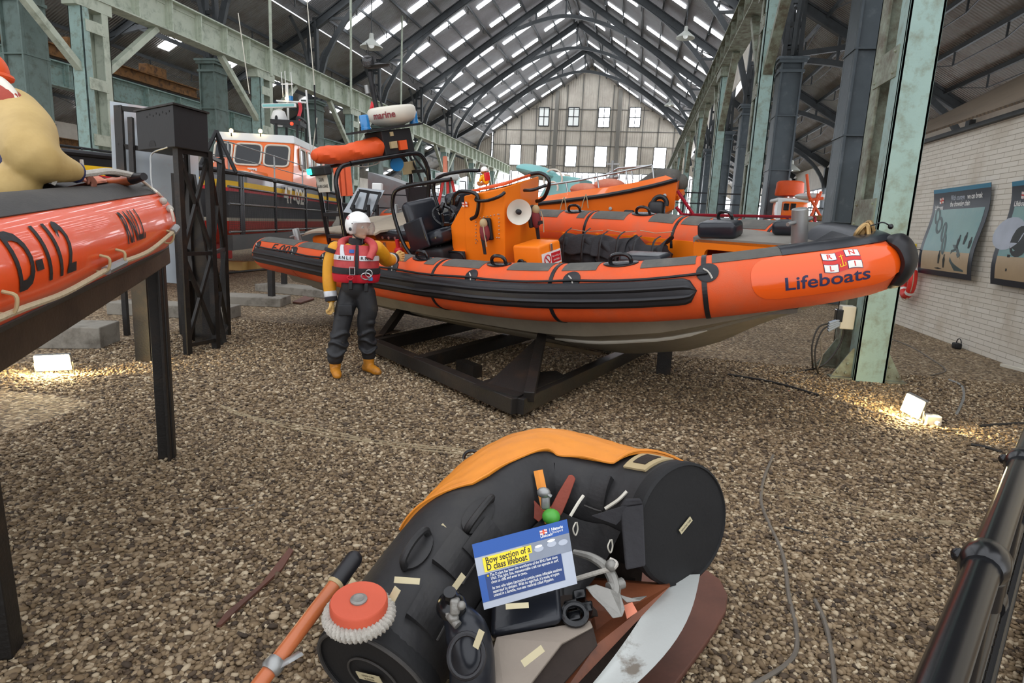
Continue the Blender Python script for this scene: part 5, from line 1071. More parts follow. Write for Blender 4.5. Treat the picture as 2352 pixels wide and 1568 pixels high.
b = MB(); TK.patch(b, .895, .935, 78*D2, 100*D2, .009, 6, 6); obj('patch_hole', b, 'dark_core', bs, world=True)
for P in ([S(1340, 1138, 2.5), S(1328, 1155, 2.48), S(1310, 1185, 2.46)], [S(1390, 1168, 2.45), S(1420, 1148, 2.44), S(1440, 1128, 2.44)]): b = MB(); b.tube(smooth_path(P, 4), .007, 6); obj('frayed_seam', b, 'dull_white', bs, world=True, smooth=True)
for u, v, t in ((1322, 1215, 2.42), (1402, 1255, 2.35)):
    b = MB(); P = [S(u, v-16, t), S(u-6, v, t-.01), S(u, v+14, t), S(u+5, v, t+.005), S(u+3, v-16, t)]; b.tube(smooth_path(P, 4), .003, 5); obj('cord_loop', b, 'dull_white', bs, world=True, smooth=True)
# black inner cover, side flap panel by the right disc
b = MB(); n = 14
def inner(u, v):
    q = .12+.84*u; a = onK(q, 8, .01); c = S(1300, 1400, 2.38); return a*(1-v)+c*v + V3(0, 0, -.05*sin(pi*v)+.008*sin(23*u+5*v))
b.grid(inner, 40, 10); obj('inner_cover', b, 'bow_black', bs, world=True, smooth=True)
b = MB(); q0, q1, q2, q3 = S(1425, 1165, 2.32), S(1478, 1158, 2.3), S(1484, 1300, 2.2), S(1438, 1310, 2.22); b.prism([q0, q1, q2, q3], CM[2]*.02); b.prism([q0, q1, q1+CU*.02-CR*.01, q0+CU*.03+CR*.02], CM[2]*.02); obj('side_panel', b, 'black_cloth', bs, world=True, bev=.006)
b = MB(); b.prism([S(1360, 1185, 2.36), S(1425, 1165, 2.31), S(1470, 1150, 2.33), S(1415, 1205, 2.3)], CM[2]*.01); obj('torn_flap', b, 'black_cloth', bs, world=True)
# timber floor, mat, core layer, white keel skin
def panel3(nm, uvt, d, mt, par=bs, **k): b = MB(); b.prism([S(*p) for p in uvt], d); return obj(nm, b, mt, par, world=True, **k)
dn_ = V3(0, .05, -.02)
panel3('floor_board', [(1540, 1345, 2.36), (1350, 1330, 2.5), (1320, 1460, 2.24), (1372, 1478, 2.12), (1200, 1640, 1.95), (1260, 1640, 1.93)], dn_, 'floor_wood')
panel3('floor_mat', [(1140, 1462, 2.08), (1355, 1424, 2.16), (1362, 1440, 2.13), (1290, 1478, 2.06), (1165, 1640, 1.88), (1090, 1640, 1.9)], V3(0, .03, -.03), 'grey_mat', bev=.004)
panel3('core_layer', [(1362, 1440, 2.14), (1372, 1480, 2.1), (1230, 1640, 1.9), (1160, 1640, 1.9), (1290, 1478, 2.08)], V3(0, .04, -.04), 'dark_core')
def keel(u, v):
    a = S(1608, 1318, 2.46)*(1-v)+S(1380, 1640, 1.86)*v; c = S(1505, 1365, 2.36)*(1-v)+S(1300, 1640, 1.88)*v; m = sin(pi*u); return c*(1-u)+a*u + CM[2]*.06*m - CM[2]*.03*sin(pi*v) + CR*.06*sin(pi*v)*u
b = MB(); b.shell(lambda u, v, d: keel(u, v)+V3(0, d, -d), 10, 16, .012); obj('keel_skin', b, 'keel_white', bs, world=True, smooth=True)
b = MB(); q = cR+nR*-.1; b.box((q[0]-.3, q[1]+.02, 0), (q[0]-.06, q[1]+.3, q[2]-.16)); b.box((-.55, 2.6, 0), (-.25, 2.85, .30)); b.box((-.2, 2.1, 0), (.1, 2.4, .34)); obj('plinth', b, 'dark_core', bs, world=True)
panel3('orange_tag', [(1432, 1390, 2.2), (1452, 1382, 2.2), (1464, 1404, 2.16), (1440, 1420, 2.15)], V3(0, .01, -.01), 'canvas_pink')
# black lidded box behind the mat
bx = thing('battery_box', 'black plastic lidded box under the blue information sign', 'box', S(1205, 1430, 2.2)); A_ = np.stack([unit(CR*.97+CU*.22), unit(CM[2]*.8+CU*.6), unit(CU*.8-CM[2]*.6)])
b = MB(); b.rbox(S(1208, 1415, 2.24), (.22, .16, .12), A_, r=.02); obj('box_body', b, 'black_matt', bx, world=True, smooth=True)
b = MB(); b.rbox(S(1208, 1388, 2.2), (.25, .19, .045), A_, r=.02); obj('lid', b, 'vinyl', bx, world=True, smooth=True)
# cable tray of small dark gear
b = MB()
for k, (u, v, t) in enumerate(((1310, 1395, 2.24), (1330, 1370, 2.28), (1345, 1400, 2.22), (1318, 1420, 2.18))): b.rbox(S(u, v, t), (.05, .04, .05), A_, r=.008)
b.tube([S(1320, 1410, 2.15)+(CR*cos(a)*.04+unit(CU*.7+CM[2]*.7)*sin(a)*.035) for a in np.linspace(0, 2*pi, 21)[:-1]], .012, 8, closed=True); obj('small_fittings', b, 'black_gloss', bs, world=True, smooth=True)
# folding anchor
an = thing('anchor', 'galvanised grey anchor with rope on the timber floor of the bow section', 'anchor', S(1400, 1360, 2.25))
b = MB(); P = [S(1318, 1268, 2.33), S(1360, 1280, 2.29), S(1395, 1306, 2.26), S(1412, 1345, 2.22), S(1408, 1372, 2.2)]; P = smooth_path(P, 6); b.tube(P, list(np.interp(np.linspace(0, 1, len(P)), [0, .5, 1], [.012, .02, .022])), 8); obj('shank', b, 'anchor_grey', an, world=True, smooth=True)
for pl in ([(1345, 1348, 2.2), (1370, 1342, 2.2), (1400, 1352, 2.19), (1425, 1360, 2.2), (1436, 1398, 2.14), (1430, 1416, 2.12), (1408, 1420, 2.11), (1388, 1395, 2.14), (1362, 1370, 2.17)], [(1412, 1358, 2.22), (1445, 1374, 2.22), (1488, 1368, 2.24), (1470, 1380, 2.21), (1440, 1384, 2.2)]):
    b = MB(); b.prism([S(*p) for p in pl], CM[2]*.012+V3(0, 0, -.004)); obj('fluke', b, 'anchor_grey', an, world=True, bev=.004)
b = MB(); b.cyl(S(1398, 1350, 2.21), S(1430, 1338, 2.24), .02, 10); b.sphere(S(1404, 1298, 2.24), .022, 10, 8); obj('crown', b, 'anchor_grey', an, world=True, smooth=True)
b = MB(); P = [S(1320, 1330, 2.3), S(1360, 1318, 2.27), S(1408, 1303, 2.23), S(1414, 1292, 2.24), S(1400, 1284, 2.25)]; b.tube(smooth_path(P, 5), .009, 7); obj('anchor_rope', b, 'rope_grey', an, world=True, smooth=True)
# rope-bound red wheel
wh = thing('rope_fender', 'round red disc bound with pale rope lying on the left tube of the bow section', 'fender', S(822, 1420, 1.9)); wc = S(825, 1402, 1.93); wz = unit((.02, -.12, 1))
b = MB(); b.lathe([(.02, .0), (.022, .02), (.084, .022), (.088, .016), (.088, -.02), (.06, -.025), (.02, -.02)], wc+wz*.02, wz, 36); obj('disc', b, 'wheel_red', wh, world=True, smooth=True, ang=35)
b = MB(); b.lathe([(.012, .0), (.026, .0), (.026, .027), (.018, .03), (.012, .027)], wc+wz*.018, wz, 24); obj('hub', b, 'anchor_grey', wh, world=True, smooth=True)
wx = unit(np.cross(wz, CM[2])); wy = np.cross(wz, wx); b = MB(); N = 160
ro = lambda i, j: wc - wz*.012 + (wx*cos(2*pi*i/N)+wy*sin(2*pi*i/N))*.088 + ((wx*cos(2*pi*i/N)+wy*sin(2*pi*i/N))*cos(j)+wz*sin(j))*(.022+.0045*cos(3*j+2*pi*i/N*42))
b.add([ro(i, 2*pi*k/18) for i in range(N) for k in range(18)], [(i*18+k, ((i+1) % N)*18+k, ((i+1) % N)*18+(k+1) % 18, i*18+(k+1) % 18) for i in range(N) for k in range(18)]); obj('rope_binding', b, 'rope_grey', wh, world=True, smooth=True)
# paddle strapped along the outside
pd = thing('paddle', 'orange-brown wooden paddle shaft with black grip strapped outside the bow section', 'paddle', onZ(700, 1420, 0)); g0, g1, g2, g3 = S(812, 1284, 2.18), S(772, 1338, 2.1), S(628, 1528, 1.86), S(560, 1618, 1.77)
b = MB(); b.cyl(g0, g1, .030, 18); b.sphere(g0, .03, 14, 8); obj('grip', b, 'black_rubber', pd, world=True, smooth=True)
b = MB(); b.cyl(g1, g3, .0235, 18); obj('shaft', b, 'varnished_wood', pd, world=True, smooth=True)
b = MB(); b.lathe([(.026, -.012), (.03, 0), (.026, .012)], g1, unit(g3-g1), 18); obj('collar', b, 'khaki', pd, world=True, smooth=True)
b = MB(); b.lathe([(.026, -.02), (.031, -.01), (.031, .012), (.026, .02)], g2, unit(g3-g1), 18); P = [g2+CR*.02, S(660, 1518, 1.86), S(690, 1500, 1.9)]; b.tube(P, .016, 6, flat=.4); obj('webbing', b, 'galv', pd, world=True, smooth=True)
# information board
si = thing('information_sign', 'blue information board titled Bow section of a D class lifeboat standing in the bow section', 'sign', S(1205, 1395, 2.2))
q00, q10, q11, q01 = S(1112, 1400, 2.06), S(1326, 1340, 2.13), S(1302, 1192, 2.24), S(1084, 1250, 2.17)
def sp_(x, y, d=0.): n = unit(np.cross(q10-q00, q01-q00)); return q00*(1-x)*(1-y)+q10*x*(1-y)+q11*x*y+q01*(1-x)*y + n*d
sw, sh_ = np.linalg.norm(q10-q00), np.linalg.norm(q01-q00)
def srect(nm, x0, y0, x1, y1, d, mt, par=None): b = MB(); n = unit(np.cross(q10-q00, q01-q00)); b.prism([sp_(x0, y0, d), sp_(x1, y0, d), sp_(x1, y1, d), sp_(x0, y1, d)], -n*.004 if d == 0 else -n*.0004); return obj(nm, b, mt, par or sb, world=True)
sb = None; sb = srect('board', 0, 0, 1, 1, 0, 'sign_grey', si)
srect('header_band', 0, .78, 1, 1, .001, 'sign_blue'); srect('footer_band', 0, 0, 1, .06, .0008, 'sign_grey'); srect('text_panel', .07, .1, .88, .50, .0012, 'sign_deep'); srect('text_panel', 0, .1, .5, .50, .0010, 'sign_blue'); srect('picture', .5, .5, 1, .78, .0008, 'sign_photo')
srect('title_box', .075, .63, .585, .75, .0016, 'sign_yellow'); srect('title_box', .075, .525, .545, .64, .0016, 'sign_yellow')
def stext(s, x, y, size, mt='white', align='LEFT', d=.0022, **k): b = MB(); text_on(b, s, lambda a, c: sp_(x+a/sw, y+c/sh_, d), size, align=align, **k); obj('lettering', b, mt, sb, world=True)
stext('Bow section of a', .10, .69, .030, 'black_matt', sx=.76, bold=.012); stext('D class lifeboat', .10, .585, .030, 'black_matt', sx=.76, bold=.018)
for i, s in enumerate(('The D class has been the workhorse of the RNLI fleet since', '1963. This light, fast, manoeuvrable craft can operate in surf,', 'close to cliffs and even in caves.', '', 'Its two side tubes (sponsons) contain seven inflatable sections', 'separated by dividers. With no rigid hull, it\u2019s made of nylon', 'coated in a durable, non-tear material called Hypalon.')):
    if s: stext(s, .12, .465-.054*i+(.02 if i > 3 else 0), .0135, sx=.72, bold=.006)
b = MB(); b.lathe([(.0001, 0), (.004, 0)], sp_(.10, .465, .002), unit(np.cross(q10-q00, q01-q00)), 10); obj('bullet', b, 'sign_yellow', sb, world=True)
stext('Lifeboats', .695, .83, .013, sx=.9, bold=.015); srect('divider', .80, .82, .803, .93, .0022, 'white'); stext('Historic', .82, .90, .014, bold=.03, sx=.9); stext('Dockyard', .82, .85, .011, sx=.9)
flag(sb, lambda x, y, d: sp_(.735+x/sw, .895+y/sh_, .002+d*.3), .026, world=True)
for cx, cy, r, mt in ((.66, .66, .05, 'sign_grey'), (.66, .70, .04, 'white'), (.80, .68, .05, 'sign_grey'), (.80, .735, .042, 'white'), (.92, .66, .05, 'sign_grey')):
    b = MB(); n = 16; b.add([sp_(cx+r*cos(2*pi*k/n), cy+r*1.0*sin(2*pi*k/n)*(.9 if mt != 'white' else .5), .0013 if mt != 'white' else .0016) for k in range(n)], [tuple(range(n))]); obj('picture_figure', b, mt, sb, world=True)
# old plywood board on the gravel under the section
b = MB(); P = [onZ(u, v, .03) for u, v in ((1420, 1300), (1560, 1305), (1625, 1308), (1655, 1330), (1672, 1365), (1668, 1400), (1640, 1450), (1590, 1520), (1540, 1585), (1480, 1680), (1300, 1700), (1200, 1500))]; b.prism(P, (0, 0, -.03)); obj('plywood_board', b, 'old_plywood', label='rounded reddish-brown plywood board on the gravel under the bow section', cat='board', bev=.008)
# ================================================================ STANDING MANNEQUIN IN LIFEBOAT KIT
mat('jacket_yellow', '#dd9a16', .55, 0, .12, 4., bump=.3, bscale=16, dirt='#c4820f', dscale=4., dlo=.5, dhi=.8)
mat('trouser_black', '#1e1f22', .6, 0, .3, 5., bump=.45, bscale=13)
mat('boot_yellow', '#bd7a17', .5, 0, .15, 8., bump=.15, dirt='#6e4a20', dscale=6., dlo=.5, dhi=.75)
mat('vest_red', '#b3323a', .6, 0, .14, 7., bump=.3, bscale=20, dirt='#c05048', dscale=4., dlo=.45, dhi=.7)
mat('vest_bright_red', '#c8182e', .55, 0, .1, 7., bump=.3, bscale=20)
mat('reflective', '#c9ccce', .35, .15, .08, 20.)
mat('glove_tan', '#d1aa66', .7, 0, .15, 12., bump=.2, bscale=60)
mat('visor', '#cfd0d2', .06, var=0, trans=.85, alpha=.38)
MY = 6.35
def Mp(u, v, dy=0.): return onY(u, v, MY+dy)
mn = thing('mannequin', 'standing mannequin in white helmet, yellow jacket and red lifejacket with one hand at the boat', 'mannequin', (-2.98, 6.32, 0))
fc = unit((.42, -.9, 0)); sc = unit(np.cross((0, 0, 1), fc))       # chest forward, and its left (towards +x side)
fh = unit((.93, -.36, -.03)); sh2 = unit(np.cross((0, 0, 1), fh)); uh = np.cross(fh, sh2)
neck = Mp(819, 556); hips = Mp(820, 660); HC = Mp(824, 521)
shl, elb, wrl = Mp(771, 572, -.02), Mp(757, 630, -.05), Mp(760, 672, -.08)
shr, elr, wrr = Mp(864, 570, .06), Mp(886, 596, .32), Mp(905, 592, .62)
hl_, kl, al = Mp(800, 662, 0), Mp(786, 742, -.06), Mp(770, 826, -.14)
hr_, kr_, ar = Mp(842, 662, .03), Mp(840, 738, .04), Mp(847, 818, .12)
# body: one continuous skin-coloured figure, face included
b = MB(); hp = lambda f, s, z: HC + fh*f + sh2*s + uh*z
b.sphere(HC, (.098, .078, .118), 20, 14, ax=np.stack([fh, sh2, uh])); b.sphere(hp(.045, 0, -.075), (.05, .055, .055), 14, 10, ax=np.stack([fh, sh2, uh])); b.sphere(hp(.078, 0, -.105), (.022, .026, .02), 10, 8)
b.tube([hp(.09, 0, .01), hp(.112, 0, -.025), hp(.118, 0, -.04)], [.012, .015, .015], 8); b.sphere(hp(.112, 0, -.042), .017, 8, 6)
b.sphere(hp(.098, 0, -.068), (.012, .022, .007), 8, 6, ax=np.stack([fh, sh2, uh])); b.sphere(hp(.094, 0, -.08), (.012, .02, .008), 8, 6, ax=np.stack([fh, sh2, uh]))
for s in (-1, 1): b.sphere(hp(-.01, s*.078, -.015), (.022, .01, .032), 8, 6, ax=np.stack([fh, sh2, uh])); b.tube([hp(.092, s*.012, .018), hp(.082, s*.05, .016)], .009, 6)
limb(b, [hp(-.01, 0, -.09), neck+V3(0, 0, .0), neck-V3(0, 0, .1)], [.055, .055, .075], 14)
limb(b, [neck-V3(0, 0, .08), Mp(820, 610), hips], [.09, .1, .09], 16)
for h_, k_, a_ in ((hl_, kl, al), (hr_, kr_, ar)): limb(b, [h_, k_, a_], [.075, .055, .04])
for s_, e_, w_ in ((shl, elb, wrl), (shr, elr, wrr)): limb(b, [s_, e_, w_], [.05, .04, .03])
bo = obj('body', b, 'mannequin_skin', mn, world=True, smooth=True); remesh(bo, .009, 3)
b = MB()
for s in (-1, 1): b.sphere(hp(.084, s*.033, .0), .012, 8, 6)
obj('eyes', b, 'dull_white', bo, world=True, smooth=True)
b = MB()
for s in (-1, 1): b.sphere(hp(.094, s*.033, .0), .0055, 6, 5)
obj('pupils', b, 'black_gloss', bo, world=True, smooth=True)
# jacket
ax3 = np.stack([sc, fc, V3(0, 0, 1)])
b = MB(); W = .0
b.sphere(Mp(819, 578), (.205, .125, .10), 18, 12, ax=ax3); b.sphere(Mp(819, 615), (.185, .135, .2), 18, 12, ax=ax3); b.sphere(Mp(819, 648), (.165, .13, .10), 16, 10, ax=ax3)
limb(b, [shl, Mp(760, 602, -.03), elb, Mp(757, 655, -.07), Mp(760, 684, -.08)], [.088, .084, .078, .074, .062], 16)
limb(b, [shr, Mp(878, 584, .18), elr, Mp(896, 597, .48), Mp(901, 592, .58)], [.088, .083, .078, .07, .06], 16)
jk = obj('jacket', b, 'jacket_yellow', mn, world=True, smooth=True); remesh(jk, .012, 5)
def cuffs(p, q, r):
    d = unit(q-p); b = MB(); b.lathe([(r*.98, -.0), (r*1.04, .01), (r*1.02, .06), (r*.95, .065)], p, d, 20); obj('reflective_cuff', b, 'reflective', jk, world=True, smooth=True)
    b = MB(); b.lathe([(r*.98, .065), (r*1.0, .075), (r*.95, .11), (r*.7, .115)], p, d, 20); obj('wrist_band', b, 'black_cloth', jk, world=True, smooth=True); return p+d*.115, d
h0, d0 = cuffs(Mp(758, 668, -.075), Mp(761, 690, -.085), .068); h1, d1 = cuffs(Mp(895, 597, .5), Mp(913, 590, .66), .066)
b = MB(); b.lathe([(.09, -.0), (.098, .01), (.096, .04), (.09, .045)], shl*.72+elb*.28+V3(0, 0, .08), unit(elb-shl), 20); obj('shoulder_band', b, 'black_cloth', jk, world=True, smooth=True)
b = hand('hand', mn, np.stack([d0, fc, unit(np.cross(d0, fc))*-1]), h0-d0*.01, 1.25, 1, 1.3); obj('hand', b, 'glove_tan', mn, world=True, smooth=True); remesh(mn.children[-1], .0045, 2)
F1 = np.stack([unit(d1+V3(.3, 0, -.05)), V3(0, 0, 1), unit(V3(0, -1, 0)+V3(.2, 0, 0))]); b = hand('hand', mn, F1, h1-d1*.01, 1.15, 1, 1.25); obj('hand', b, 'glove_tan', mn, world=True, smooth=True); remesh(mn.children[-1], .0045, 2)
# trousers, boots
b = MB(); b.sphere(Mp(820, 657), (.172, .14, .15), 18, 12, ax=ax3)
limb(b, [Mp(804, 672), Mp(792, 712, -.03), kl, Mp(777, 785, -.1), al+V3(0, 0, .02)], [.115, .108, .098, .09, .088], 16)
limb(b, [Mp(838, 672, .02), Mp(845, 712, .03), kr_, Mp(843, 780, .09), ar+V3(0, 0, .02)], [.115, .108, .098, .085, .08], 16)
for p, r in ((kl+V3(.0, -.02, .05), .075), (kr_+V3(.05, -.02, .0), .075), (Mp(776, 800, -.1), .09), (Mp(800, 700, -.05), .08)): b.sphere(p, (r, r, r*.6), 12, 8)
for (a, c, r) in ((kl, al, .1), (kr_, ar, .095)):
    for f in (.3, .55, .8): p = a+(c-a)*f; b.tube([p+V3(r*1.0*cos(t), r*1.0*sin(t), .03*sin(2*t+f*9)) for t in np.linspace(0, 2*pi, 17)[:-1]], .018, 6, closed=True)
tr = obj('trousers', b, 'trouser_black', mn, world=True, smooth=True); remesh(tr, .012, 5)
b = MB(); b.rbox(Mp(793, 712, -.13), (.15, .03, .12), ax3, r=.012); obj('thigh_pocket', b, 'trouser_black', tr, world=True, smooth=True)
for a, toe in ((al, unit((.55, -.8, 0))), (ar, unit((.75, -.45, 0)))):
    g = V3(a[0], a[1], 0); b = MB(); sd = unit(np.cross((0, 0, 1), toe))
    limb(b, [V3(a[0], a[1], .26), g+V3(0, 0, .14), g+V3(0, 0, .09)], [.068, .062, .06], 16)
    limb(b, [g-toe*.05+V3(0, 0, .055), g+toe*.06+V3(0, 0, .058), g+toe*.15+V3(0, 0, .045), g+toe*.19+V3(0, 0, .04)], [.052, .054, .05, .036], 14)
    bt_ = obj('boot', b, 'boot_yellow', mn, world=True, smooth=True); remesh(bt_, .009, 4)
    b = MB(); P = [g-toe*.1*cos(t)*(1 if cos(t) > 0 else 2.3)+sd*.048*sin(t)+toe*.0 for t in np.linspace(0, 2*pi, 25)[:-1]]; b.prism(P, (0, 0, .022)); obj('boot_sole', b, 'stand_brown', bt_, world=True)
g = V3(al[0], al[1], .22); b = MB(); text_on(b, 'RNLI', lambda x, y: g+sc*x+V3(0, 0, y)+fc*(.072-x*x*6), .05, sx=.9, bold=.02); obj('lettering', b, 'black_matt', mn, world=True)
# lifejacket: two padded fronts, collar, reflective bands, belt and clips
def vest(u, v, d):    # u around (0..1 from back-left over front to back-right), v up
    a = -.62*pi+1.24*pi*u; z = v; w = interp(v, [0, .3, .7, 1], [.195, .205, .2, .17]); dp = interp(v, [0, .3, .7, 1], [.165, .18, .165, .12]); c = Mp(818, 646)*(1-v)+Mp(820, 562)*v
    k = 1+.0*sin(9*v); puff = .03*(sin(pi*v)**.5 if 0 < v < 1 else 0); gap = -.03*math.exp(-(a/.12)**2)
    return c + sc*sin(a)*(w+d+puff*.6) + fc*cos(a)*(dp+d+puff+gap)
b = MB(); b.shell(lambda u, v, d: vest(u, v, d), 36, 22, .02); vs_ = obj('lifejacket', b, ['vest_red'], mn, world=True, smooth=True)
b = MB(); b.shell(lambda u, v, d: vest(u, v*.22, d+.02), 36, 6, .022); obj('lower_pouch', b, 'vest_bright_red', vs_, world=True, smooth=True)
b = MB(); P = [Mp(797, 590)+fc*.16, Mp(786, 566)+fc*.11, Mp(788, 553)+fc*.02, Mp(815, 549)-fc*.1, Mp(848, 553)+fc*.0, Mp(858, 568)+fc*.09, Mp(848, 592)+fc*.16]; b.tube(smooth_path(P, 6), .045, 12, up=(0, 0, 1), flat=.8); obj('lifejacket_collar', b, 'vest_red', vs_, world=True, smooth=True)
def vband(u0, u1, v0, v1, mt, nm, th=.008, sh=0.): b = MB(); b.shell(lambda u, v, d: vest(u0+(u1-u0)*u+sh*(v-.5), v0+(v1-v0)*v, .021+d), 16, 4, th); return obj(nm, b, mt, vs_, world=True, smooth=True)
for u0, u1 in ((.16, .47), (.53, .84)): vband(u0, u1, .60, .73, 'reflective', 'reflective_band')
vband(.27, .33, .73, 1.0, 'reflective', 'reflective_strip', sh=-.06); vband(.70, .76, .73, 1.0, 'reflective', 'reflective_strip', sh=.06)
for uc in (.36, .62): b = MB(); text_on(b, 'RNLI', lambda x, y: vest(uc+x*1.55, .665+y*3.4, .032), .035, bold=.02, space=1.5); obj('lettering', b, 'black_matt', vs_, world=True)
b = MB(); b.shell(lambda u, v, d: vest(.41+.06*u, .80+.09*v, .022+d), 3, 3, .006); obj('crew_badge', b, 'sign_blue', vs_, world=True)
vband(.08, .92, .24, .40, 'black_cloth', 'belt', .016)
vband(.485, .52, .1, 1.0, 'black_cloth', 'zip_flap', .014)
b = MB(); q = vest(.46, .33, .045); b.tube([q+sc*x+V3(0, 0, z) for x, z in ((-.025, -.04), (.025, -.04), (.025, .04), (-.025, .04))], .006, 6, closed=True); obj('buckle', b, 'stainless', vs_, world=True)
b = MB(); q = vest(.60, .2, .05); b.tube([q+sc*(.05*cos(t))+V3(0, 0, .035*sin(t)) for t in np.linspace(0, 2*pi, 21)[:-1]], .007, 6, closed=True); b.tube([q+sc*(.03+.035*cos(t))+V3(0, 0, .03+.04*sin(t))+fc*.012 for t in np.linspace(0, 2*pi, 17)[:-1]], .006, 6, closed=True); obj('carabiner', b, 'stainless', vs_, world=True, smooth=True)
b = MB(); q = vest(.66, .12, .045); b.rbox(q, (.05, .03, .04), ax3, r=.01); obj('blue_toggle', b, 'blue_lens', vs_, world=True)
for u_, v_ in ((.44, .06), (.62, .0)): b = MB(); q = vest(u_, v_, .04); b.rbox(q-V3(0, 0, .05), (.045, .03, .09), ax3, r=.01); b.bar(q+V3(0, 0, .08), q-V3(0, 0, .02), .03, .006, fc); obj('clip', b, 'black_gloss', vs_, world=True)
b = MB(); q = vest(.44, .15, .05); b.tube([q+sc*(.03*cos(t))+V3(0, 0, .02*sin(t)) for t in np.linspace(0, 2*pi, 15)[:-1]], .007, 6, closed=True); obj('red_toggle', b, 'vest_bright_red', vs_, world=True)
# black collar, helmet and visor
b = MB(); b.lathe([(.095, -.06), (.088, 0), (.08, .055), (.072, .05)], neck+V3(0, 0, -.01), (0, 0, 1), 20); obj('collar', b, 'black_cloth', jk, world=True, smooth=True)
ha = np.stack([fh, sh2, uh])
def helm(u, v):   # open face: cut away in front
    th = 2*pi*u; ph = pi*v; cutz = -.085 if True else 0
    f, s, z = cos(th)*sin(ph), sin(th)*sin(ph), cos(ph)
    zz = max(z*.145, interp(f, [-1, -.1, .25, .45, 1], [-.10, -.105, -.09, .02, .035]))
    return HC + fh*(f*.148-.012) + sh2*s*.128 + uh*(zz+.02)
b = MB(); b.grid(helm, 40, 26, wrapu=True); hm = obj('helmet', b, 'white', mn, world=True, smooth=True, ang=60)
def vis(u, v, d):
    th = -1.25+2.5*u; r = .155+.02*sin(pi*v); return HC + fh*(cos(th)*(r+d)+.005) + sh2*sin(th)*(r-.015+d) + uh*(-.075+.135*v)
b = MB(); b.shell(lambda u, v, d: vis(u, v, d), 24, 10, .003); obj('visor', b, 'visor', hm, world=True, smooth=True)
b = MB()
for s in (-1, 1): b.lathe([(.018, 0), (.018, .008), (.001, .009)], hp(.005, s*.124, -.025), sh2*s, 14); b.lathe([(.007, 0), (.007, .006)], hp(.03, s*.12, .035), sh2*s, 10); b.lathe([(.007, 0), (.007, .006)], hp(-.02, s*.12, -.07), sh2*s, 10)
obj('helmet_studs', b, 'black_gloss', hm, world=True)
b = MB(); text_on(b, 'RNLI', lambda x, y: HC + fh*(-.07+x-.012) + sh2*(-.132*sqrt(max(0, 1-((.075+y)/.15)**2-((-.07+x)/.15)**2))) + uh*(.09+y), .05, bold=.02); obj('lettering', b, 'red', hm, world=True)
b = MB(); P = [hp(.0, -.085, -.08), hp(.04, -.07, -.11), hp(.075, -.02, -.125), hp(.075, .02, -.125), hp(.04, .07, -.11), hp(0, .085, -.08)]; b.tube(smooth_path(P, 4), .007, 6); b.tube([hp(.085, -.02, -.12), hp(.09, -.03, -.17)], .01, 6); obj('chin_strap', b, 'black_matt', hm, world=True)
# ================================================================ BLACK STEEL CRADLE UNDER THE BOAT
cr_ = thing('boat_cradle', 'low black steel cradle with gusset strut carrying the big orange inflatable boat', 'cradle', (-1.6, 7.6, 0))
def cbar(p, q, w, h, mt='worn_black_steel', nm='beam', up=(0, 0, 1)): b = MB(); b.bar(p, q, w, h, up); return obj(nm, b, mt, cr_, world=True, bev=.006)
zc = .14
A0, A1 = onZ(857, 790, zc), onZ(1188, 932, zc); A2 = onZ(1445, 812, zc); A3 = onZ(985, 716, zc); Am = onZ(960, 835, zc)
cbar(A0-unit(A1-A0)*.35, A1, .13, .15); cbar(A1, A2+unit(A2-A1)*.8, .13, .15); cbar(Am, Am+(A2-A1)*1.05, .13, .16); cbar(A0+(A1-A0)*.02, A0+(A2-A1)*1.0, .13, .16); cbar(A0+(A2-A1)*1.02, A2+(A2-A1)*.0+unit(A2-A1)*.3, .1, .12)
b = MB(); p = [onZ(1085, 888, zc+.06), A1+V3(0, 0, .07), onZ(1300, 868, zc+.06), onZ(1278, 855, zc+.06), onZ(1150, 865, zc+.06)]; b.prism(p, (0, 0, .02)); obj('corner_plate', b, 'worn_black_steel', cr_, world=True)
ap = Ly(1246, 762, -.84); ap = Bw(ap-V3(0, 0, .01)); f0 = onZ(1215, 912, zc+.08); f1 = onZ(1120, 880, zc+.08)
cbar(f0, ap, .1, .1, nm='strut')
b = MB(); b.prism([f0, f1, ap*.98+f1*.02, ap], unit(np.cross(f1-f0, ap-f0))*.015); obj('gusset', b, 'worn_black_steel', cr_, world=True)
kb = Bw((6.0, 0.05, -1.14)); cbar(ap, V3(*onZ(1400, 800, .30)), .1, .1, nm='saddle'); cbar(ap-V3(0, 0, .12), V3(*onZ(1376, 812, .22)), .06, .05, 'stand_brown', 'saddle')
q0, q1 = Bw((3.2, -.82, -.60)), Bw((3.1, .2, -1.1)); cbar(A0+(A2-A1)*.03, q0, .09, .11, nm='strut'); cbar(q0, q1, .12, .12, nm='saddle')
b = MB(); p0, p1 = A0-unit(A1-A0)*.3+V3(0, 0, .08), A0+(A2-A1)*.18+V3(0, 0, .08); b.prism([p0, A0+V3(0, 0, .08), p1+V3(0, 0, .02), p0+(A2-A1)*.15], (0, 0, .015)); obj('corner_plate', b, 'stand_brown', cr_, world=True)
for f in (.48,): p = A0+(A1-A0)*f+(A2-A1)*.2; b = MB(); b.bar(V3(p[0], p[1], .07), V3(p[0], p[1], .07)+(A1-A0)*.12, .12, .14); obj('foot', b, 'worn_black_steel', cr_, world=True)
lg = onZ(1523, 860); tz = Bw((6.9, .1, kz(6.9)+.0))[2]
b = MB(); b.bar((lg[0], lg[1]+.05, 0), (lg[0], lg[1]+.05, .42), .17, .14, (0, 1, 0)); obj('keel_post', b, 'worn_black_steel', cr_, world=True)
for u, v0 in ((624, 681), (653, 652)):
    p = onZ(u, v0, .16); b = MB(); b.bar((p[0], p[1], .16), (p[0], p[1], .88), .1, .1, (0, 1, 0)); obj('stern_post', b, 'worn_black_steel', cr_, world=True)
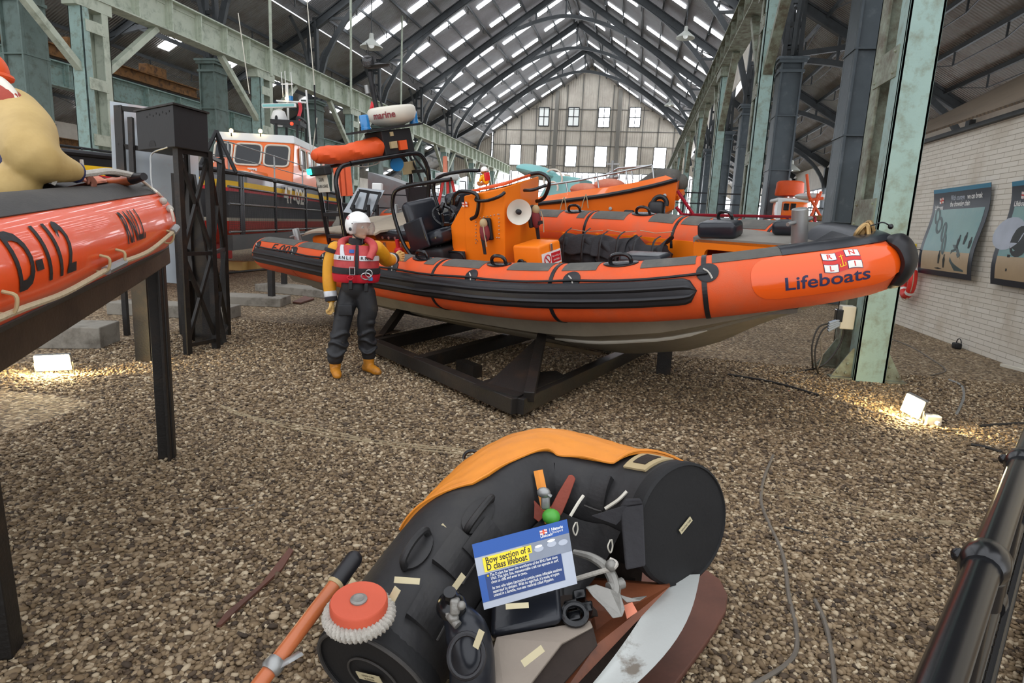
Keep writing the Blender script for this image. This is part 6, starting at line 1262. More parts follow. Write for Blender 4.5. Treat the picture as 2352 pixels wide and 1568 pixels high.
# ================================================================ CONCRETE BLOCKS, TOWER, BOX, PANELS ON THE LEFT
def block(pix, h, label):
    P = [onZ(u, v, 0) for u, v in pix]; b = MB(); b.prism(P, (0, 0, h)); obj('concrete_block', b, 'concrete', label=label, cat='concrete block', bev=.012, group='concrete blocks on the gravel')
def block2(p, q, w, h, label): p = onZ(*p); q = onZ(*q); b = MB(); d = unit(q-p); n = unit(np.cross((0, 0, 1), d)); b.prism([p, q, q+n*w, p+n*w], (0, 0, h)); obj('concrete_block', b, 'concrete', label=label, cat='concrete block', bev=.012, group='concrete blocks on the gravel')
block2((40, 800), (232, 802), .55, .27, 'nearest concrete block, under boat D-112 behind the bright floodlight')
block2((245, 722), (522, 736), .5, .2, 'concrete block behind the black lattice tower feet')
block2((500, 700), (645, 706), .6, .17, 'grey concrete block under the black post at the stern of the orange boat')
block2((585, 668), (790, 690), .6, .16, 'concrete block in shadow behind the standing mannequin')
b = MB(); P = [onZ(u, v, .01) for u, v in ((672, 696), (690, 698), (722, 688), (700, 682))]; b.prism(P, (0, 0, .03)); obj('plank', b, 'old_plywood', label='short weathered plank lying on the gravel left of the mannequin', cat='plank')
tw = thing('lattice_tower', 'black steel lattice tower carrying a square steel box, left of the mannequin', 'tower', (-5.4, 6.8, 0))
T0, T1 = onZ(432, 816), onZ(497, 801); dT = unit(T1-T0); T2 = T0+V3(-.55, .75, 0); T3 = T1+V3(-.45, .85, 0)
zt = onX(402, 335, T0[0])[2]
def tb(p, q, w=.055, nm='leg', mt='worn_black_steel'): b = MB(); b.bar(p, q, w, w*.9, dT); return obj(nm, b, mt, tw, world=True)
top = lambda P, f=.12: V3(P[0], P[1], zt)
for P in (T0, T1, T2, T3): tb(P, top(P), .075)
nz_ = 3
for a, c in ((T0, T1), (T0, T2), (T1, T3)):
    for k in range(2):
        za, zb_ = (.15, zt*.5) if k == 0 else (zt*.5, zt-.05)
        tb(a+V3(0, 0, za), c+V3(0, 0, zb_), .04, 'brace'); tb(c+V3(0, 0, za), a+V3(0, 0, zb_), .04, 'brace')
    for z in (.12, zt*.5, zt-.05): tb(a+V3(0, 0, z), c+V3(0, 0, z), .045, 'brace')
bx = thing('steel_box', 'black square steel box with vent holes on top of the lattice tower', 'box', (T0[0], T0[1], zt))
c00 = onX(395, 343, T0[0]+.02); 
B0 = atD(402, 338, 6.9); B1 = atD(480, 350, 7.45); B2 = atD(316, 330, 7.55); z0 = (B0[2]+B1[2])/2; hh = atD(400, 244, 6.9)[2]-B0[2]
b = MB(); base = [V3(B0[0], B0[1], z0), V3(B1[0], B1[1], z0), V3(B1[0]+B2[0]-B0[0], B1[1]+B2[1]-B0[1], z0), V3(B2[0], B2[1], z0)]; b.prism(base, (0, 0, hh)); obj('box_body', b, 'black_matt', bx, world=True, bev=.008)
b = MB(); cc_ = sum(base)/4; b.prism([cc_+(p-cc_)*1.06+V3(0, 0, hh) for p in base], (0, 0, .02)); obj('lid', b, 'worn_black_steel', bx, world=True)
e1 = unit(base[3]-base[0]); nn = unit(np.cross(e1, (0, 0, 1))); nn = nn if np.dot(nn, EYE-base[0]) > 0 else -nn
b = MB()
for k in range(8): b.lathe([(.012, 0), (.012, .003)], base[0]+e1*(.1+.09*k)+V3(0, 0, hh-.06-.02*(k % 2))+nn*.001, nn, 8)
c_ = base[0]+e1*.62+V3(0, 0, .03); b.add([c_+e1*.1*cos(t)+V3(0, 0, .07*sin(t))+nn*.003 for t in np.linspace(0, pi, 12)], [tuple(range(12))]); obj('vent_holes', b, 'disc_black', bx, world=True)
b = MB(); P = [atD(385, 338, 7.0), atD(350, 352, 7.0), atD(346, 380, 7.0), atD(350, 430, 7.0), atD(365, 470, 7.0)]; b.tube(smooth_path(P, 5), .008, 6); obj('hanging_cable', b, 'galv', bx, world=True, smooth=True)
# upright tapered plates behind the tower and the wide post in front
b = MB(); p = onZ(448, 790); q = onZ(512, 792); zt2 = onX(445, 400, p[0])[2]; b.prism([p, q, q+V3(-.36, 0, zt2), p+V3(.02, 0, zt2)], (-.02, .12, 0)); obj('tapered_plate', b, 'worn_black_steel', tw, world=True)
p = onZ(318, 828); b = MB(); b.ibeam((p[0]+.09, p[1]+.05, 0), (p[0]+.09, p[1]+.05, 1.45), .2, .16, (0, 1, 0), .02, .02); obj('steel_post', b, 'worn_black_steel', label='short wide black steel post standing just behind the tall post of boat D-112', cat='post')
mat('dull_panel', '#9aa0a4', .35, .5, .15, 2., dirt='#a08478', dscale=1.2, dlo=.5, dhi=.8)
pn = thing('metal_panel', 'tall dull grey metal display panel standing behind the black lattice tower', 'panel', onZ(330, 800))
D0, D1 = 8.2, 8.7
a, c, d, e = atD(268, 640, D0), atD(466, 655, D1), atD(452, 262, D1), atD(252, 232, D0)
b = MB(); b.prism([a, c, d, e], unit(np.cross(c-a, e-a))*-.03); obj('sheet', b, 'dull_panel', pn, world=True)
for (u0, v0, u1, v1, w) in ((272, 243, 292, 640, .1), (300, 270, 315, 640, .06), (425, 262, 440, 645, .06)):
    b = MB(); b.bar(atD(u0, v0, 8.0), atD(u1, v1, 8.0), w, .05, CM[2]); obj('frame_upright', b, 'worn_black_steel', pn, world=True)
for v in (248, 335): b = MB(); b.bar(atD(272, v, 8.0), atD(425, v+18, 8.35), .06, .06); obj('frame_rail', b, 'worn_black_steel', pn, world=True)
for u, v0, v1 in ((292, 560, 800), (420, 560, 800)): p = onZ(u, 770); b = MB(); b.bar((p[0], p[1], 0), (p[0], p[1], 2.2), .06, .06, CM[2]); obj('frame_leg', b, 'worn_black_steel', pn, world=True)
# ================================================================ BLACK-HULLED LIFEBOAT 47-020 BEHIND ITS WALKWAY
mat('hull_black', '#16171c', .35, 0, .2, 2., coat=.2)
mat('window_dark', '#14181b', .12, 0, .4, 1.5)
mat('cabin_orange', '#f0701a', .35, 0, .07, 2., coat=.2)
mat('roof_white', '#dfe2e0', .4, 0, .05, 3.)
mat('keel_red', '#d8251d', .4, 0, .1, 3.)
mat('fresh_timber', '#c8a25e', .7, 0, .15, 4.)
mat('teal_boat', '#84c4c2', .45, 0, .08, 3.)
mat('lamp_warm', '#fff2cc', .4, var=0, emit='#ffd98a', estr=14.)
mat('tube_light', '#ffffff', .4, var=0, emit='#fbfff4', estr=3.)
mat('lamp_red', '#ff3a2a', .3, var=0, emit='#ff3018', estr=2.5)
mat('trailer_red', '#a3122a', .4, .2, .1, 5.)
nB = V3(.964, .267, 0); aB = V3(.267, -.964, 0)
OBk = atD(600, 480, 16.5)-2*nB; OBk[2] = 0
FK = Fr(np.stack([aB, nB, V3(0, 0, 1)]), OBk)
lb = thing('lifeboat', 'large black-hulled lifeboat 47-020 with orange wheelhouse standing behind a mesh walkway fence', 'boat', FK.O, FK.A)
hw = lambda x: interp(x, [-10, -4, 1, 3, 4.6, 5.6], [2, 2.05, 2., 1.6, .75, .02])
zt_ = lambda x: 2.61+.0*x+.05*max(0, x-2)
def ring(x, lv):    # half widths by level 0..1 (keel to sheer)
    return [(hw(x)*w, z) for w, z in lv]
LV = [(0, .75), (.55, .95), (.86, 1.3), (.93, 1.5), (.955, 1.58), (.985, 2.2), (.99, 2.28), (1., 2.44), (1., 2.61)]
LM = [1, 1, 1, 2, 0, 3, 4, 0]
XSb = np.r_[np.linspace(-10, 1, 8), np.linspace(1.6, 5.6, 9)]
b = MB()
for i in range(len(XSb)-1):
    for s in (-1, 1):
        A_, C_ = ring(XSb[i], LV), ring(XSb[i+1], LV)
        for j in range(len(LV)-1): b.add([(XSb[i], s*A_[j][0], A_[j][1]), (XSb[i+1], s*C_[j][0], C_[j][1]), (XSb[i+1], s*C_[j+1][0], C_[j+1][1]), (XSb[i], s*A_[j+1][0], A_[j+1][1])], [(0, 1, 2, 3)], LM[j])
b.add([(-10, s*w*2, z) for s, w, z in [(-1, w, z) for w, z in LV]+[(1, w, z) for w, z in LV[::-1]]], [tuple(range(2*len(LV)))])
obj('hull', b, ['hull_black', 'keel_red', 'dull_white', 'red', 'yellow'], lb, smooth=True, ang=20)
b = MB(); b.prism([(x, -hw(x)*.99, 2.56) for x in XSb]+[(x, hw(x)*.99, 2.56) for x in XSb[::-1]], (0, 0, .04)); obj('deck', b, 'deck_grey', lb)
for s in (-1, 1): b = MB(); b.tube([(x, s*hw(x)*1.01, 2.64) for x in XSb], .06, 8); obj('fender_rail', b, 'black_rubber', lb, smooth=True)
b = MB(); b.prism([(-3.2, -.06, .25), (3.0, -.06, .62), (3.5, -.06, .75), (3.5, -.06, 1.1), (-3.2, -.06, 1.0)], (0, .12, 0)); k_ = obj('keel', b, 'keel_red', lb, bev=.02)
q = FK.Y(690, 455, 2.02); b = MB(); text_on(b, '47-020', lambda x, y: V3(-(x)+q[0]+.8, 2.10, q[2]+y), .66, sx=1.45, slant=-.3, bold=.02); obj('registration_number', b, 'dull_white', lb)
# wheelhouse
xf, xa, wf, zb2, zr = -5.9, -10.5, 1.42, 2.45, 4.3
b = MB(); pl = [(xf+.75, -wf, zb2), (xf+.75, wf, zb2), (xa, wf+.1, zb2), (xa, -wf-.1, zb2)]; up = [(xf, -wf+.1, zr), (xf, wf-.1, zr), (xa, wf-.1, zr), (xa, -wf+.1, zr)]
b.hexa([pl[0], pl[1], pl[2], pl[3], up[0], up[1], up[2], up[3]]); wh_ = obj('wheelhouse', b, 'cabin_orange', lb, bev=.08)
b = MB(); b.hexa([(xf+.12, -wf+.05, zr-.16), (xf+.12, wf-.05, zr-.16), (xa, wf-.05, zr-.16), (xa, -wf+.05, zr-.16), (xf-.0, -wf+.1, zr+.12), (xf-.0, wf-.1, zr+.12), (xa, wf-.1, zr+.12), (xa, -wf+.1, zr+.12)]); obj('roof_band', b, 'roof_white', lb, bev=.04)
def fwin(y0, y1, z0, z1):
    fx = lambda z: xf+.75*(zr-z)/(zr-zb2)+.015
    b = MB(); m = V3(0, (y0+y1)/2, (z0+z1)/2); P = [(np.sign(cos(t))*abs(cos(t))**.35*(y1-y0)/2+m[1], np.sign(sin(t))*abs(sin(t))**.35*(z1-z0)/2+m[2]) for t in np.linspace(0, 2*pi, 33)[:-1]]
    b.prism([(fx(z), y, z) for y, z in P], (.02, 0, .0)); w_ = obj('window_pane', b, 'window_dark', wh_); b = MB(); b.tube([(fx(z)+.025, y, z) for y, z in P], .035, 6, closed=True); obj('window_rim', b, 'dull_white', w_, smooth=True)
for y0, y1 in ((-1.3, -.72), (-.62, .28), (.38, 1.22)): fwin(y0, y1, 3.32, 4.05)
for x0, x1 in ((-7.2, -6.4), (-8.5, -7.5), (-9.8, -8.8)):
    b = MB(); P = [(np.sign(cos(t))*abs(cos(t))**.35*(x1-x0)/2+(x0+x1)/2, np.sign(sin(t))*abs(sin(t))**.35*.36+3.68) for t in np.linspace(0, 2*pi, 33)[:-1]]; sy = lambda z: wf-.1*(z-zb2)/(zr-zb2)+.02
    b.prism([(x, sy(z)-.02, z) for x, z in P], (0, .03, 0)); w_ = obj('window_pane', b, 'window_dark', wh_); b = MB(); b.tube([(x, sy(z)+.02, z) for x, z in P], .035, 6, closed=True); obj('window_rim', b, 'dull_white', w_, smooth=True)
b = MB(); b.rbox((xf+.47, .02, 3.12), (.03, .32, .2), r=.012); pl_ = obj('number_plate', b, 'white', lb)
b = MB()
for k in range(4): b.box((xf+.49, -.08+.055*k, 3.06), (xf+.5, -.05+.055*k, 3.17))
obj('plate_marks', b, 'black_matt', pl_)
b = MB(); b.rbox((xf+2.0, .0, 2.78), (1.8, 1.5, .5), r=.06); obj('foredeck_hatch', b, 'cabin_orange', lb)
b = MB(); b.rbox((xf+3.2, .4, 2.78), (.7, .9, .3), r=.05); obj('deck_locker', b, 'dull_white', lb)
b = MB(); b.hexa([(xf+1.6, -.9, 2.6), (xf+1.6, -.4, 2.6), (xf+1.2, -.4, 2.6), (xf+1.2, -.9, 2.6), (xf+1.45, -.85, 3.45), (xf+1.45, -.45, 3.45), (xf+1.25, -.45, 3.45), (xf+1.25, -.85, 3.45)]); obj('vent_cowl', b, 'canvas_pink', lb)
for (u, v) in ((531, 300), (598, 301)):
    p = FK.X(u, v, xf+.1); b = MB(); b.sphere(p, (.05, .07, .07)); l_ = obj('deck_light', b, 'lamp_warm', lb, smooth=True); b = MB(); b.cyl(p-V3(0, 0, .18), p, .02, 6); obj('light_bracket', b, 'black_matt', l_)
# mast, hoop, radar scanner, radome, aerials
pm = FK.X(660, 262, xf-1.2)
for dy in (-.32, .42):
    b = MB(); P = [(xf-.9, pm[1]+dy, zr), (xf-.9, pm[1]+dy, zr+.72), (xf-1.1, pm[1]+dy, zr+.9), (xf-2., pm[1]+dy, zr+.9), (xf-2.2, pm[1]+dy, zr+.7), (xf-2.2, pm[1]+dy, zr)]; b.tube(smooth_path(P, 4), .05, 8); obj('mast_hoop', b, 'black_matt', lb, smooth=True)
z1 = FK.X(655, 285, xf-1.2)[2]; b = MB(); b.box((xf-1.7, pm[1]-.5, z1-.05), (xf-.8, pm[1]+.55, z1+.1)); obj('mast_platform', b, 'black_matt', lb)
q = FK.X(641, 270, xf-1.2); b = MB(); b.lathe([(.12, -.3), (.14, -.16), (.26, -.1), (.28, 0), (.2, .22), (.08, .28), (.001, .29)], q, n=22); obj('radome', b, 'white', lb, smooth=True)
q0, q1 = FK.X(602, 243, xf-1.1), FK.X(680, 242, xf-1.1); b = MB(); b.bar(q0, q1, .12, .14); sc_ = obj('radar_scanner', b, 'white', lb, bev=.02); b = MB(); b.bar(q0+V3(.07, .03, 0), q1+V3(.07, -.06, 0), .01, .09); obj('scanner_face', b, 'teal_boat', sc_)
for u0, v0, u1, v1, r, m_ in ((659, 190, 662, 275, .04, 'white'), (646, 165, 650, 222, .015, 'white'), (654, 163, 657, 225, .015, 'white'), (668, 165, 672, 222, .015, 'white'), (703, 207, 718, 395, .035, 'white'), (547, 30, 573, 215, .018, 'dull_white'), (705, 0, 722, 195, .018, 'dull_white'), (722, 195, 727, 330, .03, 'black_matt'), (698, 235, 690, 330, .015, 'black_matt'), (728, 270, 718, 345, .02, 'dull_white')):
    a, c = FK.X(u0, v0, xf-1.6), FK.X(u1, v1, xf-1.6); b = MB(); b.cyl(c, a, r, 8); obj('aerial', b, m_, lb)
a, c = FK.X(645, 193, xf-1.6), FK.X(673, 193, xf-1.6); b = MB(); b.bar(a, c, .03, .04); obj('aerial_yard', b, 'white', lb)
a, c = FK.X(636, 232, xf-1.6), FK.X(705, 236, xf-1.6); b = MB(); b.bar(a, c, .2, .05); obj('aerial_yard', b, 'white', lb)
p = FK.X(670, 284, xf-.8); b = MB(); b.sphere(p, .06); obj('red_lamp', b, 'lamp_red', lb, smooth=True)
p = FK.X(658, 226, xf-1.5); b = MB(); b.sphere(p, .06); obj('amber_lamp', b, 'lamp_warm', lb, smooth=True)
p = FK.X(668, 226, xf-1.5); b = MB(); b.cyl(p-V3(0, 0, .08), p+V3(0, 0, .08), .08, 10); obj('blue_lamp', b, 'blue_lens', lb)
p = FK.X(688, 260, xf-1.3); b = MB(); b.shell(lambda u, v, d: p+V3(d, .12*(u-.5)+.04*sin(6*v), -.75*(v-.5)), 4, 10, .02); obj('flag', b, 'red', lb)
b = MB()
for x in (1.6, -1.5, -4.5):
    for s in (1,): b.cyl((x, s*hw(x)*.95, 2.6), (x, s*hw(x)*.95, 3.35), .022, 6)
P = [(2.6, 1.55, 3.3), (1.6, 1.85, 3.32), (-1.5, 1.95, 3.32), (-4.5, 1.95, 3.32)]; b.tube(P, .015, 6); b.tube([(p[0], p[1], p[2]-.33) for p in P], .012, 6); obj('guard_rail', b, 'galv', lb)
# pulpit tripod near the bow
for e in ((.0, .4), (.35, -.3), (-.4, 0)):
    a = FK.X(497, 300, 2.2); b = MB(); b.cyl(a, V3(a[0]+e[0], a[1]+e[1], 2.6), .045, 8); obj('tripod_leg', b, 'black_matt', lb)
# timber and blocks below keel
for u in (525, 560, 600): p = onZ(u, 622, 0); b = MB(); b.rbox(V3(p[0], p[1]+.5, .13), (.5, .4, .26), r=.01); obj('timber_block', b, 'fresh_timber', label={525: 'leftmost pale timber block under the red keel', 560: 'middle pale timber block under the red keel', 600: 'pale timber block under the red keel nearest the orange boat stern'}[u], cat='timber block', group='timber blocks under the red keel')
# walkway edge and mesh fence
fe = thing('mesh_fence', 'black tube fence with wire mesh along a raised walkway in front of the black-hulled boat', 'fence', FK.W((0, 2.7, 1.0)), FK.A)
FE = 2.7; X0, X1 = 4.2, -16.
b = MB(); b.box((X1, FE-.05, -.05), (X0, FE+.05, .26)); b.xf(lambda p: V3(p[0], p[1]-2.7, p[2])); obj('walkway_beam', b, 'worn_black_steel', fe)
px = [FK.Y(u, 440, FE)[0] for u in (552, 632, 702, 752)]; zs = [1.3-1, 1.95-1, 2.42-1]
for x in px+[3.4, px[-1]-2.2, px[-1]-4.4, px[-1]-6.6]: b = MB(); b.cyl((x, 0, .2), (x, 0, 1.52), .035, 8); b.sphere((x, 0, 1.5), .055, 8, 6); obj('post', b, 'black_gloss', fe, smooth=True)
for z in (.32, .88, 1.22): b = MB(); b.cyl((X1, 0, z), (X0, 0, z), .026, 8); obj('rail', b, 'black_gloss', fe, smooth=True)
b = MB()
for k in range(21): z = .34+k*.042; b.box((X1, -.002, z), (X0, .002, z+.004))
for k in range(340): x = X0-k*.058; b.box((x, -.002, .34), (x+.004, .002, 1.20))
obj('wire_mesh', b, 'black_matt', fe)
p0, p1 = FK.Y(505, 425, FE+.05)-V3(0, 2.7, 1), FK.Y(509, 475, FE+.05)-V3(0, 2.7, 1); b = MB(); b.cyl(p0, p1, .045, 10); obj('tube_light', b, 'tube_light', label='short upright white strip light fixed to the mesh fence', cat='light', smooth=True) if False else None
q0, q1 = atD(505, 425, 13.6), atD(509, 475, 13.6); b = MB(); b.cyl(q0, q1, .045, 10); obj('strip_light', b, 'tube_light', label='short upright white strip light shining in front of the mesh fence', cat='light', smooth=True)
b = MB(); a, c = onZ(370, 662), onZ(600, 655); b.cyl(onZ(480, 668)*1+V3(0, 0, .35), onZ(620, 655)+V3(0, 0, .4), .03, 6); b.cyl(onZ(400, 670)+V3(0, 0, .3), onZ(480, 668)+V3(0, 0, .35), .03, 6); obj('barrier_rail', b, 'worn_black_steel', label='thin black barrier rail running low behind the tower to the stern post', cat='rail')
# ================================================================ ORANGE LAUNCH WITH TEAL CAB ON A RED TRAILER
p0, p1 = atD(1240, 462, 13.), atD(1555, 412, 11.8); p0[2] = p1[2] = 0; aO = unit(p1-p0); nO = V3(aO[1], -aO[0], 0)   # nO to the viewer
FO = Fr(np.stack([aO, nO, V3(0, 0, 1)]), p0)
la = thing('launch', 'orange open launch with black fender line raised on a red trailer, far middle', 'boat', FO.O, FO.A)
def fy(u, v): q = FO.Y(u, v, 0); return q[0], q[2]
topl = [fy(u, v) for u, v in ((1100, 470), (1236, 449), (1290, 440), (1330, 434), (1390, 427), (1450, 418), (1500, 408), (1528, 402), (1554, 413))]
mid = [fy(u, v) for u, v in ((1100, 487), (1236, 468), (1290, 462), (1330, 457), (1390, 449), (1450, 438), (1500, 427), (1528, 420), (1556, 412))]
bot = [fy(u, v) for u, v in ((1100, 535), (1236, 528), (1290, 525), (1330, 522), (1390, 514), (1450, 505), (1500, 494), (1528, 487), (1546, 478))]
ins = [.28, .28, .28, .26, .22, .16, .1, .06, .02]
b = MB(); n = len(topl); v = []
bw = lambda i: [1.9, 1.9, 1.9, 1.85, 1.7, 1.4, .95, .6, .25][i]
for i in range(n): v += [(bot[i][0], -.12, bot[i][1]), (mid[i][0], 0, mid[i][1]), (topl[i][0], -ins[i], topl[i][1]), (topl[i][0], -bw(i)+ins[i]*.3, topl[i][1]), (mid[i][0], -bw(i), mid[i][1]), (bot[i][0], -bw(i)+.1, bot[i][1])]
b.add(v, [(i*6+j, (i+1)*6+j, (i+1)*6+(j+1) % 6, i*6+(j+1) % 6) for i in range(n-1) for j in (0, 1, 3, 4, 5)]+[tuple(range(6))[::-1], tuple(range((n-1)*6, n*6))]); obj('hull', b, 'cabin_orange', la, smooth=True, ang=25)
b = MB()
for i in range(n-1): b.add([(topl[i][0], -ins[i]-.02, topl[i][1]-.03), (topl[i+1][0], -ins[i+1]-.02, topl[i+1][1]-.03), (topl[i+1][0], -bw(i+1)+.1, topl[i+1][1]-.03), (topl[i][0], -bw(i)+.1, topl[i][1]-.03)], [(0, 1, 2, 3)])
obj('deck', b, 'sponson_orange', la)
b = MB(); b.tube([(x, .02, z) for x, z in mid], .042, 8); obj('rubbing_band', b, 'black_rubber', la, smooth=True)
q = FO.Y(1548, 418, -.5); b = MB(); P = [FO.Y(1470, 430, -.55), FO.Y(1515, 412, -.5), FO.Y(1545, 414, -.5), FO.Y(1565, 420, -.5)]; b.tube(smooth_path(P, 5), list(np.interp(np.linspace(0, 1, 16), [0, .3, .75, 1], [.12, .2, .22, .1])), 18); b.sphere(P[-1], (.13, .13, .17)); obj('bow_fender', b, 'grey_antislip', la, smooth=True)
def orail(ps, y=-.3, r=.02, m_='stainless'): b = MB(); b.tube([FO.Y(u, v, y) for u, v in ps], r, 8); obj('hand_rail', b, m_, la, smooth=True)
orail([(1262, 424), (1330, 414), (1420, 396), (1498, 379)]); orail([(1390, 402), (1420, 386), (1498, 380)], -1.3)
for u, v0, v1, y in ((1300, 419, 442, -.3), (1372, 405, 437, -.3), (1438, 392, 422, -.3), (1498, 379, 411, -.3), (1392, 402, 430, -1.3), (1450, 390, 412, -1.3)): b = MB(); b.cyl(FO.Y(u+4, v1, y), FO.Y(u, v0, y), .018, 8); obj('stanchion', b, 'stainless', la)
for us in ((1345, 430), (1400, 420)): p = FO.Y(*us, -.7); b = MB(); b.sphere(p-V3(0, 0, .05), (.35, .25, .14)); obj('seat_hump', b, 'canvas_pink', la, smooth=True)
for u, v in ((1296, 452), (1346, 446)):
    b = MB(); p = [FO.Y(u, v, .07), FO.Y(u-6, v+15, .06), FO.Y(u-10, v+32, .03)]; b.tube(smooth_path(p, 3), .01, 5); p = [FO.Y(u, v, .07), FO.Y(u+3, v+15, .06), FO.Y(u+5, v+32, .03)]; b.tube(smooth_path(p, 3), .01, 5); obj('fender_lashing', b, 'rope_tan', la)
for u, v in ((1402, 479), (1527, 449)): b = MB(); b.lathe([(.035, 0), (.035, .01), (.02, .012)], FO.Y(u, v, -.03), (0, 1, 0), 14); obj('skin_fitting', b, 'galv', la)
b = MB(); p = FO.Y(1508, 480, .2); b.rbox(p, (.32, .24, .3), r=.08); b.tube(arc(p+V3(.06, .05, .1), .13, -.3, pi+.3, 12, (1, 0, 0), (0, 0, 1)), .045, 8); b.rbox(p+V3(.25, .05, -.15), (.4, .2, .12), r=.05); obj('fender_mat', b, 'black_rubber', la, smooth=True)
b = MB(); p = FO.Y(1445, 489, .1); b.rbox(p, (.2, .12, .12), r=.04); obj('hull_pad', b, 'black_rubber', la)
p = FO.Y(1560, 448, -.3); b = MB(); b.bar(FO.Y(1552, 455, -.2), FO.Y(1566, 440, -.4), .12, .1); obj('bow_bracket', b, 'cabin_orange', la)
p = FO.Y(1405, 408, -.8); b = MB(); b.cyl(p-V3(0, 0, .1), p+V3(0, 0, .35), .03, 8); b.bar(p+V3(-.15, 0, .28), p+V3(.15, 0, .28), .03, .03); b.sphere(p, .07); b.cyl(p+V3(-.1, 0, -.02), p+V3(.14, 0, 0.02), .04, 8); obj('deck_winch', b, 'galv', la, smooth=True)
cab = thing('teal_cab', 'pale teal open cab of a boat beside the orange launch, behind the console', 'cab', FO.W((.4, -1.6, 1.5)), FO.A)
def FOc(u, v, y): return FO.W(FO.Y(u, v, y))
b = MB(); fr_ = [FOc(u, v, -1.2) for u, v in ((1238, 452), (1268, 400), (1330, 408), (1336, 448))]; b.prism(fr_, -nO*1.0); obj('cab_side', b, 'teal_boat', cab, world=True, bev=.02)
b = MB(); q = [FOc(u, v, -1.25) for u, v in ((1296, 398), (1303, 432), (1316, 430), (1310, 402))]; b.prism(q, nO*.03); obj('cab_locker', b, 'dull_white', cab, world=True)
b = MB(); c = FOc(1235, 396, -1.4); b.grid(lambda u, v: c + aO*.52*cos(2*pi*u)*sin(pi*v)+V3(0, 0, .16*cos(pi*v)-.0)+nO*.5*sin(2*pi*u)*sin(pi*v)-V3(0, 0, .1*cos(2*pi*u)*sin(pi*v)), 24, 10, wrapu=True); obj('cab_roof', b, 'teal_boat', cab, world=True, smooth=True)
for u, v, r in ((1270, 412, .22), (1268, 432, .14)): b = MB(); b.tube(arc(FOc(u, v, -1.1), r, -.4, pi*1.2, 16, aO, V3(0, 0, 1)), .022, 8); obj('cab_hoop', b, 'dull_white', cab, world=True, smooth=True)
for z in (.0,): b = MB(); q = FO.W((.8, -1.3, 0)); b.box(q+V3(-.9, -.3, 0), q+V3(.6, .5, 1.6)); obj('cab_base', b, 'hull_black', cab, world=True)
tr_ = thing('boat_trailer', 'low red trailer frame under and ahead of the orange launch', 'trailer', FO.W((1.5, -.9, 0)), FO.A)
def tbar(a, c, r=.03, nm='frame_rail', m_='trailer_red'): b = MB(); b.tube([a, c], r, 8); obj(nm, b, m_, tr_, world=True, smooth=True)
D = 11.6
tbar(atD(1556, 438, D), atD(1592, 492, D)); tbar(atD(1553, 475, D), atD(1567, 493, D)); tbar(atD(1567, 493, D), atD(1870, 499, D+2.5)); tbar(atD(1700, 500, D+1), atD(1705, 520, D+1)); tbar(atD(1872, 499, D+2.5), atD(1874, 520, D+2.5)); tbar(atD(1808, 497, D+2), atD(1810, 525, D+2))
for k in range(5): b = MB(); x = -1.5+k*.9; y0 = -.3; b.bar((x, y0, 0), (x, y0, 1.95), .1, .1, (0, 1, 0)); b.bar((x, y0-1.2, 0), (x, y0-1.2, 1.95), .1, .1, (0, 1, 0)); b.xf(FO.W) ; obj('trailer_leg', b, 'trailer_red', tr_, world=True)
b = MB(); b.bar((-2, -.3, 1.95), (2.4, -.3, 1.95), .12, .12); b.bar((-2, -1.5, 1.95), (2.4, -1.5, 1.95), .12, .12); b.xf(FO.W); obj('trailer_bed', b, 'trailer_red', tr_, world=True)
b = MB(); p = atD(1835, 517, D+2.2); b.box(p+V3(-.12, -.02, -.16), p+V3(.12, .02, .1)); obj('white_plate', b, 'white', tr_, world=True)
b = MB(); p = atD(1690, 508, D+1.6); b.rbox(p+V3(0, .3, -.12), (1.6, .5, .28), r=.05); obj('tarpaulin', b, 'sign_blue', label='bright blue tarpaulin bundle on the red trailer behind the far tube', cat='tarpaulin', smooth=True)
# ================================================================ DISTANT THINGS
# lighthouse-like orange cabin boat in the right aisle
dp_ = 24.
cb = thing('cabin_boat', 'distant orange boat with round orange turret and white-rimmed windows in the right aisle', 'boat', atD(1830, 500, dp_)*[1, 1, 0])
P = lambda u, v, t=dp_: atD(u, v, t)
c0 = P(1822, 470); r0 = .62
b = MB(); b.rbox(P(1822, 482)+V3(0, .6, 0), (1.15, 1.3, .95), r=.3, n=5); obj('cabin', b, 'cabin_orange', cb, world=True, smooth=True)
b = MB(); b.rbox(P(1822, 460)+V3(0, .6, 0), (1.25, 1.4, .16), r=.07, n=3); obj('cabin_roof', b, 'roof_white', cb, world=True, smooth=True)
b = MB(); q = P(1820, 448)+V3(0, .6, 0); b.lathe([(.5, 0), (.53, .05), (.5, .5), (.44, .56), (.001, .58)], q, n=24); obj('turret', b, 'flotation', cb, world=True, smooth=True)
for u in (1806, 1822, 1838): b = MB(); b.rbox(P(u, 475, dp_-.06), (.2, .05, .26), r=.024, n=3); w_ = obj('window_pane', b, 'window_dark', cb, world=True)
b = MB(); b.box(P(1795, 520)*[1, 1, 0]+V3(0, 0, .0), P(1848, 505)+V3(0, 2.5, 0)); b.box(P(1800, 530)+V3(-.5, .2, -.4), P(1850, 500)+V3(.3, 2, -.1)); obj('hull', b, 'cabin_orange', cb, world=True, bev=.05)
b = MB(); q = P(1790, 500); b.box(q+V3(-.1, .1, -.5), q+V3(.06, .5, .7)); obj('white_side', b, 'roof_white', cb, world=True)
tp = thing('davit_frame', 'distant tangle of orange-red davit frames holding a small white boat by the right columns', 'frame', atD(1870, 500, 22)*[1, 1, 0])
for u0, v0, u1, v1 in ((1853, 400, 1858, 450), (1858, 450, 1886, 500), (1886, 440, 1862, 500), (1858, 460, 1890, 455), (1862, 500, 1864, 525), (1886, 500, 1888, 525), (1880, 445, 1872, 470)): b = MB(); b.cyl(atD(u0, v0, 22), atD(u1, v1, 22), .05, 8); obj('frame_tube', b, 'flotation', tp, world=True)
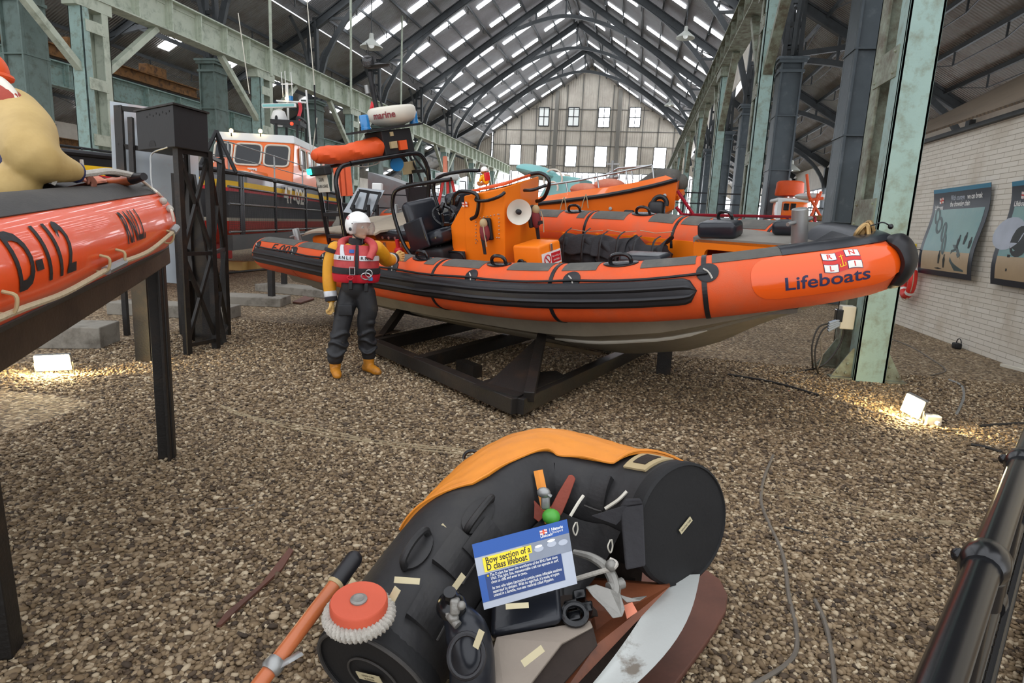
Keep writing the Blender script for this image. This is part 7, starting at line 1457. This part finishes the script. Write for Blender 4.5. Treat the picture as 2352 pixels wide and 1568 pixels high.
b = MB(); q = atD(1866, 452, 22.3); b.grid(lambda u, v: q+V3(.62*cos(2*pi*u)*sin(pi*v), .3*sin(2*pi*u)*sin(pi*v), .14*cos(pi*v)), 20, 8, wrapu=True); obj('white_boat', b, 'roof_white', tp, world=True, smooth=True)
b = MB(); q = atD(1895, 495, 22); b.rbox(q+V3(0, 0, -.1), (.9, .3, .2), r=.05); q2 = onZ(1866, 590) if False else None; b.box((q[0]-.7, q[1]-.1, 0), (q[0]-.5, q[1]+.1, q[2]-.1)); b.box((q[0]+.3, q[1]-.1, 0), (q[0]+.5, q[1]+.1, q[2]-.1)); obj('base_rail', b, 'rust', tp, world=True)
# distant dark walkway with railings across the hall between the right columns
wk = thing('walkway', 'distant black raised walkway with railings seen between the right-hand columns', 'walkway', (0, 33, 0))
b = MB(); b.box((1.5, 32, 1.6), (11, 33.2, 2.5)); obj('walkway_edge', b, 'hull_black', wk, world=True)
for k in range(2): b = MB(); b.box((-2.5, 32-.03, 3.1+.5*k), (11, 32.03, 3.16+.5*k)); obj('hand_rail', b, 'black_matt', wk, world=True)
for k in range(10): b = MB(); x = -2.5+1.5*k; b.box((x-.04, 31.96, 0), (x+.04, 32.04, 3.66)); obj('rail_post', b, 'black_matt', wk, world=True)
# grey display lectern behind the stern
dl = thing('display_lectern', 'grey sloping display lectern in a black frame behind the stern of the orange boat', 'display board', onZ(835, 640))
D = 11.5; c = lambda u, v, t=D: atD(u, v, t)
b = MB(); P4 = [c(788, 487), c(852, 496), c(883, 437, D+.25), c(822, 430, D+.25)]; b.prism(P4, CM[2]*.03); obj('board', b, 'dull_panel', dl, world=True)
for a, e in (((806, 480), (824, 440)), ((858, 485), (874, 442)), ((824, 437), (876, 445)), ((806, 480), (858, 488)), ((836, 484), (846, 443))): b = MB(); b.bar(c(*a, D-.08), c(*e, D+.1), .045, .03, CM[2]); obj('frame_bar', b, 'black_matt', dl, world=True)
for u in (812, 846, 866): p = c(u, 470, D-.05); b = MB(); b.cyl((p[0], p[1], 0), p, .035, 8); obj('leg', b, 'black_matt', dl, world=True)
b = MB(); q = c(867, 429, D+.4); b.rbox(q, (.2, .08, .14), r=.02); obj('small_plate', b, 'white', dl, world=True)
# red and white light buoy far behind the console
lbuoy = thing('light_buoy', 'far red-legged light buoy with white lantern platform behind the soft toy', 'buoy', onZ(1030, 570))
D = 24.
for u0, u1 in ((1018, 1006), (1028, 1030), (1038, 1052)): b = MB(); a = atD(u0, 415, D); e = atD(u1, 475, D); b.cyl(a, a+(e-a)*2.2, .06, 8); obj('leg', b, 'pure_red', lbuoy, world=True)
b = MB(); b.lathe([(.4, 0), (.46, .1), (.46, .22), (.3, .26)], atD(1027, 413, D), n=20); obj('platform', b, 'roof_white', lbuoy, world=True, smooth=True, ang=35)
b = MB(); b.cyl(atD(1023, 408, D), atD(1022, 360, D), .09, 10); obj('lantern', b, 'canvas_pink', lbuoy, world=True)
# orange latticed stern gear behind the flotation bag, grey shed, rail
og = thing('netted_frame', 'orange lattice frame with netting standing behind the radar arch near leg', 'frame', onZ(790, 600)); D = 20
for u in (773, 785, 797): b = MB(); b.bar(atD(u, 380, D), atD(u+6, 450, D), .22, .05, CM[2]); obj('panel', b, 'flotation', og, world=True)
b = MB(); b.box(onZ(790, 575)+V3(-.3, .2, 0), onZ(790, 575)+V3(.4, .6, 2.4)); obj('mount', b, 'hull_black', og, world=True)
sh3 = MB(); q = atD(925, 470, 30); sh3.prism([V3(q[0]-1.8, q[1], 0), V3(q[0]+2.8, q[1], 0), V3(q[0]+2.8, q[1], 2.6), V3(q[0]-1.8, q[1], 3.9)], (0, 3, 0)); obj('grey_shed', sh3, 'dull_panel', label='grey sloping-roofed hut between the radar arch legs, far behind', cat='hut')
b = MB(); q = atD(900, 446, 26)
for k in range(6): b.box((q[0]-3+1.5*k-.03, q[1]-.03, 0), (q[0]-3+1.5*k+.03, q[1]+.03, q[2]))
b.box((q[0]-3, q[1]-.03, q[2]-.05), (q[0]+5, q[1]+.03, q[2])); b.box((q[0]-3, q[1]-.03, q[2]-.6), (q[0]+5, q[1]+.03, q[2]-.55)); obj('barrier_rail', b, 'black_matt', label='far black barrier railing behind the radar arch', cat='rail')
b = MB(); b.cyl(atD(110, 330, 14), atD(262, 350, 15.5), .03, 8); b.cyl(atD(188, 340, 14.7), atD(188, 420, 14.7), .025, 8); b.cyl(atD(110, 385, 14), atD(262, 395, 15.5), .02, 8); obj('barrier_rail', b, 'black_matt', label='thin black handrail behind boat D-112 and the oilskin mannequin', cat='rail', smooth=True)
# dim clutter of the left aisle: two lorry-like crates and a ladder of pale frames
for k, (u, v, w_, h_, m_, lab) in enumerate(((100, 372, 2.2, 1.6, 'rust', 'orange-brown machinery crate far off in the left aisle behind boat D-112'), (215, 370, 1.6, 2.6, 'dull_panel', 'pale machinery cabinet far off in the left aisle beside the lattice column'), (30, 360, 2.6, 2.2, 'stand_brown', 'dark machinery crate at the far left behind the oilskin mannequin'))):
    p = onX(u, v+40, -27); p = p*[1, 1, 0]; b = MB(); b.rbox(p+V3(0, 0, h_/2+1.2), (w_, 1.5, h_), r=.05); b.box(p+V3(-w_/2, -.6, 0), p+V3(w_/2, .6, 1.2)); obj('machinery', b, m_, label=lab, cat='machinery')
# ================================================================ WALL THINGS, CABLES, FLOODLIGHTS, RAILING
mat('poster_navy', '#1d2431', .35, 0, .1); mat('poster_teal', '#2f7f9e', .35, 0, .1); mat('poster_sand', '#b79f7e', .4, 0, .15, 4.); mat('poster_dark', '#3d4f4e', .4, 0, .25, 6.); mat('poster_figure', '#1f2322', .5, 0, .1)
m = mat('poster_sky', '#7ea19c', .35, 0, .12, 2.5, dirt='#5d8f93', dscale=1.5, dlo=.4, dhi=.8)
mat('lifering_red', '#d8342a', .5, 0, .12, 6.); mat('junction_grey', '#cfcabb', .5, 0, .06); mat('plug_grey', '#8c97a6', .5, 0, .1)
mat('cable_black', '#262320', .6, 0, .2, 10.); mat('cable_tan', '#9a8a6c', .7, 0, .2, 10.); mat('hose_grey', '#6b645a', .6, 0, .2, 8.)
mat('flood_glass', '#ffffff', .4, var=0, emit='#ffefc4', estr=26.)
def poster(y0, y1, z0, z1, label, seed):
    t = thing('wall_poster', label, 'poster', (5.6, (y0+y1)/2, z0), group='campaign posters on the white brick wall')
    def pt(u, v, d=0.): return V3(5.53-.055*sin(2*pi*(v*.9+.05)) - d - .02*(u-.5), y1+(y0-y1)*u-.06*(v-.5)*0, z0+(z1-z0)*v)     # u to the right, v up
    def rect(nm, u0, v0, u1, v1, d, mt, par=None):
        b = MB()
        if d == 0: b.shell(lambda u, v, k: pt(u0+(u1-u0)*u, v0+(v1-v0)*v, k-.006), 2, 24, .006)
        else: b.grid(lambda u, v: pt(u0+(u1-u0)*u, v0+(v1-v0)*v, d), 2, 16)
        return obj(nm, b, mt, par or t, world=True, smooth=True)
    sb = rect('sheet', 0, 0, 1, 1, 0, 'poster_navy'); rect('top_stripe', 0, .955, 1, 1, .002, 'poster_teal', sb); rect('picture_sky', .06, .28, .94, .76, .002, 'poster_sky', sb); rect('picture_sand', .06, .06, .94, .28, .002, 'poster_sand', sb)
    W_, H_ = y1-y0, z1-z0
    def tx(s, u, v, size, mt='white', **k): b = MB(); text_on(b, s, lambda a, c: pt(u+a/W_, v+c/H_, .004), size, align='LEFT', sub=.1, **k); obj('lettering', b, mt, sb, world=True)
    def blob(P, mt, nm='picture_shape', d=.005): b = MB(); b.add([pt(u, v, d) for u, v in P], [tuple(range(len(P)))]); obj(nm, b, mt, sb, world=True)
    tx('Lifeboats', .05, .785, .11, bold=.02, sx=.85); flag(sb, lambda x, y, d: pt(.17+x/W_, .865+y/H_, .004+d*.3), .17, world=True)
    if seed == 1:
        tx('With courage', .34, .885, .13, 'sign_grey', sx=.72, bold=.02, slant=.2); tx('we can break', .635, .885, .13, sx=.72, bold=.02); tx('the drowning chain', .34, .815, .13, sx=.72, bold=.02)
        def link(u, v, a, L, w, mt='poster_dark'):
            b = MB(); n = 24; P = [(cos(2*pi*k/n), sin(2*pi*k/n)) for k in range(n)]; f = lambda x, y: pt(u+(x*cos(a)-y*sin(a))/W_, v+(x*sin(a)+y*cos(a))/H_, .005)
            b.add([f(x*L, y*w) for x, y in P]+[f(x*(L-.06), y*(w-.06)) for x, y in P], [(k, (k+1) % n, n+(k+1) % n, n+k) for k in range(n)]); obj('chain_link', b, mt, sb, world=True)
        link(.14, .69, -1.1, .17, .11); link(.23, .58, -.95, .18, .12); link(.37, .5, -1.15, .2, .09); link(.45, .36, -1.2, .2, .08)
        blob([(.62, .3), (.72, .33), (.8, .22), (.88, .08), (.72, .08), (.62, .18)], 'poster_dark'); blob([(.62, .36), (.7, .36), (.8, .25), (.76, .22)], 'poster_dark')
        for u, v, h in ((.42, .14, .15), (.52, .1, .15), (.7, .33, .14), (.8, .37, .13), (.9, .33, .12)): blob([(u-.012, v), (u+.012, v), (u+.022, v+h*.6), (u+.008, v+h*.8), (u+.008, v+h), (u-.01, v+h), (u-.01, v+h*.8), (u-.022, v+h*.6)], 'poster_figure', 'picture_figure', .007)
        blob([(.34, .085), (.42, .095), (.5, .085), (.42, .075)], 'poster_figure')
    else:
        blob([(.12+.2*cos(t)-.02, .45+.16*sin(t)+.05) for t in np.linspace(0, 2*pi, 20)], 'sign_grey'); blob([(.3+.13*cos(t), .45+.17*sin(t)) for t in np.linspace(0, 2*pi, 20)], 'poster_figure'); blob([(.2, .14), (.22, .14), (.23, .3), (.19, .3)], 'poster_figure')
poster(11.72, 13.8, 1.17, 2.77, 'curling poster about courage and a drowning chain on the white brick wall', 1)
poster(9.1, 11.16, 1.17, 2.74, 'second curling poster at the right frame edge on the white brick wall', 2)
t = thing('warning_notice', 'small yellow Danger notice on the white brick wall above the red lifebuoy', 'notice', (5.6, 14.3, 1.3))
a, c = onX(2080, 585, 5.61), onX(2104, 560, 5.61); b = MB(); b.box((5.6, c[1], a[2]), (5.625, a[1]+.0, c[2])); nt_ = obj('plate', b, 'sign_yellow', t, world=True)
for i, s in enumerate(('Danger!', 'fragile roof')): b = MB(); text_on(b, s, plane_fn((5.597, (a[1]+c[1])/2, (a[2]+c[2])/2+.06-.12*i), (0, -1, 0), (0, 0, 1)), .1 if i == 0 else .085, sx=.8); obj('lettering', b, 'black_matt', nt_, world=True)
t = thing('lifebuoy', 'red lifebuoy ring with white bands hanging on the white brick wall beside the bow', 'lifebuoy', (5.5, 14.05, .6)); c = V3(5.46, 14.05, .985); ay = unit((.1, 1, 0))
b = MB(); b.tube(arc(c, .30, 0, 2*pi, 48, ay, (0, 0, 1))[:-1], .078, 14, closed=True); ring_ = obj('ring', b, 'lifering_red', t, world=True, smooth=True)
for k in range(4): a0 = pi/4+k*pi/2; b = MB(); b.tube(arc(c, .30, a0-.11, a0+.11, 6, ay, (0, 0, 1)), .081, 14, cap=False); obj('white_band', b, 'white', t, world=True, smooth=True)
for k in range(4): a0 = k*pi/2; b = MB(); b.tube(arc(c-V3(.02, 0, 0), .40, a0-.55, a0+.55, 10, ay, (0, 0, 1)), .009, 5); obj('grab_line', b, 'rope_tan', t, world=True)
b = MB(); b.tube([(5.62, 13.85, 1.62), (5.45, 13.85, 1.62), (5.45, 13.85, 1.3)], .014, 6); b.box((5.6, 13.6, 1.6), (5.63, 14.1, 1.64)); obj('hook_bracket', b, 'black_matt', t, world=True)
b = MB(); q = onX(2205, 795, 5.55); b.rbox(V3(5.5, q[1], .05), (.1, .16, .1), r=.02); b.tube(arc((5.5, q[1]-.05, .1), .08, 0, pi, 10, (0, 1, 0)), .008, 6); obj('wall_foot_lamp', b, 'black_matt', label='small black fitting on the gravel at the foot of the white wall', cat='fitting', smooth=True)
b = MB(); q = onZ(2345, 852); b.bar(q+V3(-.1, .3, .02), q+V3(.3, -.9, .02), .06, .04); obj('pale_strip', b, 'dull_white', label='pale strip lying along the wall foot at the right frame edge', cat='strip')
# junction box, plugs, cables on the nearest teal column
jx = thing('junction_box', 'beige electrical junction box with grey plugs on the big teal column', 'junction box', atD(1940, 728, 8.05))
b = MB(); b.rbox(atD(1944, 728, 7.98), (.17, .14, .30), r=.015); obj('box_body', b, 'junction_grey', jx, world=True)
b = MB(); b.rbox(atD(1929, 724, 7.95)+V3(-.02, -.02, 0), (.08, .1, .16), r=.008); obj('dark_window', b, 'window_dark', jx, world=True)
for k in range(4): b = MB(); a = atD(1928, 738, 7.92)+V3(0, 0, .02-.022*k); b.cyl(a, a+V3(-.13, -.03, -.05-.01*k), .022, 10); obj('plug', b, 'plug_grey', jx, world=True, smooth=True)
b = MB(); b.cyl(atD(1930, 757, 8.02), atD(1900, 835, 8.2), .03, 8); obj('conduit', b, 'grey_column_paint', jx, world=True) if False else None
def wire(nm, label, pts, r, mt, group=None, sm=6, z=None):
    P = [onZ(p[0], p[1], r*.9) if len(p) == 2 else atD(*p) for p in pts]; b = MB(); b.tube(smooth_path(P, sm), r, 7); obj(nm, b, mt, label=label, cat='cable', group=group, smooth=True)
wire('cable', 'black cable looping from the grey plugs to the gravel, outermost loop', [(1905, 742, 7.95), (1880, 752, 7.95), (1866, 790, 7.9), (1866, 830, 7.9), (1868, 850), (1875, 860)], .011, 'cable_black')
wire('cable', 'black cable looping from the grey plugs to the gravel, middle loop', [(1908, 745, 7.95), (1888, 760, 7.95), (1873, 800, 7.92), (1874, 840, 7.9), (1880, 858)], .011, 'cable_black')
wire('cable', 'brown cable looping from the grey plugs to the gravel, innermost loop', [(1912, 748, 7.95), (1886, 780, 7.95), (1888, 815, 7.95), (1880, 840, 7.95), (1866, 862)], .009, 'hose_grey')
wire('cable', 'black cable dropping from the junction box down to the left along the column foot', [(1938, 755, 7.98), (1932, 785, 8.0), (1910, 820, 8.0), (1885, 842, 8.0), (1850, 850), (1800, 858)], .012, 'cable_black')
for k, off in enumerate((0, 5, 11)): wire('cable', 'thin tan cable of the bundle lying across the gravel behind the bow section', [(505, 930+off*.3), (545, 945+off*.6), (600, 962+off*.5), (690, 978+off), (760, 990+off*1.3), (830, 1006+off*.6), (930, 1020+off*.8), (1040, 1030+off), (1150, 1044+off*.4)], .008, 'cable_tan', 'tan cable bundle left of centre')
for k, off in enumerate((0, 6, 13)): wire('cable', 'thin tan cable of the strands lying across the gravel at right', [(1770-30*k, 1122+off*.6), (1850, 1134+off), (1950, 1160+off*1.1), (2050, 1180+off*.7), (2160, 1196+off*.5), (2240, 1208+off*.2)], .006, 'cable_tan', 'tan cable strands at right')
wire('cable', 'short tan cable running from the right end disc of the bow section', [(1625, 1114), (1665, 1112), (1712, 1113)], .006, 'cable_tan')
wire('hose', 'long dark hose curving down the gravel right of the bow section', [(1776, 1045), (1755, 1098), (1748, 1150), (1765, 1200), (1798, 1275), (1812, 1370), (1828, 1440), (1828, 1495), (1800, 1530), (1735, 1570), (1700, 1590)], .011, 'hose_grey')
wire('hose', 'short grey hose curving down near the bottom right beside the long dark hose', [(1872, 1378), (1893, 1425), (1908, 1490), (1918, 1580)], .011, 'hose_grey')
wire('cable', 'thin dark cable lying on the gravel right of the long hose', [(1796, 1208), (1870, 1228), (1960, 1246), (2050, 1240), (2200, 1232)], .006, 'cable_black')
wire('rod', 'straight black rod lying on the gravel left of the big teal column', [(1672, 860), (1750, 873), (1815, 888), (1880, 908)], .016, 'cable_black')
wire('cable', 'thin tan cable from the plugs wandering left over the gravel', [(1508, 880), (1600, 888), (1700, 903), (1790, 906), (1835, 886), (1862, 862)], .007, 'cable_tan')
wire('cable', 'thin brown cable lying between the big teal column and the white wall', [(2030, 772), (2090, 795), (2140, 825), (2172, 850), (2140, 862)], .009, 'hose_grey')
wire('hose', 'pale grey hose piece bent on the gravel right of the right floodlight', [(2180, 872), (2208, 885), (2214, 910), (2205, 935), (2196, 952)], .014, 'galv')
wire('rod', 'black rod on the gravel at the right frame edge behind the railing', [(2250, 978), (2300, 974), (2360, 972)], .014, 'cable_black')
wire('rod', 'short black rod on the gravel just left of the railing top', [(2230, 1020), (2262, 1026), (2300, 1038)], .013, 'cable_black')
wire('cable', 'black cable running right from the socket beside the right floodlight', [(2142, 976), (2175, 984), (2215, 993)], .01, 'cable_black')
wire('twig', 'small brown stick lying on the gravel at left', [(480, 1170), (560, 1165), (600, 1152)], .006, 'hose_grey')
b = MB(); P = [onZ(u, v, .012) for u, v in ((497, 1440), (518, 1412), (600, 1345), (650, 1280), (664, 1262), (674, 1268), (648, 1310), (610, 1345), (560, 1390), (508, 1440))]; b.prism(P, (0, 0, .012)); obj('wooden_blade', b, 'old_plywood', label='flat leaf-shaped piece of old wood lying on the gravel left of the bow section', cat='wood')
# floodlights standing on the gravel
def flood(u, v, w, h, base, tiltdeg, face, label, watts):
    g = onZ(*base); d = np.dot(CM[2], g-EYE); c = atD(u, v, d*.985); n = unit(face); x = unit(np.cross((0, 0, 1), n)); y = np.cross(n, x); a = radians(tiltdeg); x, y = x*cos(a)+y*sin(a), y*cos(a)-x*sin(a)
    s = d/FPX; t = thing('floodlight', label, 'floodlight', V3(c[0], c[1], 0)); b = MB(); b.rbox(c-n*.035, (w*s*1.12, h*s*1.12, .06), np.stack([x, y, n]), r=.012); hs = obj('housing', b, 'galv', t, world=True)
    b = MB(); b.rbox(c, (w*s, h*s, .012), np.stack([x, y, n]), r=.005); obj('lit_glass', b, 'flood_glass', hs, world=True)
    b = MB(); b.tube([c-x*w*s*.58-n*.03, V3(*(c-x*w*s*.58-n*.05)[:2], .015), V3(*(c+x*w*s*.58-n*.05)[:2], .015), c+x*w*s*.58-n*.03], .01, 6); obj('bracket', b, 'black_matt', t, world=True)
    ld = bpy.data.lights.new('floodlight_beam', 'AREA'); ld.shape = 'RECTANGLE'; ld.size = w*s; ld.size_y = h*s; ld.energy = watts; ld.color = lin('#ffe2a0'); lo = bpy.data.objects.new('floodlight_beam', ld); COL.objects.link(lo)
    m = np.eye(4); m[:3, 0] = x; m[:3, 1] = y; m[:3, 2] = -(-n); m[:3, 3] = c+n*.03; lo.matrix_world = Matrix(m.tolist())
flood(120, 834, 64, 34, (120, 862), 2, unit((.45, -.85, -.12)), 'glowing wide floodlight on the gravel under boat D-112', 130)
flood(2095, 933, 40, 42, (2098, 965), -14, unit((-.75, -.62, -.10)), 'glowing square floodlight on the gravel by the big teal column', 90)
b = MB(); q = onZ(2138, 975); b.rbox(q+V3(0, 0, .05), (.14, .1, .1), r=.01); b.cyl(q+V3(.02, -.06, .04), q+V3(.03, -.1, .04), .02, 8); obj('socket_box', b, 'junction_grey', label='small grey socket box on the gravel beside the right floodlight', cat='socket box')
# pipe railing in the right foreground
rl = thing('pipe_railing', 'black pipe railing with mesh running through the bottom right foreground', 'railing', (.9, 1.65, 0))
A_, B_ = V3(.30, .62, 1.1), V3(3.3, 5.45, 1.08); dR = unit(B_-A_); nR_ = V3(dR[1], -dR[0], 0)
def rr(z, off=0., r=.03, nm='rail', m_='black_gloss', a=0., L=None): b = MB(); p = A_+dR*a+nR_*off; p = V3(p[0], p[1], z); q = p+dR*(L or 5.6); b.cyl(p, q, r, 16); return obj(nm, b, m_, rl, world=True, smooth=True)
rr(1.1, 0, .032); rr(.62, 0.0, .026); rr(.16, 0.02, .026)
for s in (.885, 1.75, 2.62, 3.5, 4.4):
    p = A_+dR*s; b = MB(); b.tube([p-dR*.05, p-dR*.03, p, p+dR*.03, p+dR*.05], [.036, .045, .046, .045, .036], 16); b.cyl(p, p-V3(0, 0, .09), .042, 14); b.sphere(p-nR_*.045, .016, 10, 6); obj('clamp', b, 'black_gloss', rl, world=True, smooth=True)
    b = MB(); q = p+nR_*.0; b.cyl(V3(q[0], q[1], 0), q, .028, 14); obj('post', b, 'black_gloss', rl, world=True, smooth=True)
    p2 = V3(p[0], p[1], .62); b = MB(); b.tube([p2-dR*.045, p2, p2+dR*.045], [.036, .04, .036], 14); obj('clamp', b, 'black_gloss', rl, world=True, smooth=True)
b = MB()
for k in range(90): p = A_+dR*(.9+.05*k)+nR_*.03; b.box((p[0]-.002, p[1]-.002, .18), (p[0]+.002, p[1]+.002, .6))
for k in range(9): p = A_+dR*.9+nR_*.03; q = A_+dR*5.4+nR_*.03; z = .2+.045*k; b.bar((p[0], p[1], z), (q[0], q[1], z), .004, .004)
obj('wire_mesh', b, 'black_matt', rl, world=True)
b = MB(); p = A_+dR*.2+nR_*.12; q = A_+dR*5.6+nR_*.12; b.prism([V3(p[0], p[1], 0), V3(q[0], q[1], 0), V3(*(q+nR_*.5)[:2], 0), V3(*(p+nR_*.5)[:2], 0)], (0, 0, .1)); obj('walkway_kerb', b, 'concrete', label='grey concrete walkway edge behind the foreground pipe railing', cat='kerb')
# ================================================================ LOOSE GRAVEL
m = mat('gravel_stone', '#7d6f5e', .75, var=0); nt = m.node_tree; N = nt.nodes; L = nt.links
ge = N.new('ShaderNodeNewGeometry'); rp = N.new('ShaderNodeValToRGB'); cr = rp.color_ramp
cr.elements[0].position = 0; cr.elements[0].color = (*lin(STONES[0]), 1); cr.elements[1].position = 1; cr.elements[1].color = (*lin(STONES[5]), 1)
for q, c in zip((.18, .42, .64, .85), STONES[1:5]): e = cr.elements.new(q); e.color = (*lin(c), 1)
L.new(ge.outputs['Random Per Island'], rp.inputs['Fac']); L.new(rp.outputs['Color'], N['Principled BSDF'].inputs['Base Color'])
def gravel(n, xr, yr, smin, smax, keep):
    bm = bmesh.new(); bmesh.ops.create_icosphere(bm, subdivisions=1, radius=1); V0 = np.array([v.co[:] for v in bm.verts]); F0 = np.array([[v.index for v in f.verts] for f in bm.faces]); bm.free()
    xy = np.c_[rng.uniform(*xr, n*3), rng.uniform(*yr, n*3)]; xy = xy[keep(xy)][:n]; n = len(xy); s = rng.uniform(smin, smax, n)*(1+.5*rng.random(n)**4)
    sc = np.c_[s*rng.uniform(.8, 1.35, n), s*rng.uniform(.6, 1., n), s*rng.uniform(.35, .65, n)]
    V = V0[None]*(1+rng.uniform(-.16, .16, (n, 12, 1)))*sc[:, None]
    a = rng.uniform(0, 2*pi, n); ti = rng.normal(0, .35, n); ca, sa, ct, st_ = np.cos(a), np.sin(a), np.cos(ti), np.sin(ti)
    x, y, z = V[..., 0], V[..., 1], V[..., 2]; x, z = x*ct[:, None]+z*st_[:, None], z*ct[:, None]-x*st_[:, None]
    P = np.stack([x*ca[:, None]-y*sa[:, None]+xy[:, :1], x*sa[:, None]+y*ca[:, None]+xy[:, 1:], z+(sc[:, 2]*rng.uniform(.1, .9, n))[:, None]], -1).reshape(-1, 3)
    F = (F0[None]+12*np.arange(n)[:, None, None]).reshape(-1, 3); me = bpy.data.meshes.new('gravel'); me.vertices.add(len(P)); me.vertices.foreach_set('co', P.astype(np.float32).ravel())
    me.loops.add(F.size); me.loops.foreach_set('vertex_index', F.astype(np.int32).ravel()); me.polygons.add(len(F)); me.polygons.foreach_set('loop_start', np.arange(0, F.size, 3, dtype=np.int32)); me.polygons.foreach_set('use_smooth', np.ones(len(F), bool))
    me.update(calc_edges=True); me.validate(); me.materials.append(m); o = bpy.data.objects.new('gravel', me); COL.objects.link(o); return o
def vis_(xy):      # ground the photograph shows
    d = np.c_[xy, np.full(len(xy), -1.75)] @ CM.T; u = 1176+FPX*d[:, 0]/np.maximum(d[:, 2], .01); v = 784+FPX*d[:, 1]/np.maximum(d[:, 2], .01)
    return (d[:, 2] > .3) & (u > -250) & (u < 2600) & (v < 1800)
tag(gravel(64000, (-4.6, 3.6), (1.0, 4.6), .009, .017, vis_), 'brown and tan loose gravel stones covering the ground', 'gravel', kind='stuff')
tag(gravel(52000, (-6.5, 5.5), (4.6, 9.0), .011, .02, vis_), 'brown and tan loose gravel stones covering the ground', 'gravel', kind='stuff')
# ================================================================ LIGHT AND CAMERA
w = bpy.data.worlds.new('world'); SC.world = w; w.use_nodes = True
w.node_tree.nodes['Background'].inputs['Color'].default_value = (*lin('#f1f4fa'), 1); w.node_tree.nodes['Background'].inputs['Strength'].default_value = 1.25
cd = bpy.data.cameras.new('camera'); cam = bpy.data.objects.new('camera', cd); COL.objects.link(cam)
cd.sensor_width = 36; cd.sensor_fit = 'HORIZONTAL'; cd.lens = FPX/2352*36; cd.clip_start = .05; cd.clip_end = 300
R3 = np.stack([CM[0], -CM[1], -CM[2]], 1); m4 = np.eye(4); m4[:3, :3] = R3; m4[:3, 3] = EYE
cam.matrix_world = Matrix(m4.tolist()); SC.camera = cam
SC.view_settings.view_transform = 'Standard'; SC.view_settings.look = 'None'; SC.view_settings.gamma = 1; SC.view_settings.exposure = 0.55
SC.view_settings.use_curve_mapping = False
SC.cycles.max_bounces = 6; SC.cycles.diffuse_bounces = 3; SC.cycles.transparent_max_bounces = 8; SC.cycles.use_denoising = True
SC.cycles.sample_clamp_indirect = 6
